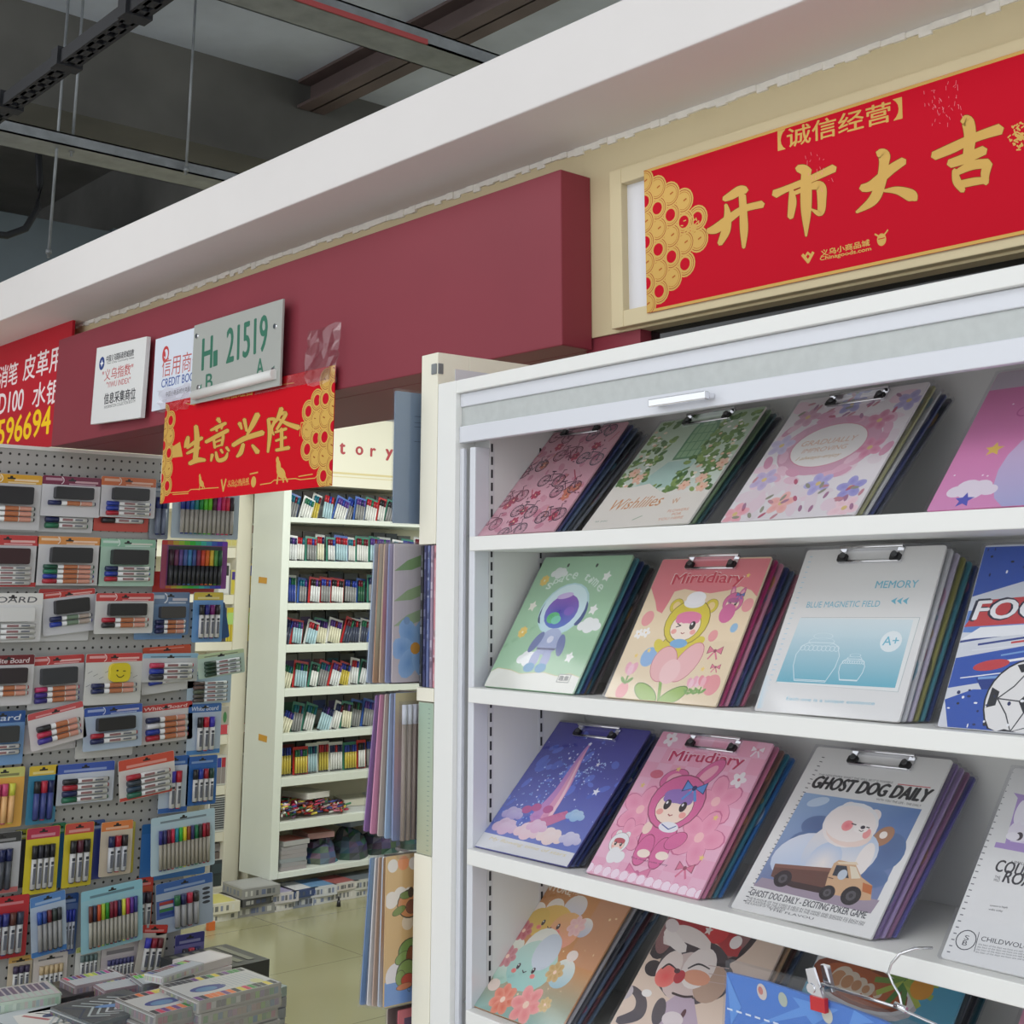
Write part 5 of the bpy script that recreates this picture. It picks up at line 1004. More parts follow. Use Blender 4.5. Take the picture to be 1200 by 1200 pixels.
# ================================================================== pegboard with packs of markers
PX = -4.6
FP = xpl(PX)
pb = thing('pegboard', 'grey perforated pegboard hung full of marker packs, at the left', 'pegboard', frame((PX, 0, 0), (0, 1, 0), (0, 0, 1)))
def pbox(name, lo, hi, mat):
    b = MB(); b.box(lo, hi); return b.build(name, mat, pb, M=Matrix.Translation((PX, 0, 0)))
yr = hit(188.5, 560, FP)[0]; zt = hit(100, 531.5, FP)[1]+EYE; yr2 = 2.43
pbox('upper_panel', (-.02, .6, 1.62), (0, yr, zt), M_PEG); pbox('lower_panel', (-.02, .6, .30), (0, yr2, 1.6199), M_PEG); pbox('top_edge', (-.03, .6, zt), (.006, yr, zt+.012), M_LAM); pbox('frame_foot', (-.05, .62, 0), (-.0201, yr2-.02, .45), M_STEEL)
PEGROT = 0
BLK, GRN, BLU, RD_, NVY = (42, 42, 46), (40, 110, 80), (44, 64, 160), (176, 40, 56), (36, 44, 88)
MULTI = [(46, 60, 140), (50, 70, 150), (40, 100, 160), (40, 130, 130), (40, 140, 70), (90, 190, 60), (110, 200, 50), (90, 50, 70), (190, 60, 150), (214, 50, 100), (220, 60, 90), (60, 50, 60)]
MULT2 = [(110, 60, 50), (60, 60, 80), (206, 90, 50), (170, 200, 60), (50, 140, 50), (130, 40, 60), (140, 40, 60), (50, 50, 90), (226, 226, 80), (200, 60, 100), (100, 60, 150), (60, 70, 140)]
MULT3 = [(50, 50, 130), (60, 60, 110), (110, 40, 70), (200, 50, 80), (40, 140, 160), (60, 180, 70), (226, 214, 60), (150, 80, 40), (60, 60, 110), (40, 120, 80), (60, 60, 60), (170, 40, 60), (130, 40, 50)]
ZZ = 0
def marker(parent, x, y, ln, rad, cap, body, vert, tip=None, z=.004, caplen=.30, stripe=None):
    b = MB(); d = (lambda t: (x, y+ln*(1-t), z+rad)) if vert else (lambda t: (x+ln*t, y, z+rad))
    b.tube([d(0), d(caplen)], rad, cap, n=7); b.tube([d(caplen), d(.97)], rad*.93, body, n=7); b.tube([d(.97), d(1)], rad*.7, tip or cap, n=7)
    if stripe: b.tube([d(caplen+.12), d(caplen+.40)], rad*.96, stripe, n=7, cap=False); b.tube([d(caplen+.42), d(.92)], rad*.95, mixc(stripe, (240, 190, 190), .5), n=7, cap=False)
    elif sum(body) > 600 and rad > .004:
        if vert: b.box((x-rad*.42, y+ln*.14, z+rad*1.7), (x+rad*.42, y+ln*.5, z+rad*1.99), (104, 108, 120)); b.box((x-rad*.42, y+ln*.53, z+rad*1.7), (x+rad*.42, y+ln*.6, z+rad*1.99), (60, 64, 76))
        else: b.box((x+ln*.38, y-rad*.42, z+rad*1.7), (x+ln*.62, y+rad*.42, z+rad*1.99), (150, 110, 112)); b.box((x+ln*.68, y-rad*.3, z+rad*1.7), (x+ln*.86, y+rad*.3, z+rad*1.99), (110, 114, 124))
    b.build('marker', M_PLAST, parent)
def pack(kind, rect, hdr, card, caps, label, rot=0, lay=0, body=(226, 226, 224), eraser=BLK, word=None, stripe=None, hf=.17, foot=None, extra=None, th=.22, fan=0, caplen=.3):
    global ZZ
    x0, y0, x1, y1 = rect; cy = (y0+y1)/2; cx = (x0+x1)/2
    a0 = hit(x0, cy, FP)[0]; a1 = hit(x1, cy, FP)[0]; b0 = hit(cx, y1, FP)[1]; b1 = hit(cx, y0, FP)[1]; W, L = a1-a0, b1-b0
    F = FP @ Matrix.Translation((a0+W/2, b1-.012, .006+lay*.022)) @ Matrix.Rotation(math.radians(rot), 4, 'Z') @ Matrix.Translation((-W/2, -L+.012, 0))
    t = thing('marker_pack', label, 'marker pack', F, 'marker packs hung on the pegboard')
    a = Art(z=.0021, dz=4e-5); a.W, a.L = W, L; hh = L*hf
    a.clip = (.0005, .0005, W-.0005, L-.0005); a.rbox((0, 0, 0), (W, L, .002), .006, card)
    a.poly([(.001, L-hh), (W-.001, L-hh), (W-.001, L-.004), (W-.006, L-.0005), (.006, L-.0005), (.001, L-.004)], hdr)
    if foot: a.rect(.001, .001, W-.001, L*.09, foot)
    tc = mixc(hdr, (255, 255, 255), .8) if sum(hdr) < 480 else mixc(hdr, (30, 30, 40), .7)
    if word: a.text(word, (W*.1, L-hh*.82), (W*.9, L-hh*.82), hh*.5, tc, q=False, bold=.02, shear=.1)
    elif kind == 'E': a.rect(W*.06, L-hh*.55, W*.34, L-hh*.25, mixc(hdr, (255, 255, 255), .55)); a.ring((W*.30, L-hh*.5), hh*.42, hh*.10, mixc(hdr, (255, 255, 255), .8), a0=-70, a1=70); a.rect(W*.55, L-hh*.72, W*.94, L-hh*.5, mixc(hdr, (255, 240, 235), .7)); a.rect(W*.45, L-hh*.95, W*.9, L-hh*.82, mixc(hdr, (255, 255, 255), .6))
    else: a.rect(W*.14, L-hh*.85, W*.86, L-hh*.6, mixc(hdr, tc, .55))
    a.poly([(W/2-.014, L-.012), (W/2-.006, L-.012), (W/2-.004, L-.006), (W/2+.004, L-.006), (W/2+.006, L-.012), (W/2+.014, L-.012), (W/2+.014, L-.017), (W/2-.014, L-.017)], (30, 30, 34))
    if extra == 'lines':
        for k in range(9): a.line([(W*.05+k*W*.1, L*.62-.01*(k % 3)), (W*.12+k*W*.1, L*.66-.01*(k % 3))], .0016, (120, 120, 124))
        for k in range(9): a.line([(W*.03+k*W*.1, L*.36), (W*.1+k*W*.1, L*.4)], .0016, (120, 120, 124))
    if extra == 'rainbow':
        n = 12
        for k in range(n):
            import colorsys; c = tuple(int(255*v) for v in colorsys.hsv_to_rgb(k/n*.82, .75, .72)); a.rect(W*k/n, L*.9, W*(k+1)/n, L-.002, c); a.rect(W*k/n, .001, W*(k+1)/n, L*.06, c)
        a.rect(0.001, .002, W*.08, L*.9, (150, 60, 90)); a.rect(W*.92, .002, W-.001, L*.9, (130, 60, 140)); a.rect(W*.1, L*.07, W*.91, L*.88, (44, 48, 52)); a.rect(W*.12, L*.26, W*.6, L*.5, (90, 110, 104)); a.rect(W*.62, L*.26, W*.9, L*.52, (60, 50, 62))
    if extra == 'picture':
        a.rect(.002, L*.3, W*.36, L*.66, (70, 100, 170)); 
        for k, c in enumerate(((176, 60, 60), (200, 206, 210), (60, 130, 80), (50, 70, 150))): a.rect(W*.06, L*(.57-.07*k), W*.30, L*(.63-.07*k), c)
        for k in range(4): a.ell((W*.88, L*(.70-.09*k)), W*.07, L*.03, (60, 64, 76))
    a.build('card', M_PRINT, t)
    n = max(1, len(caps)); inner = L-hh
    if kind == 'E':
        eh = inner*.38; ew = W*.64; ey = L-hh-inner*.07-eh
        b = MB()
        if extra == 'lines':
            b.rbox((W*.40, ey-.004, .002), (W*.76, ey+eh+.006, .020), min(eh*.45, .02), (226, 206, 46), n=5)
        else: b.rbox((W*.2, ey, .002), (W*.2+ew, ey+eh, .026), .006, eraser)
        e = b.build('eraser', M_PLAST, t, bevel=.003)
        if extra == 'lines':
            b = Art(z=.0203, dz=5e-5); c = (W*.58, ey+eh*.5); b.ell((c[0]-.012, c[1]+.008), .004, .003, (60, 50, 20)); b.ell((c[0]+.014, c[1]+.006), .006, .0016, (60, 50, 20)); b.ring(c, .015, .003, (60, 50, 20), a0=200, a1=330); b.build('smile', M_MATTE, e)
        rows = ey-.010; rad = min(.0088, rows/n/2.12)
        for i, c in enumerate(caps): marker(t, W*.11, ey-.005-rad*2.1*(i+.5), W*.78, rad, c, body, False, stripe=stripe, caplen=.26)
    elif kind == 'H':
        rad = min(.0098, inner*.78/n/2.1)
        for i, c in enumerate(caps): marker(t, W*.12, inner*.5+rad*2.1*((n-1)/2-i)-.004, W*.76, rad, c, body, False, stripe=stripe, caplen=caplen)
    elif kind == 'V':
        wd = W*(.70 if n < 8 else .80); rad = min(wd/n/2.08, .0115); ln = inner*.8
        for i, c in enumerate(caps):
            xx = W/2+(i-(n-1)/2)*rad*2.08
            marker(t, xx, inner*.09, ln, rad, c, body, True, stripe=stripe, caplen=caplen)
    return t
GB = (176, 172, 164)
P_ = pack; RDH = (196, 62, 62)
ST = (190, 120, 84)
# row A
P_('E', (-30, 556, 44, 621), (222, 168, 50), (206, 206, 208), [BLK, BLK, BLK], 'eraser set on a yellow-orange header card, leftmost in the top pegboard row', lay=1, stripe=ST)
P_('H', (-30, 585, 42, 623), (200, 200, 200), (206, 206, 206), [BLK], 'grey marker card hanging behind the yellow-orange header set', lay=0)
P_('E', (44, 559, 114, 606), (120, 28, 66), (214, 214, 218), [NVY], 'eraser set on a maroon header card with one navy-capped marker, top pegboard row', lay=1, stripe=ST, hf=.22)
P_('H', (43, 586, 108, 624), (200, 200, 204), (206, 206, 208), [NVY, NVY, GRN], 'three navy and green capped markers showing below the maroon header set', lay=0)
P_('E', (113, 560, 178, 607), (214, 110, 54), (216, 216, 220), [BLU, BLU, RD_], 'eraser set on an orange header card with blue and red caps, top pegboard row', lay=1, hf=.22)
P_('H', (109, 590, 173, 623), (200, 70, 60), (196, 76, 66), [BLK], 'red card showing below the orange header eraser set', lay=0)
P_('V', (175, 566, 197, 632), (110, 124, 140), (150, 160, 170), [(46, 56, 110), (40, 48, 100)], 'slate grey card with two dark blue pens, beside the small red banner', lay=0, body=(120, 130, 150))
P_('V', (194, 572, 272, 632), (176, 194, 208), (178, 194, 206), MULTI, 'pale blue card of twelve rainbow fineliners, just under the small red banner', lay=2, body=GB, caplen=.36, hf=.08)
# row B
P_('E', (-35, 627, 40, 688), RDH, (208, 208, 210), [(200, 190, 190)]*4, 'red header eraser set with four pale markers, leftmost in the second pegboard row', lay=1, eraser=(58, 30, 36), foot=(190, 50, 50), hf=.2)
P_('E', (38, 629, 113, 686), (224, 150, 80), (212, 212, 214), [(26, 80, 60), (40, 120, 90), BLU, RD_], 'orange and white header eraser set with green, blue and red markers, second pegboard row', lay=1, stripe=ST)
P_('E', (111, 632, 177, 687), (150, 200, 172), (176, 208, 190), [NVY, BLU, RD_], 'mint green eraser set with three markers, second pegboard row', lay=1)
P_('V', (178, 670, 250, 696), (190, 60, 50), (196, 66, 56), [], 'red card sticking out below the rainbow framed pen set', lay=0)
P_('V', (181, 634, 258, 690), (70, 90, 130), (120, 60, 110), [(60, 40, 50), (110, 60, 90), (100, 80, 140), (80, 100, 160), (70, 130, 180), (70, 90, 150), (130, 60, 90), (206, 80, 60), (220, 110, 50), (226, 190, 70), (90, 150, 80), (40, 90, 60)], 'rainbow framed wallet of twelve colour pens with a black window, second pegboard row', lay=2, body=(50, 52, 56), extra='rainbow', hf=.1, caplen=.45)
# row C
P_('E', (-30, 695, 42, 752), (226, 224, 220), (220, 220, 220), [(210, 210, 212)]*3, 'white eraser set with a white header lettered BOARD, third pegboard row', lay=2, eraser=(222, 222, 220), word='BOARD', hf=.24)
P_('H', (42, 690, 104, 751), RDH, (214, 214, 214), [GRN], 'red header card with green-capped marker behind the tilted eraser set', lay=0, stripe=ST)
P_('E', (44, 692, 106, 742), (196, 62, 56), (212, 212, 216), [NVY, BLU], 'tilted red header eraser set with navy and blue markers, third pegboard row', lay=1, rot=6, stripe=(120, 140, 120), hf=.14)
P_('E', (104, 695, 172, 742), RDH, (214, 214, 212), [RD_, BLK], 'red header eraser set with red and black markers, third pegboard row', lay=2, stripe=ST, hf=.2)
P_('H', (157, 702, 213, 749), (110, 150, 200), (130, 170, 214), [RD_], 'light blue card showing below the steel blue eraser set', lay=0, foot=(120, 160, 210))
P_('E', (172, 694, 217, 744), (110, 134, 166), (120, 150, 186), [NVY, (60, 60, 110), NVY], 'steel blue card with a grey eraser, right of the red headers in third row', lay=1, eraser=(70, 68, 68), hf=.28, stripe=ST)
P_('V', (240, 708, 262, 750), (30, 70, 120), (36, 84, 140), [], 'dark blue card edge behind the blue and yellow marker card', lay=0, rot=12)
P_('V', (218, 694, 253, 752), (214, 190, 70), (110, 160, 214), [BLK, (50, 50, 130), (120, 40, 110), (50, 44, 50)], 'blue and yellow card of four white markers with dark caps, third pegboard row', lay=2, hf=.16)
# row D
P_('E', (-30, 767, 32, 826), (110, 26, 36), (210, 208, 210), [RD_, RD_], 'dark maroon header set lettered White Board, leftmost in the fourth pegboard row', lay=2, eraser=(48, 40, 46), word='White Board', hf=.2, stripe=ST)
P_('E', (28, 768, 93, 829), RDH, (208, 208, 208), [(200, 60, 110), (70, 50, 140), (60, 50, 130)], 'red header eraser set with pink and violet caps, left of the smiley set', lay=1, eraser=(56, 58, 64), stripe=ST, rot=2)
P_('E', (92, 765, 158, 824), RDH, (214, 214, 210), [NVY, NVY], 'red header card with a yellow smiley eraser and two navy markers', lay=2, extra='lines', stripe=ST)
P_('V', (166, 757, 222, 780), (214, 84, 54), (206, 84, 56), [], 'orange red card peeping out above the light marker card, fourth pegboard row', lay=0, rot=3)
P_('H', (160, 775, 222, 810), (200, 204, 208), (206, 206, 206), [BLU], 'white card with one blue-capped marker hanging under the light marker card', lay=1, rot=5)
P_('H', (159, 765, 224, 798), (150, 190, 214), (206, 208, 210), [(196, 60, 90), BLU, (60, 60, 70)], 'light card of three white markers with red, blue and black caps, fourth pegboard row', lay=2, rot=-1)
P_('H', (215, 786, 266, 824), (176, 200, 220), (182, 204, 222), [(92, 76, 72), (110, 86, 80), (96, 104, 86), (100, 96, 90), (92, 84, 80)], 'light blue card of five white markers with brown caps, at the pegboard edge', lay=1, body=(226, 230, 232))
P_('H', (220, 763, 274, 791), (196, 214, 170), (190, 214, 200), [(50, 76, 60)]*4, 'mint card of four white markers with dark green caps, at the pegboard edge', lay=3, rot=6, body=(226, 232, 234))
# row E
P_('E', (-30, 833, 24, 896), (40, 84, 150), (120, 160, 206), [(60, 80, 76), (60, 80, 76)], 'blue card eraser set, leftmost in the fifth pegboard row', lay=1, eraser=(56, 58, 60), word='board', hf=.22)
P_('H', (26, 846, 88, 880), (206, 200, 200), (212, 208, 208), [RD_], 'white card showing below the tilted red three-marker card', lay=0, rot=3)
P_('H', (24, 828, 89, 872), (200, 80, 84), (220, 214, 214), [BLK, (190, 50, 80), (70, 60, 150)], 'tilted red header card of three markers in a window tray, fifth pegboard row', lay=2, rot=11, stripe=ST)
P_('H', (88, 840, 155, 887), (210, 208, 206), (216, 214, 210), [GRN, GRN], 'white card with green caps hanging below the blue header eraser set', lay=0)
P_('E', (90, 826, 158, 876), (50, 84, 170), (180, 196, 216), [RD_, NVY], 'blue header set with a big black eraser and red marker, fifth pegboard row', lay=2, hf=.2, rot=2)
P_('H', (157, 824, 220, 869), RDH, (216, 212, 212), [NVY, (226, 226, 230), BLU, RD_], 'red header card lettered White Board with four markers, fifth pegboard row', lay=1, word='White Board', rot=3, stripe=ST)
P_('V', (215, 824, 254, 883), (60, 110, 180), (190, 206, 224), [BLK, (190, 40, 60), (70, 60, 180)], 'blue header card of black, red and blue white-bodied markers, fifth pegboard row', lay=1, word='White Board', foot=(80, 140, 206))
# row F
P_('V', (-25, 899, 23, 969), (206, 206, 120), (232, 176, 80), [(200, 70, 110), (206, 80, 120), (214, 214, 80)], 'yellow and orange card of pink and yellow pens, leftmost in the sixth pegboard row', lay=1, body=(240, 190, 130))
P_('V', (28, 896, 62, 964), (222, 190, 60), (60, 136, 170), [BLK, (190, 50, 70), NVY], 'teal card with yellow header and three slim markers, sixth pegboard row', lay=1, body=(70, 80, 140))
P_('H', (60, 893, 129, 940), (60, 90, 180), (206, 212, 222), [BLK, RD_, NVY, GRN], 'blue header card of four white markers with black, red, navy and green caps', lay=1, hf=.24)
P_('H', (130, 884, 195, 932), (214, 84, 64), (222, 218, 214), [RD_, (60, 70, 80), (50, 70, 90), (50, 110, 90)], 'tilted red orange header card of four green-capped markers in a tray, sixth pegboard row', lay=2, rot=6, foot=(206, 76, 66), hf=.26)
P_('V', (182, 885, 216, 951), (40, 96, 176), (196, 210, 226), [(70, 60, 170), (190, 40, 56)], 'blue header card of two white markers with blue and red caps, sixth pegboard row', lay=1, foot=(50, 104, 180))
P_('V', (214, 885, 249, 942), (46, 100, 180), (50, 110, 184), [BLK, BLU, (160, 40, 56), (40, 70, 60)], 'bright blue card of four white markers, at the right end of the sixth pegboard row', lay=1)
# row G
P_('V', (-28, 975, 19, 1046), (60, 60, 62), (196, 196, 200), [(150, 60, 66), NVY, NVY], 'grey card with dark header and dark pens, leftmost in the seventh pegboard row', lay=1, body=(80, 84, 92), foot=(200, 110, 110))
P_('V', (14, 972, 30, 1040), (160, 160, 60), (60, 60, 66), [], 'dark card with an olive top between grey and yellow cards', lay=0)
P_('V', (58, 964, 74, 1040), (60, 130, 90), (50, 110, 160), [], 'teal blue card edge between the two yellow marker cards', lay=0)
P_('V', (25, 968, 64, 1045), (190, 50, 80), (226, 206, 50), [BLK, (50, 50, 60), BLK, BLK], 'bright yellow card of four black and white markers, seventh pegboard row', lay=1, body=(214, 214, 212))
P_('V', (70, 963, 104, 1037), (206, 80, 70), (222, 202, 54), [BLK, (90, 40, 56), BLK], 'bright yellow card of three black and white markers, seventh pegboard row', lay=1, body=(214, 214, 212))
P_('V', (98, 961, 120, 1030), (70, 96, 150), (56, 66, 140), [], 'dark blue card behind the beige marker card', lay=0)
P_('V', (140, 963, 156, 1023), (206, 200, 90), (206, 190, 60), [], 'yellow card edge at the right of the beige marker card', lay=0)
P_('V', (113, 961, 150, 1024), (226, 130, 70), (214, 200, 180), [NVY, (176, 40, 56), (50, 44, 46)], 'beige card with orange header and three markers, seventh pegboard row', lay=1, body=(214, 216, 220))
P_('V', (164, 962, 240, 1028), (50, 110, 170), (60, 120, 186), [], 'blue card hanging behind the pale blue thirteen-pen card', lay=0)
P_('V', (168, 951, 242, 1018), (184, 212, 224), (190, 214, 226), MULT3, 'pale blue card of thirteen colour fineliners, right end of the seventh pegboard row', lay=2, body=(170, 164, 150), caplen=.34, hf=.14, rot=3)
# row H
P_('V', (-20, 1049, 28, 1121), (196, 44, 56), (190, 46, 58), [(50, 50, 120), (56, 60, 130), (96, 56, 50), (60, 66, 84)], 'red card of blue and brown capped pens, leftmost in the eighth pegboard row', lay=1, body=(206, 206, 206))
P_('V', (66, 1047, 89, 1118), (46, 80, 140), (96, 120, 170), [(46, 60, 160)]*4, 'navy clear pack of four slanted blue pens, eighth pegboard row', lay=0, body=(196, 200, 210))
P_('V', (29, 1046, 70, 1117), (90, 140, 206), (190, 206, 226), [(50, 90, 180), (60, 80, 150), (110, 50, 56), (60, 70, 66), (60, 62, 66)], 'light blue tilted card of five clear pens, eighth pegboard row', lay=1, body=(160, 160, 160), foot=(70, 130, 200), rot=6)
P_('V', (156, 1028, 177, 1092), (206, 60, 54), (206, 90, 60), [(60, 60, 80), (60, 50, 60)], 'narrow red orange card of dark pens, eighth pegboard row', lay=0)
P_('V', (86, 1035, 157, 1107), (150, 206, 222), (160, 208, 222), MULT2, 'sky blue card of twelve colour fineliners, eighth pegboard row', lay=2, body=(176, 172, 160), caplen=.38, hf=.16, rot=4)
P_('V', (177, 1028, 243, 1087), (60, 104, 176), (176, 190, 210), [(50, 110, 70), (50, 54, 100), (190, 50, 76), (60, 54, 56)], 'blue card with a picture and four grey markers, right end of the eighth pegboard row', lay=1, body=(170, 170, 172), extra='picture', rot=4, hf=.2)
# row I
P_('V', (8, 1120, 36, 1160), (222, 176, 96), (214, 200, 176), [(70, 60, 90)]*3, 'tan header card just above the boxes at lower left', lay=0)
P_('V', (37, 1117, 77, 1165), (222, 214, 210), (226, 218, 214), [(214, 190, 150)]*5, 'white card with tiny crayons beside the tan header card', lay=0)
P_('V', (87, 1108, 116, 1145), (200, 206, 120), (224, 224, 220), [(110, 130, 130)]*4, 'white card with a yellow green header, lowest pegboard row', lay=0)
P_('V', (117, 1101, 161, 1146), (222, 214, 216), (216, 206, 210), [(80, 80, 130)]*7, 'white and pink card with a blue corner, lowest pegboard row', lay=0, hf=.4)
P_('V', (160, 1082, 191, 1138), (206, 60, 56), (206, 200, 190), [(70, 70, 190), (150, 40, 60), (110, 50, 56)], 'grey white card with red top and three blue and maroon markers, lowest pegboard row', lay=1, rot=-8)
P_('V', (200, 1092, 234, 1140), (60, 60, 130), (120, 116, 170), [BLK, (176, 50, 60), NVY], 'violet blue boxed card of three pens, right end of the lowest pegboard row', lay=1, body=(190, 190, 196), hf=.26)
# ================================================================== shelves inside the booth
cbz = [(.551, .476), (.266, .207), (-.004, -.057), (-.269, -.317), (-.531, -.578), (-.784, -.835), (-1.056, -1.107), (-1.305, -1.355)]
cs = thing('wall_shelf', 'cream wall shelving bay behind the end of the pegboard', 'shelf', Matrix.Translation((-7.15, 3.3, 0)))
def wb(name, lo, hi, mat, parent, bevel=.002):
    b = MB(); b.box(lo, hi); o = b.build(name, mat, parent, bevel=bevel); o.matrix_world = Matrix.Translation((0, 0, EYE)); return o
for z1, z0 in cbz: wb('shelf_board', (-7.299, 2.4, z0), (-7.0, 3.93, z1), M_CREAMLAM, cs)
wb('base_board', (-7.299, 2.4, -1.649), (-6.97, 3.93, -1.59), M_CREAMLAM, cs); wb('post', (-7.299, 3.9305, -1.649), (-6.985, 4.025, .98), M_CREAMLAM, cs); wb('top_board', (-7.299, 2.4, .9), (-7.0, 3.93, .98), M_CREAMLAM, cs)
ms = thing('marker_rack', 'tall white wall rack with rows of marker packs, under the cream sign panel', 'shelf', Matrix.Translation((-6.75, 5.4, 0)))
rz = [(.433, .404), (.187, .149), (-.05, -.088), (-.279, -.321), (-.519, -.56), (-.76, -.80), (-.993, -1.037), (-1.222, -1.266), (-1.481, -1.511)]
wb('side_panel', (-6.933, 4.0, -1.511), (-6.6, 4.05, .62), M_GREENLAM, ms); wb('side_panel', (-6.933, 6.9, -1.511), (-6.6, 6.95, .62), M_GREENLAM, ms)
for z1, z0 in rz: wb('shelf_board', (-6.932, 4.0505, z0), (-6.6, 6.8995, z1), M_GREENLAM, ms)
FSd = frame((0, 3.9995, EYE), (1, 0, 0), (0, 0, 1))
for px, py, lab in ((308, 680, 'upper orange tape tag on the white rack side'), (308, 865, 'lower orange tape tag on the white rack side')):
    x, z = hit(px, py, FSd); b = MB(); b.box((-.045, -.017, 0), (.045, .017, .0015), (214, 156, 40)); o = b.build('tape_tag', M_PRINT, M=move(FSd, x, z, 0, -4)); tag(o, lab, 'tape')
# ---- marker packs on the rack
rk = random.Random(21)
CN = [('red', (176, 40, 52)), ('blue', (44, 64, 160)), ('black', (40, 40, 44)), ('green', (36, 110, 80)), ('navy', (34, 42, 90)), ('maroon', (110, 30, 46)), ('teal', (30, 110, 130)), ('violet', (90, 60, 140))]
BD = [('white', (230, 230, 226)), ('white', (226, 226, 222)), ('white', (222, 224, 224)), ('grey', (150, 150, 150)), ('cream', (226, 222, 196)), ('pale blue', (176, 206, 214)), ('yellow', (206, 186, 80))]
ORD = ['first', 'second', 'third', 'fourth', 'fifth', 'sixth', 'seventh', 'eighth', 'ninth', 'tenth', 'eleventh', 'twelfth', 'thirteenth', 'fourteenth', 'fifteenth', 'sixteenth', 'seventeenth', 'eighteenth']
def bag_pack(caps, body, n, h, back=None, inv=False):
    b = MB(); wd = .0165*n
    if back: b.box((-.006, -.008, 0), (-.004, wd+.008, h*1.12), back)
    for i in range(n):
        y = .0165*(i+.5); c = caps[i % len(caps)]
        if inv: b.tube([(.004, y, .004), (.004, y, h*.3)], .0079, c, n=6); b.tube([(.004, y, h*.3), (.004, y, h)], .0075, body, n=6)
        else:
            b.tube([(.004, y, .004), (.004, y, h*.03+.004)], .0079, (50, 50, 54), n=6); b.tube([(.004, y, h*.03+.004), (.004, y, h*.72)], .0075, body, n=6); b.tube([(.004, y, h*.72), (.004, y, h)], .0079, c, n=6)
    return b, wd
for r in range(7):
    zt = rz[r][0]; y = 4.06; k = 0
    lean = [.34, .1, .12, .30, .28, .34, .0][r]
    while y < 5.02 and k < 18:
        n = rk.choice([3, 4, 4, 5]); (c1n, c1), (c2n, c2) = rk.sample(CN, 2); bn, bc = rk.choice(BD if r != 2 else BD+[('dark green', (50, 96, 70)), ('red', (160, 60, 60)), ('blue', (60, 80, 160))])
        if r in (4, 3) and rk.random() < .35: bn, bc = 'dark', (70, 76, 96)
        h = rk.uniform(.128, .150); back = rk.choice([None, (226, 226, 226), (196, 50, 50), (60, 100, 180), (214, 216, 214), (60, 130, 110)]) 
        b, wd = bag_pack([c1, c1, c2], bc, n, h, back)
        dz = .0; y += rk.uniform(.004, .014)
        m = Matrix.Translation((-6.665-rk.uniform(0, .03), y, EYE+zt+.003)) @ Matrix.Rotation(-lean*rk.uniform(.6, 1.3), 4, 'X') @ Matrix.Rotation(-.16 if r != 6 else -.04, 4, 'Y')
        o = b.build('marker_pack', M_PLAST, M=m)
        tag(o, f'{bn} markers with {c1n} and {c2n} caps, {ORD[k]} from left, {ORD[r]} white rack shelf', 'marker pack', f'marker packs on the {ORD[r]} white rack shelf')
        y += wd+rk.uniform(.0, .006); k += 1
    # second, darker row of hanging bags behind
    y = 4.07; k = 0
    while y < 5.0 and k < 12:
        wd = rk.uniform(.08, .11); c = rk.choice([(120, 124, 124), (150, 152, 150), (96, 100, 100), (130, 120, 110), (80, 90, 96)]); b = MB(); hh = rk.uniform(.165, .19)
        if r == 0: hh = .17
        b.box((0, 0, 0), (.03, wd, hh), c); b.box((.0301, .008, hh*.55), (.032, wd-.008, hh*.8), mixc(c, rk.choice(CN)[1], .6)); b.box((.0301, .008, hh*.1), (.032, wd-.008, hh*.5), mixc(c, (226, 226, 226), .5))
        o = b.build('spare_pack', M_PRINT, M=Matrix.Translation((-6.86, y, EYE+zt+.001)))
        tag(o, f'spare grey pack at the back, {ORD[k]} from left on the {ORD[r]} white rack shelf', 'spare pack', f'spare packs at the back of the {ORD[r]} white rack shelf'); y += wd+.008; k += 1
# loose pens and flat packs on the seventh shelf
zt = rz[6][0]
zt7 = rz[7-1][0]
def flat(name, cat, label, lo, size, col, rz_=0, stripes=None, grp=None, mat=None, top=None):
    b = MB(); sx, sy, sz = size; b.rbox((-sx/2, -sy/2, 0), (sx/2, sy/2, sz), min(.008, sx*.1), col)
    if top: a_ = Art(z=sz+.0004); a_.rect(-sx*.42, -sy*.42, sx*.42, sy*.42, top); b2 = a_; off = len(b.v); b.v += b2.v; [b.face([i+off for i in f], c) for f, c in zip(b2.f, b2.c)]
    if name == 'carton':
        for i in range(6): y = -sy*.42+sy*.84*i/6; b.box((sx/2-.001, y, sz*.25), (sx/2+.0006, y+sy*rk.uniform(.05, .12), sz*.75), rk.choice([mixc(col, (50, 54, 62), .6), mixc(col, (60, 80, 140), .5), mixc(col, (226, 226, 222), .6), mixc(col, (90, 96, 104), .7)]))
        for i in range(5): x_ = -sx*.42+sx*.84*i/5; b.box((x_, -sy/2-.0006, sz*.25), (x_+sx*rk.uniform(.05, .12), -sy/2+.001, sz*.75), rk.choice([mixc(col, (50, 54, 62), .5), mixc(col, (60, 80, 140), .4)]))
    if stripes:
        for j, c in enumerate(stripes):
            n = len(stripes); yy = -sy/2+sy*(j+.5)/n; b.tube([(-sx*.44, yy, sz+.003), (sx*.44, yy, sz+.003)], sy/n*.42, c, n=6)
    o = b.build(name, mat or M_PRINT, M=Matrix.Translation(lo) @ Matrix.Rotation(rz_, 4, 'Z')); return tag(o, label, cat, grp)
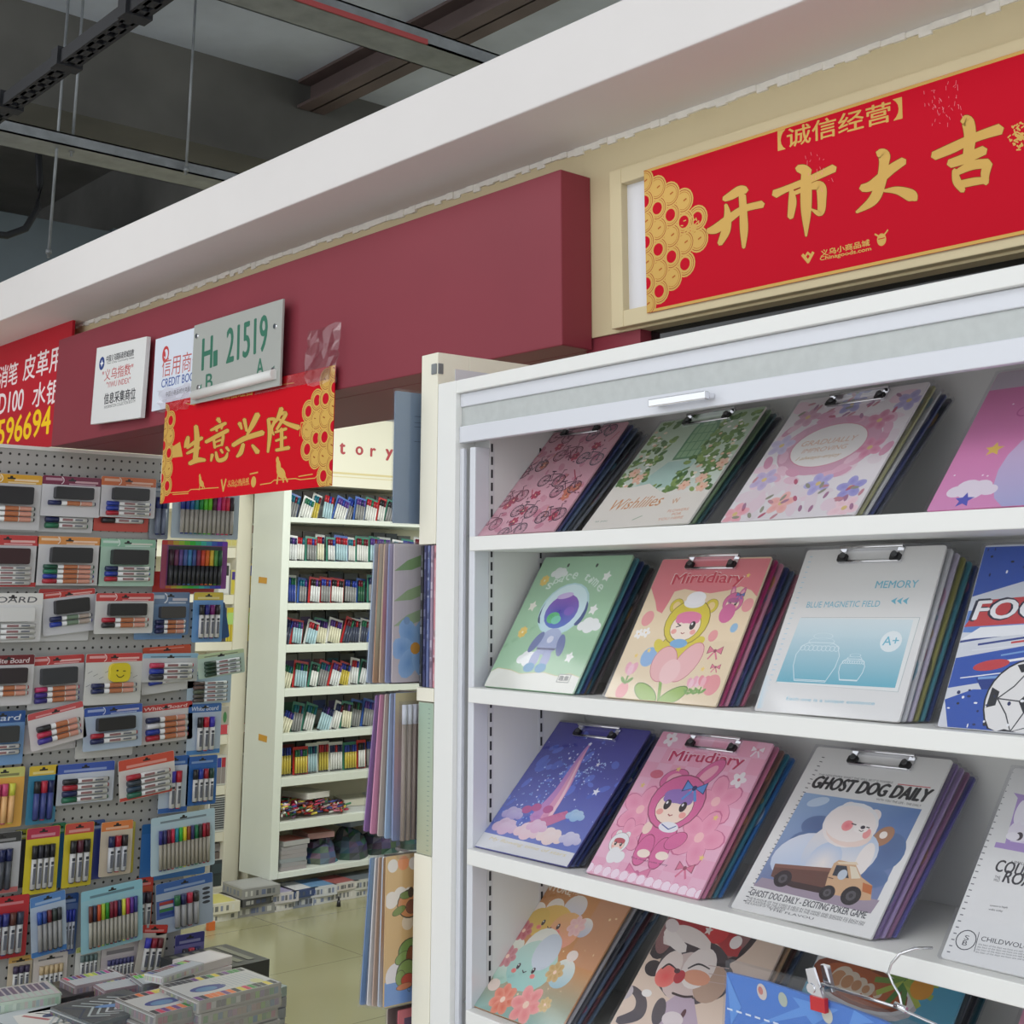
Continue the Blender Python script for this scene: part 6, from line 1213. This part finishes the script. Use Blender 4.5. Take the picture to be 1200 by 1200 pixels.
# shelf between boards 7 and 8: heap of coloured pens
zb = EYE+rz[7][0]; b = MB()
for i in range(420):
    x, y = rk.uniform(-6.86, -6.615), rk.uniform(4.07, 4.52); hgt = .085*(1-((y-4.2)/.36)**2*.6)*rk.random()**.6; an = rk.uniform(0, 3.14); c = rk.choice([(196, 50, 90), (206, 60, 60), (60, 130, 90), (220, 200, 80), (226, 226, 226), (90, 60, 90), (226, 140, 160), (70, 80, 150), (226, 226, 220), (60, 60, 60), (214, 110, 60)])
    dx, dy = .022*math.cos(an)*.6, .022*math.sin(an); b.tube([(max(-6.9, x-dx), max(4.062, y-dy), zb+.006+hgt), (min(-6.605, x+dx), y+dy, zb+.006+hgt+rk.uniform(-.004, .01))], .0058, c, n=5)
o = b.build('pen_heap', M_PLAST); tag(o, 'loose heap of tiny colourful pens on the seventh white rack shelf', 'pens', kind='stuff')
for i, (y, cn, c, z_) in enumerate(((4.30, 'white', (214, 212, 206), .10), (4.60, 'grey white', (196, 198, 196), .0), (4.62, 'cream', (206, 204, 190), .034), (4.80, 'pale grey', (190, 194, 196), .0), (4.84, 'clear', (222, 226, 228), .034), (4.98, 'pink', (206, 120, 110), .0))):
    flat('pen_tray', 'pen tray', f'{cn} flat pen tray {["lying on the pen heap", "lowest right of the pen heap", "topmost right of the pen heap", "beneath the clear tray", "glinting beside the dark packs", "at the right end"][i]}, seventh white rack shelf', (-6.74, y, zb+z_+(.0 if i else 0)), (.22, .17, .032), c, rk.uniform(-.3, .3), grp='pen trays on the seventh white rack shelf')
# bottom shelf: stacked bags
zb = EYE+rz[8][0]
for i in range(6): flat('padded_bag', 'bag', f'grey padded bag in the left stack of the lowest rack shelf, {ORD[i]} from bottom', (-6.72, 4.16+.004*(i % 2), zb+.021*i+.0005), (.2, .17, .0205), mixc((150, 160, 164), (176, 150, 150), rk.random()*.5), rk.uniform(-.05, .05), grp='padded bags at the left of the lowest rack shelf')
flat('padded_bag', 'bag', 'pink edged padded bag on top of the grey stack, lowest rack shelf', (-6.72, 4.17, zb+.128), (.2, .18, .024), (176, 176, 176), .08, top=(206, 120, 116))
flat('padded_bag', 'bag', 'red and grey padded bag next to the pink edged one, lowest rack shelf', (-6.74, 4.36, zb+.142), (.2, .17, .03), (170, 130, 130), -.1, top=(190, 96, 92))
def lump(label, y, rx, rz_, c):
    b = MB(); n, m = 12, 7; g = []
    for j in range(m+1):
        ph = math.pi/2*j/m; rowi = []
        for i in range(n):
            an = 2*math.pi*i/n; jj = 1+rk.uniform(-.12, .12); rowi.append(b.pts([(.12*math.cos(an)*math.cos(ph)*jj, rx*math.sin(an)*math.cos(ph)*jj, rz_*math.sin(ph)*jj if j else 0)]))
        g.append(rowi)
    for j in range(m):
        for i in range(n): k = (i+1) % n; b.face([g[j][i], g[j][k], g[j+1][k], g[j+1][i]], jit(c, 22))
    o = b.build('mesh_bag', M_PRINT, M=Matrix.Translation((-6.75, y, zb+.0005))); tag(o, label, 'bag', 'dark mesh bags on the lowest rack shelf')
lump('blue grey clear bag right of the padded stack, lowest rack shelf', 4.40, .10, .135, (86, 100, 120)); lump('dark grey mesh bag in the middle of the lowest rack shelf', 4.60, .11, .16, (70, 82, 88)); lump('dark green mesh bag at right on the lowest rack shelf', 4.83, .12, .15, (62, 80, 80)); lump('dark teal mesh bag behind the hanging pads, lowest rack shelf', 5.06, .11, .15, (56, 76, 78))
flat('pen_box', 'box', 'blue grey box lying on the dark mesh bag, lowest rack shelf', (-6.74, 4.62, zb+.175), (.14, .16, .03), (120, 130, 150), .2); flat('pen_box', 'box', 'small red box at the right of the lowest rack shelf', (-6.76, 4.84, zb+.172), (.14, .14, .03), (206, 70, 60), -.1)
# ---- cream bay goods
def box_pack(px0, py0, px1, py1, z, label, fn, dx=-7.04, name='pen_pack', cat='pen pack', grp='packs on the cream wall shelves'):
    F = xpl(dx); y0, zt = hit(px0, py0, F); y1 = hit(px1, py0, F)[0]; H = zt-z; F2 = move(F, y0, z+.0008)
    a = Art(z=.041, dz=2e-4); a.W, a.L = y1-y0, H; a.box((0, 0, 0), (a.W, H, .04), (196, 196, 190)); fn(a)
    o = a.build(name, M_PRINT, M=F2); tag(o, label, cat, grp)
def vp(caps, body, bgc=(206, 206, 200)):
    def f(a):
        n = len(caps); a.rect(.001, .001, a.W-.001, a.L-.001, bgc)
        for i, c in enumerate(caps): x0 = a.W*(.08+.84*i/n); x1 = x0+a.W*.78/n; a.rect(x0, a.L*.06, x1, a.L*.6, body); a.rect(x0, a.L*.6, x1, a.L*.92, c)
    return f
CB = [c[0] for c in cbz]
def blot(cols, bgc):
    def f(a):
        a.rect(.001, .001, a.W-.001, a.L-.001, bgc)
        for i, c in enumerate(cols): n = len(cols); a.rect(a.W*.08, a.L*(.06+.88*i/n), a.W*.92, a.L*(.06+.88*(i+.8)/n), c)
    return f
box_pack(258, 566, 268, 585, CB[0], 'white and blue box at the left of the topmost cream shelf', blot([(226, 230, 236), (60, 90, 180)], (226, 226, 230))); box_pack(270, 570, 284, 584, CB[0], 'blue and pink box on the topmost cream shelf', blot([(60, 130, 210), (206, 60, 90), (226, 226, 230)], (90, 140, 210)))
box_pack(262, 604, 276, 641, CB[1], 'navy capped marker pack on the second cream shelf', vp([NVY, NVY], (206, 196, 120), (206, 200, 160))); box_pack(277, 613, 297, 641, CB[1], 'dark and red capped marker pack on the second cream shelf', vp([(30, 40, 46), (46, 96, 140), (110, 40, 44)], (200, 206, 206)))
box_pack(253, 660, 266, 696, CB[2], 'white marker pack with black cap on the third cream shelf', vp([BLK, BLK], (226, 226, 226))); box_pack(267, 668, 281, 696, CB[2], 'yellow marker pack with violet caps on the third cream shelf', vp([(70, 50, 140), (110, 50, 70)], (206, 190, 70), (206, 196, 110))); box_pack(282, 660, 298, 697, CB[2], 'yellow marker pack with bright blue caps on the third cream shelf', vp([(50, 60, 190)]*3, (206, 176, 80), (206, 180, 90)))
box_pack(262, 712, 294, 750, CB[3], 'yellow pencil pack with a green picture band on the fourth cream shelf', lambda a: (a.rect(.001, .001, a.W-.001, a.L-.001, (206, 190, 50)), [a.rect(a.W*(.06+.1*i), .002, a.W*(.08+.1*i), a.L*.5, (150, 110, 40)) for i in range(9)], a.rect(.004, a.L*.5, a.W-.004, a.L*.85, (176, 214, 120)), a.ell((a.W*.4, a.L*.86), .03, .02, (226, 150, 150))))
box_pack(248, 712, 262, 750, CB[3], 'dark boxed pack on the fourth cream shelf, behind the pegboard edge', blot([(60, 60, 66), (170, 120, 150)], (70, 70, 76)))
box_pack(262, 770, 286, 804, CB[4], 'dark grey boxed set on the fifth cream shelf', blot([(96, 98, 106), (60, 62, 70), (110, 110, 116)], (76, 78, 84)))
box_pack(253, 828, 287, 860, CB[5], 'white boxed set with red base and green markers on the sixth cream shelf', lambda a: (a.rect(.001, .001, a.W-.001, a.L-.001, (170, 166, 156)), a.rect(.004, .004, a.W-.004, a.L*.36, (206, 70, 84)), a.rect(a.W*.3, .006, a.W-.006, a.L*.34, (226, 222, 216)), [a.ell((a.W*(.2+.2*i), a.L*.62), .012, .03, c) for i, c in enumerate(((70, 130, 80), (190, 50, 80), (70, 130, 80), (80, 120, 80)))]))
box_pack(250, 885, 262, 918, CB[6], 'small dark marker pack on the seventh cream shelf', vp([BLU, RD_], (150, 140, 140))); box_pack(264, 883, 286, 918, CB[6], 'grey window box of pens on the seventh cream shelf', vp([(200, 150, 140), (170, 190, 170), (160, 190, 180), (170, 170, 170)], (190, 190, 184)))
def pencil_tray(a):
    a.rect(.001, .001, a.W-.001, a.L-.001, (222, 222, 216)); a.rect(.012, .012, a.W-.006, a.L-.006, (70, 72, 76))
    for i in range(14): a.rect(.016, a.L*(.08+.064*i), a.W-.012, a.L*(.10+.064*i), (190, 194, 196))
box_pack(240, 934, 272, 972, CB[7], 'slanted white tray of silver pens on the eighth cream shelf', pencil_tray)
box_pack(242, 1008, 272, 1034, -1.589, 'dark stacked packs on the lowest cream shelf', blot([(66, 76, 76), (70, 84, 90)], (60, 66, 70))); 
F = xpl(-7.04); y0 = hit(246, 1010, F)[0]; zt_ = hit(256, 1008, F)[1]
for i, (cn, c) in enumerate((('brown grey', (110, 100, 96)), ('light grey', (150, 146, 148)))): flat('pen_case', 'pen case', f'{cn} pen case on the dark packs at the bottom of the cream shelves', (-7.06, y0+.07, EYE+zt_+.006+.045*i), (.06, .15, .04), c, 0, top=(60, 60, 64))
# ---- boxes on the floor in front of the racks
fx = -6.52
FL = [(.86*0+258, 1076, 'white and yellow lettered', (222, 218, 200), (206, 196, 90)), (303, 1066, 'black and silver', (76, 76, 80), (120, 120, 124)), (334, 1058, 'white and lilac', (206, 202, 206), (150, 140, 180)), (356, 1052, 'navy and white', (60, 76, 120), (214, 214, 216)), (380, 1047, 'white and blue', (206, 208, 214), (80, 130, 180)), (405, 1040, 'white and red', (206, 200, 196), (150, 60, 60)), (430, 1036, 'pale grey', (196, 196, 190), (80, 90, 100)), (455, 1030, 'black', (60, 60, 64), (110, 110, 112))]
for i, (px, py, cn, c, c2) in enumerate(FL):
    F = xpl(fx+.03); yc = hit(px, py, F)[0]; n = 2 if i != 1 else 3; z_ = 0.0005; wdt = .225 if i < 2 else .17
    for j in range(n):
        h = .038+.012*((i+j) % 2); cc = c if j % 2 else mixc(c, (214, 214, 210), .5)
        o = flat('carton', 'carton', f'{cn} pen carton under the white rack, { ["lowest", "second up", "top"][j]} of its pile', (fx-.10+.01*j, yc+.008*j, z_), (.24, wdt, h), cc, .06*(-1)**(i+j), top=mixc(c2, (226, 226, 220), .2*j)); z_ += h+.0012
flat('orange_stopper', 'stopper', 'small orange stopper standing on the floor beside the white and yellow carton', (fx+.14, hit(247, 1080, xpl(fx+.14))[0], 0.0005), (.035, .035, .04), (214, 110, 50))
b = MB(); b.tube([(0, 0, 0), (0, 0, .03)], .012, (40, 40, 44), n=10, r2=.009); b.tube([(0, 0, .03), (0, 0, .05)], .006, (40, 40, 44), n=8)
o = b.build('rubber_stopper', M_PLAST, M=Matrix.Translation((fx+.13, hit(397, 1056, xpl(fx+.13))[0], .0005))); tag(o, 'small black stopper standing alone on the floor in front of the cartons', 'stopper')
# ================================================================== low display table with boxed sets at lower left
TZ = EYE-1.20
tb = thing('display_table', 'low table edge under the piles of boxed pens at lower left', 'table', Matrix.Translation((-3.9, 1.5, 0)))
def tbx(name, lo, hi): b = MB(); b.box(lo, hi); o = b.build(name, M_STEEL, tb); o.matrix_world = Matrix(); return o
tbx('table_top', (-4.05, .5, TZ-.03), (-3.12, 2.06, TZ-.0003))
for x in (-4.0, -3.2):
    for y in (.58, 1.95): tbx('leg', (x-.02, y-.02, .0), (x+.02, y+.02, TZ-.0301))
def zat(px, py, z): d = ray(px, py); t = (z-EYE)/d.z; p = CAMP+d*t; return p.x, p.y
def boxset(px, py, n, hgt, sx, sy, rot, colname, side, topfn, lab, ztop=None, grp=None):
    """a pile of flat clear boxes: the top one's middle stands at that spot of the photo"""
    ztop = ztop or TZ+n*hgt; x, y = zat(px, py, ztop)
    for j in range(n):
        z = ztop-(n-j)*hgt
        M = Matrix.Translation((x+.003*((j*7) % 3-1), y+.004*((j*5) % 3-1), z)) @ Matrix.Rotation(math.radians(rot+((j*13) % 5-2)*.8), 4, 'Z')
        t = thing('boxed_set', f'{lab}, {"pile top" if j == n-1 else ORD[n-1-j]+" below top"}', 'pen set', M, grp or lab.split(',')[0][:40]+' pile')
        b = MB(); b.rbox((-sx/2, -sy/2, 0), (sx/2, sy/2, hgt-.001), .006, side)
        ns = 16
        for i in range(ns):
            c = mixc(side, rk.choice(MULTI+MULT2+[(230, 230, 226), (60, 64, 70)]), rk.uniform(.05, .24)); y_ = -sy*.46+sy*.92*i/ns
            b.box((sx/2-.001, y_, hgt*.2), (sx/2+.0006, y_+sy*.8/ns, hgt*.72), c)
            x_ = -sx*.46+sx*.92*i/ns; b.box((x_, -sy/2-.0006, hgt*.2), (x_+sx*.8/ns, -sy/2+.001, hgt*.72), c)
        b.box((-sx/2+.004, -sy/2-.0012, hgt*.78), (sx/2-.004, sy/2+.0012, hgt*.86), mixc(side, (235, 238, 238), .5)); b.build('box', M_CLEARSET if j < n-1 else M_CLEARSET, t)
        if j == n-1: a = Art(z=hgt-.0008, dz=4e-5); a.W, a.L = sx, sy; topfn(a); a.build('lid_print', M_PRINT, t)
M_CLEARSET = nmat('frosted_box', rough=0.2, vc=True, coat=0.5)
def top_white(a):
    a.rect(-a.W/2+.004, -a.L/2+.004, a.W/2-.004, a.L/2-.004, (200, 200, 196)); n = 15
    for e0, e1 in ((a.W/2-.042, a.W/2-.006), (-a.W/2+.006, -a.W/2+.036)):
        for i in range(n): c = rk.choice([(220, 200, 60), (206, 50, 90), (60, 140, 70), (60, 56, 62), (230, 120, 60), (110, 60, 130), (50, 50, 54), (60, 60, 64)]); y = -a.L*.47+a.L*.94*i/n; a.rect(e0, y, e1, y+a.L*.94/n*.92, c)
    a.ell((.012, -.045), .050, .026, (62, 72, 140), 86); a.ell((.016, -.052), .030, .018, (100, 140, 176), 86)
    for i in range(9): a.line([(-a.W*.24, -a.L*.02+.013*i), (a.W*.2, .0+.013*i)], .002, (150, 166, 176))
    a.ell((.04, a.L*.34), .022, .016, (206, 206, 150))
def top_dark(a):
    a.rect(-a.W/2+.006, -a.L/2+.006, a.W/2-.006, a.L/2-.006, (84, 88, 90))
    for i in range(7): y = -a.L*.4+a.L*.8*i/7; a.line([(-a.W*.34, y), (-a.W*.1, y+.03), (a.W*.2, y-.02), (a.W*.36, y+.02)], .006, rk.choice([(180, 190, 190), (150, 160, 160), (60, 70, 90), (200, 206, 206)]))
    a.ell((.01, .01), .05, .014, rk.choice([(110, 150, 200), (180, 180, 120)]), 60)
def top_multi(a):
    a.rect(-a.W/2+.004, -a.L/2+.004, a.W/2-.004, a.L/2-.004, (196, 200, 204)); n = 12
    for i in range(n): c = rk.choice(MULTI+MULT2); y = -a.L*.46+a.L*.92*i/n; a.rect(-a.W*.44, y, -a.W*.12, y+a.L*.92/n*.8, c); a.rect(-a.W*.12, y, a.W*.42, y+a.L*.92/n*.8, (190, 196, 200))
def top_crayon(a):
    a.rect(-a.W/2+.004, -a.L/2+.004, a.W/2-.004, a.L/2-.004, (200, 206, 210)); a.poly([(-.06, -.04), (.05, -.07), (.07, .03), (-.04, .06)], (232, 230, 224)); a.line([(-.04, -.02), (.03, .01)], .012, (190, 110, 110)); a.ell((.0, .03), .014, .02, (70, 80, 120))
    for i in range(10): y = -a.L*.45+a.L*.9*i/10; a.ell((a.W*.42, y), .010, a.L*.035, (236, 226, 206))
def top_green(a):
    a.rect(-a.W/2+.004, -a.L/2+.004, a.W/2-.004, a.L/2-.004, (196, 190, 190))
    for i in range(9): y = -a.L*.44+a.L*.88*i/9; a.rect(-a.W*.4, y, a.W*.1, y+a.L*.07, (120+rk.randint(-20, 20), 110, 130)); a.rect(a.W*.1, y, a.W*.42, y+a.L*.07, (190, 206, 196))
def top_black(a):
    a.rect(-a.W/2+.003, -a.L/2+.003, a.W/2-.003, a.L/2-.003, (70, 68, 70))
    for i in range(5): a.line([(-a.W*.3, -a.L*.35+a.L*.16*i), (a.W*.2, -a.L*.3+a.L*.16*i)], .004, (110, 108, 110))
boxset(258, 1152, 6, .030, .20, .25, 4, 'x', (158, 156, 150), top_white, 'clear boxed colour marker set with white lid, right front of the table', ztop=TZ+.20)
boxset(205, 1168, 5, .030, .20, .24, 4, 'x', (150, 148, 144), top_white, 'clear boxed colour marker set left of the right front pile', ztop=TZ+.185)
boxset(130, 1178, 4, .036, .20, .22, 6, 'x', (104, 110, 112), top_dark, 'grey clear box with dark tray and coloured swirl, table front', ztop=TZ+.165)
boxset(88, 1186, 3, .036, .20, .18, 6, 'x', (100, 106, 110), top_dark, 'grey clear box with white scroll pattern, left of the swirl box', ztop=TZ+.150)
boxset(45, 1192, 3, .036, .20, .18, 6, 'x', (150, 156, 158), top_crayon, 'clear box of white crayons, second pile from the left', ztop=TZ+.150)
boxset(-2, 1190, 3, .036, .20, .16, 6, 'x', (150, 158, 160), top_crayon, 'clear box of pale crayons at the left picture edge', ztop=TZ+.145)
boxset(190, 1143, 3, .03, .10, .15, -6, 'x', (140, 140, 142), top_multi, 'clear pack of thin colour pens behind the white lid piles', ztop=TZ+.175)
boxset(140, 1150, 2, .03, .12, .14, -4, 'x', (160, 140, 146), top_multi, 'pink edged pack of colour pens in the middle of the table', ztop=TZ+.165)
boxset(108, 1145, 2, .03, .10, .15, 0, 'x', (160, 146, 150), top_multi, 'pack of green and red pens beside the black box', ztop=TZ+.170)
boxset(74, 1158, 3, .035, .16, .22, 2, 'x', (66, 64, 66), top_black, 'flat black box in the middle of the table', ztop=TZ+.150)
boxset(24, 1162, 2, .03, .14, .17, -8, 'x', (190, 206, 190), top_green, 'pale green and violet boxed set at left', ztop=TZ+.175)
boxset(22, 1170, 1, .03, .17, .22, -4, 'x', (160, 160, 154), top_green, 'wide pale box under the green and violet set', ztop=TZ+.114)
boxset(207, 1134, 1, .02, .07, .16, 20, 'x', (206, 206, 206), top_multi, 'slanted pack of short colour markers by the violet blue card', ztop=TZ+.205)
# dark carton and small packs on the floor beyond the table
x, y = zat(252, 1123, .42)
b = MB(); b.box((-.14, -.13, 0), (.14, .13, .42), (58, 60, 62)); 
a = Art(z=.4204, dz=2e-4); 
for i in range(5): a.rect(-.12, -.11+.045*i, .10, -.085+.045*i, mixc((96, 98, 92), (130, 130, 110), rk.random()))
off = len(b.v); b.v += a.v; [b.face([i+off for i in f], c) for f, c in zip(a.f, a.c)]
o = b.build('dark_carton', M_PRINT, M=Matrix.Translation((x, y, .0005)) @ Matrix.Rotation(.05, 4, 'Z')); tag(o, 'tall dark grey carton on the floor beyond the table, beside the pale tiles', 'carton')
for j in range(4):
    flat('boxed_set', 'pen set', f'clear grey pack beside the dark carton, {ORD[3-j]} from the top' if j < 3 else 'clear grey pack beside the dark carton, topmost', (*zat(298, 1180, .34), .28+.03*j), (.14, .16, .028), jit((150, 156, 156), 10), .1*j-.1, grp='grey packs beside the dark carton', top=(110, 116, 120))
flat('stool_box', 'carton', 'plain low carton under the clear grey packs', (*zat(298, 1180, .34), .0005), (.15, .17, .279), (120, 122, 120))
for j in range(2): flat('white_pack', 'pen set', ['white and red flat pack, lower one behind the violet blue card', 'white and red flat pack, upper one behind the violet blue card'][j], (*zat(238, 1112, .50), .4215+.026*j+.0), (.12, .16, .025), (214, 206, 204), .2*j, top=(200, 110, 106) if j == 0 else (226, 222, 220))
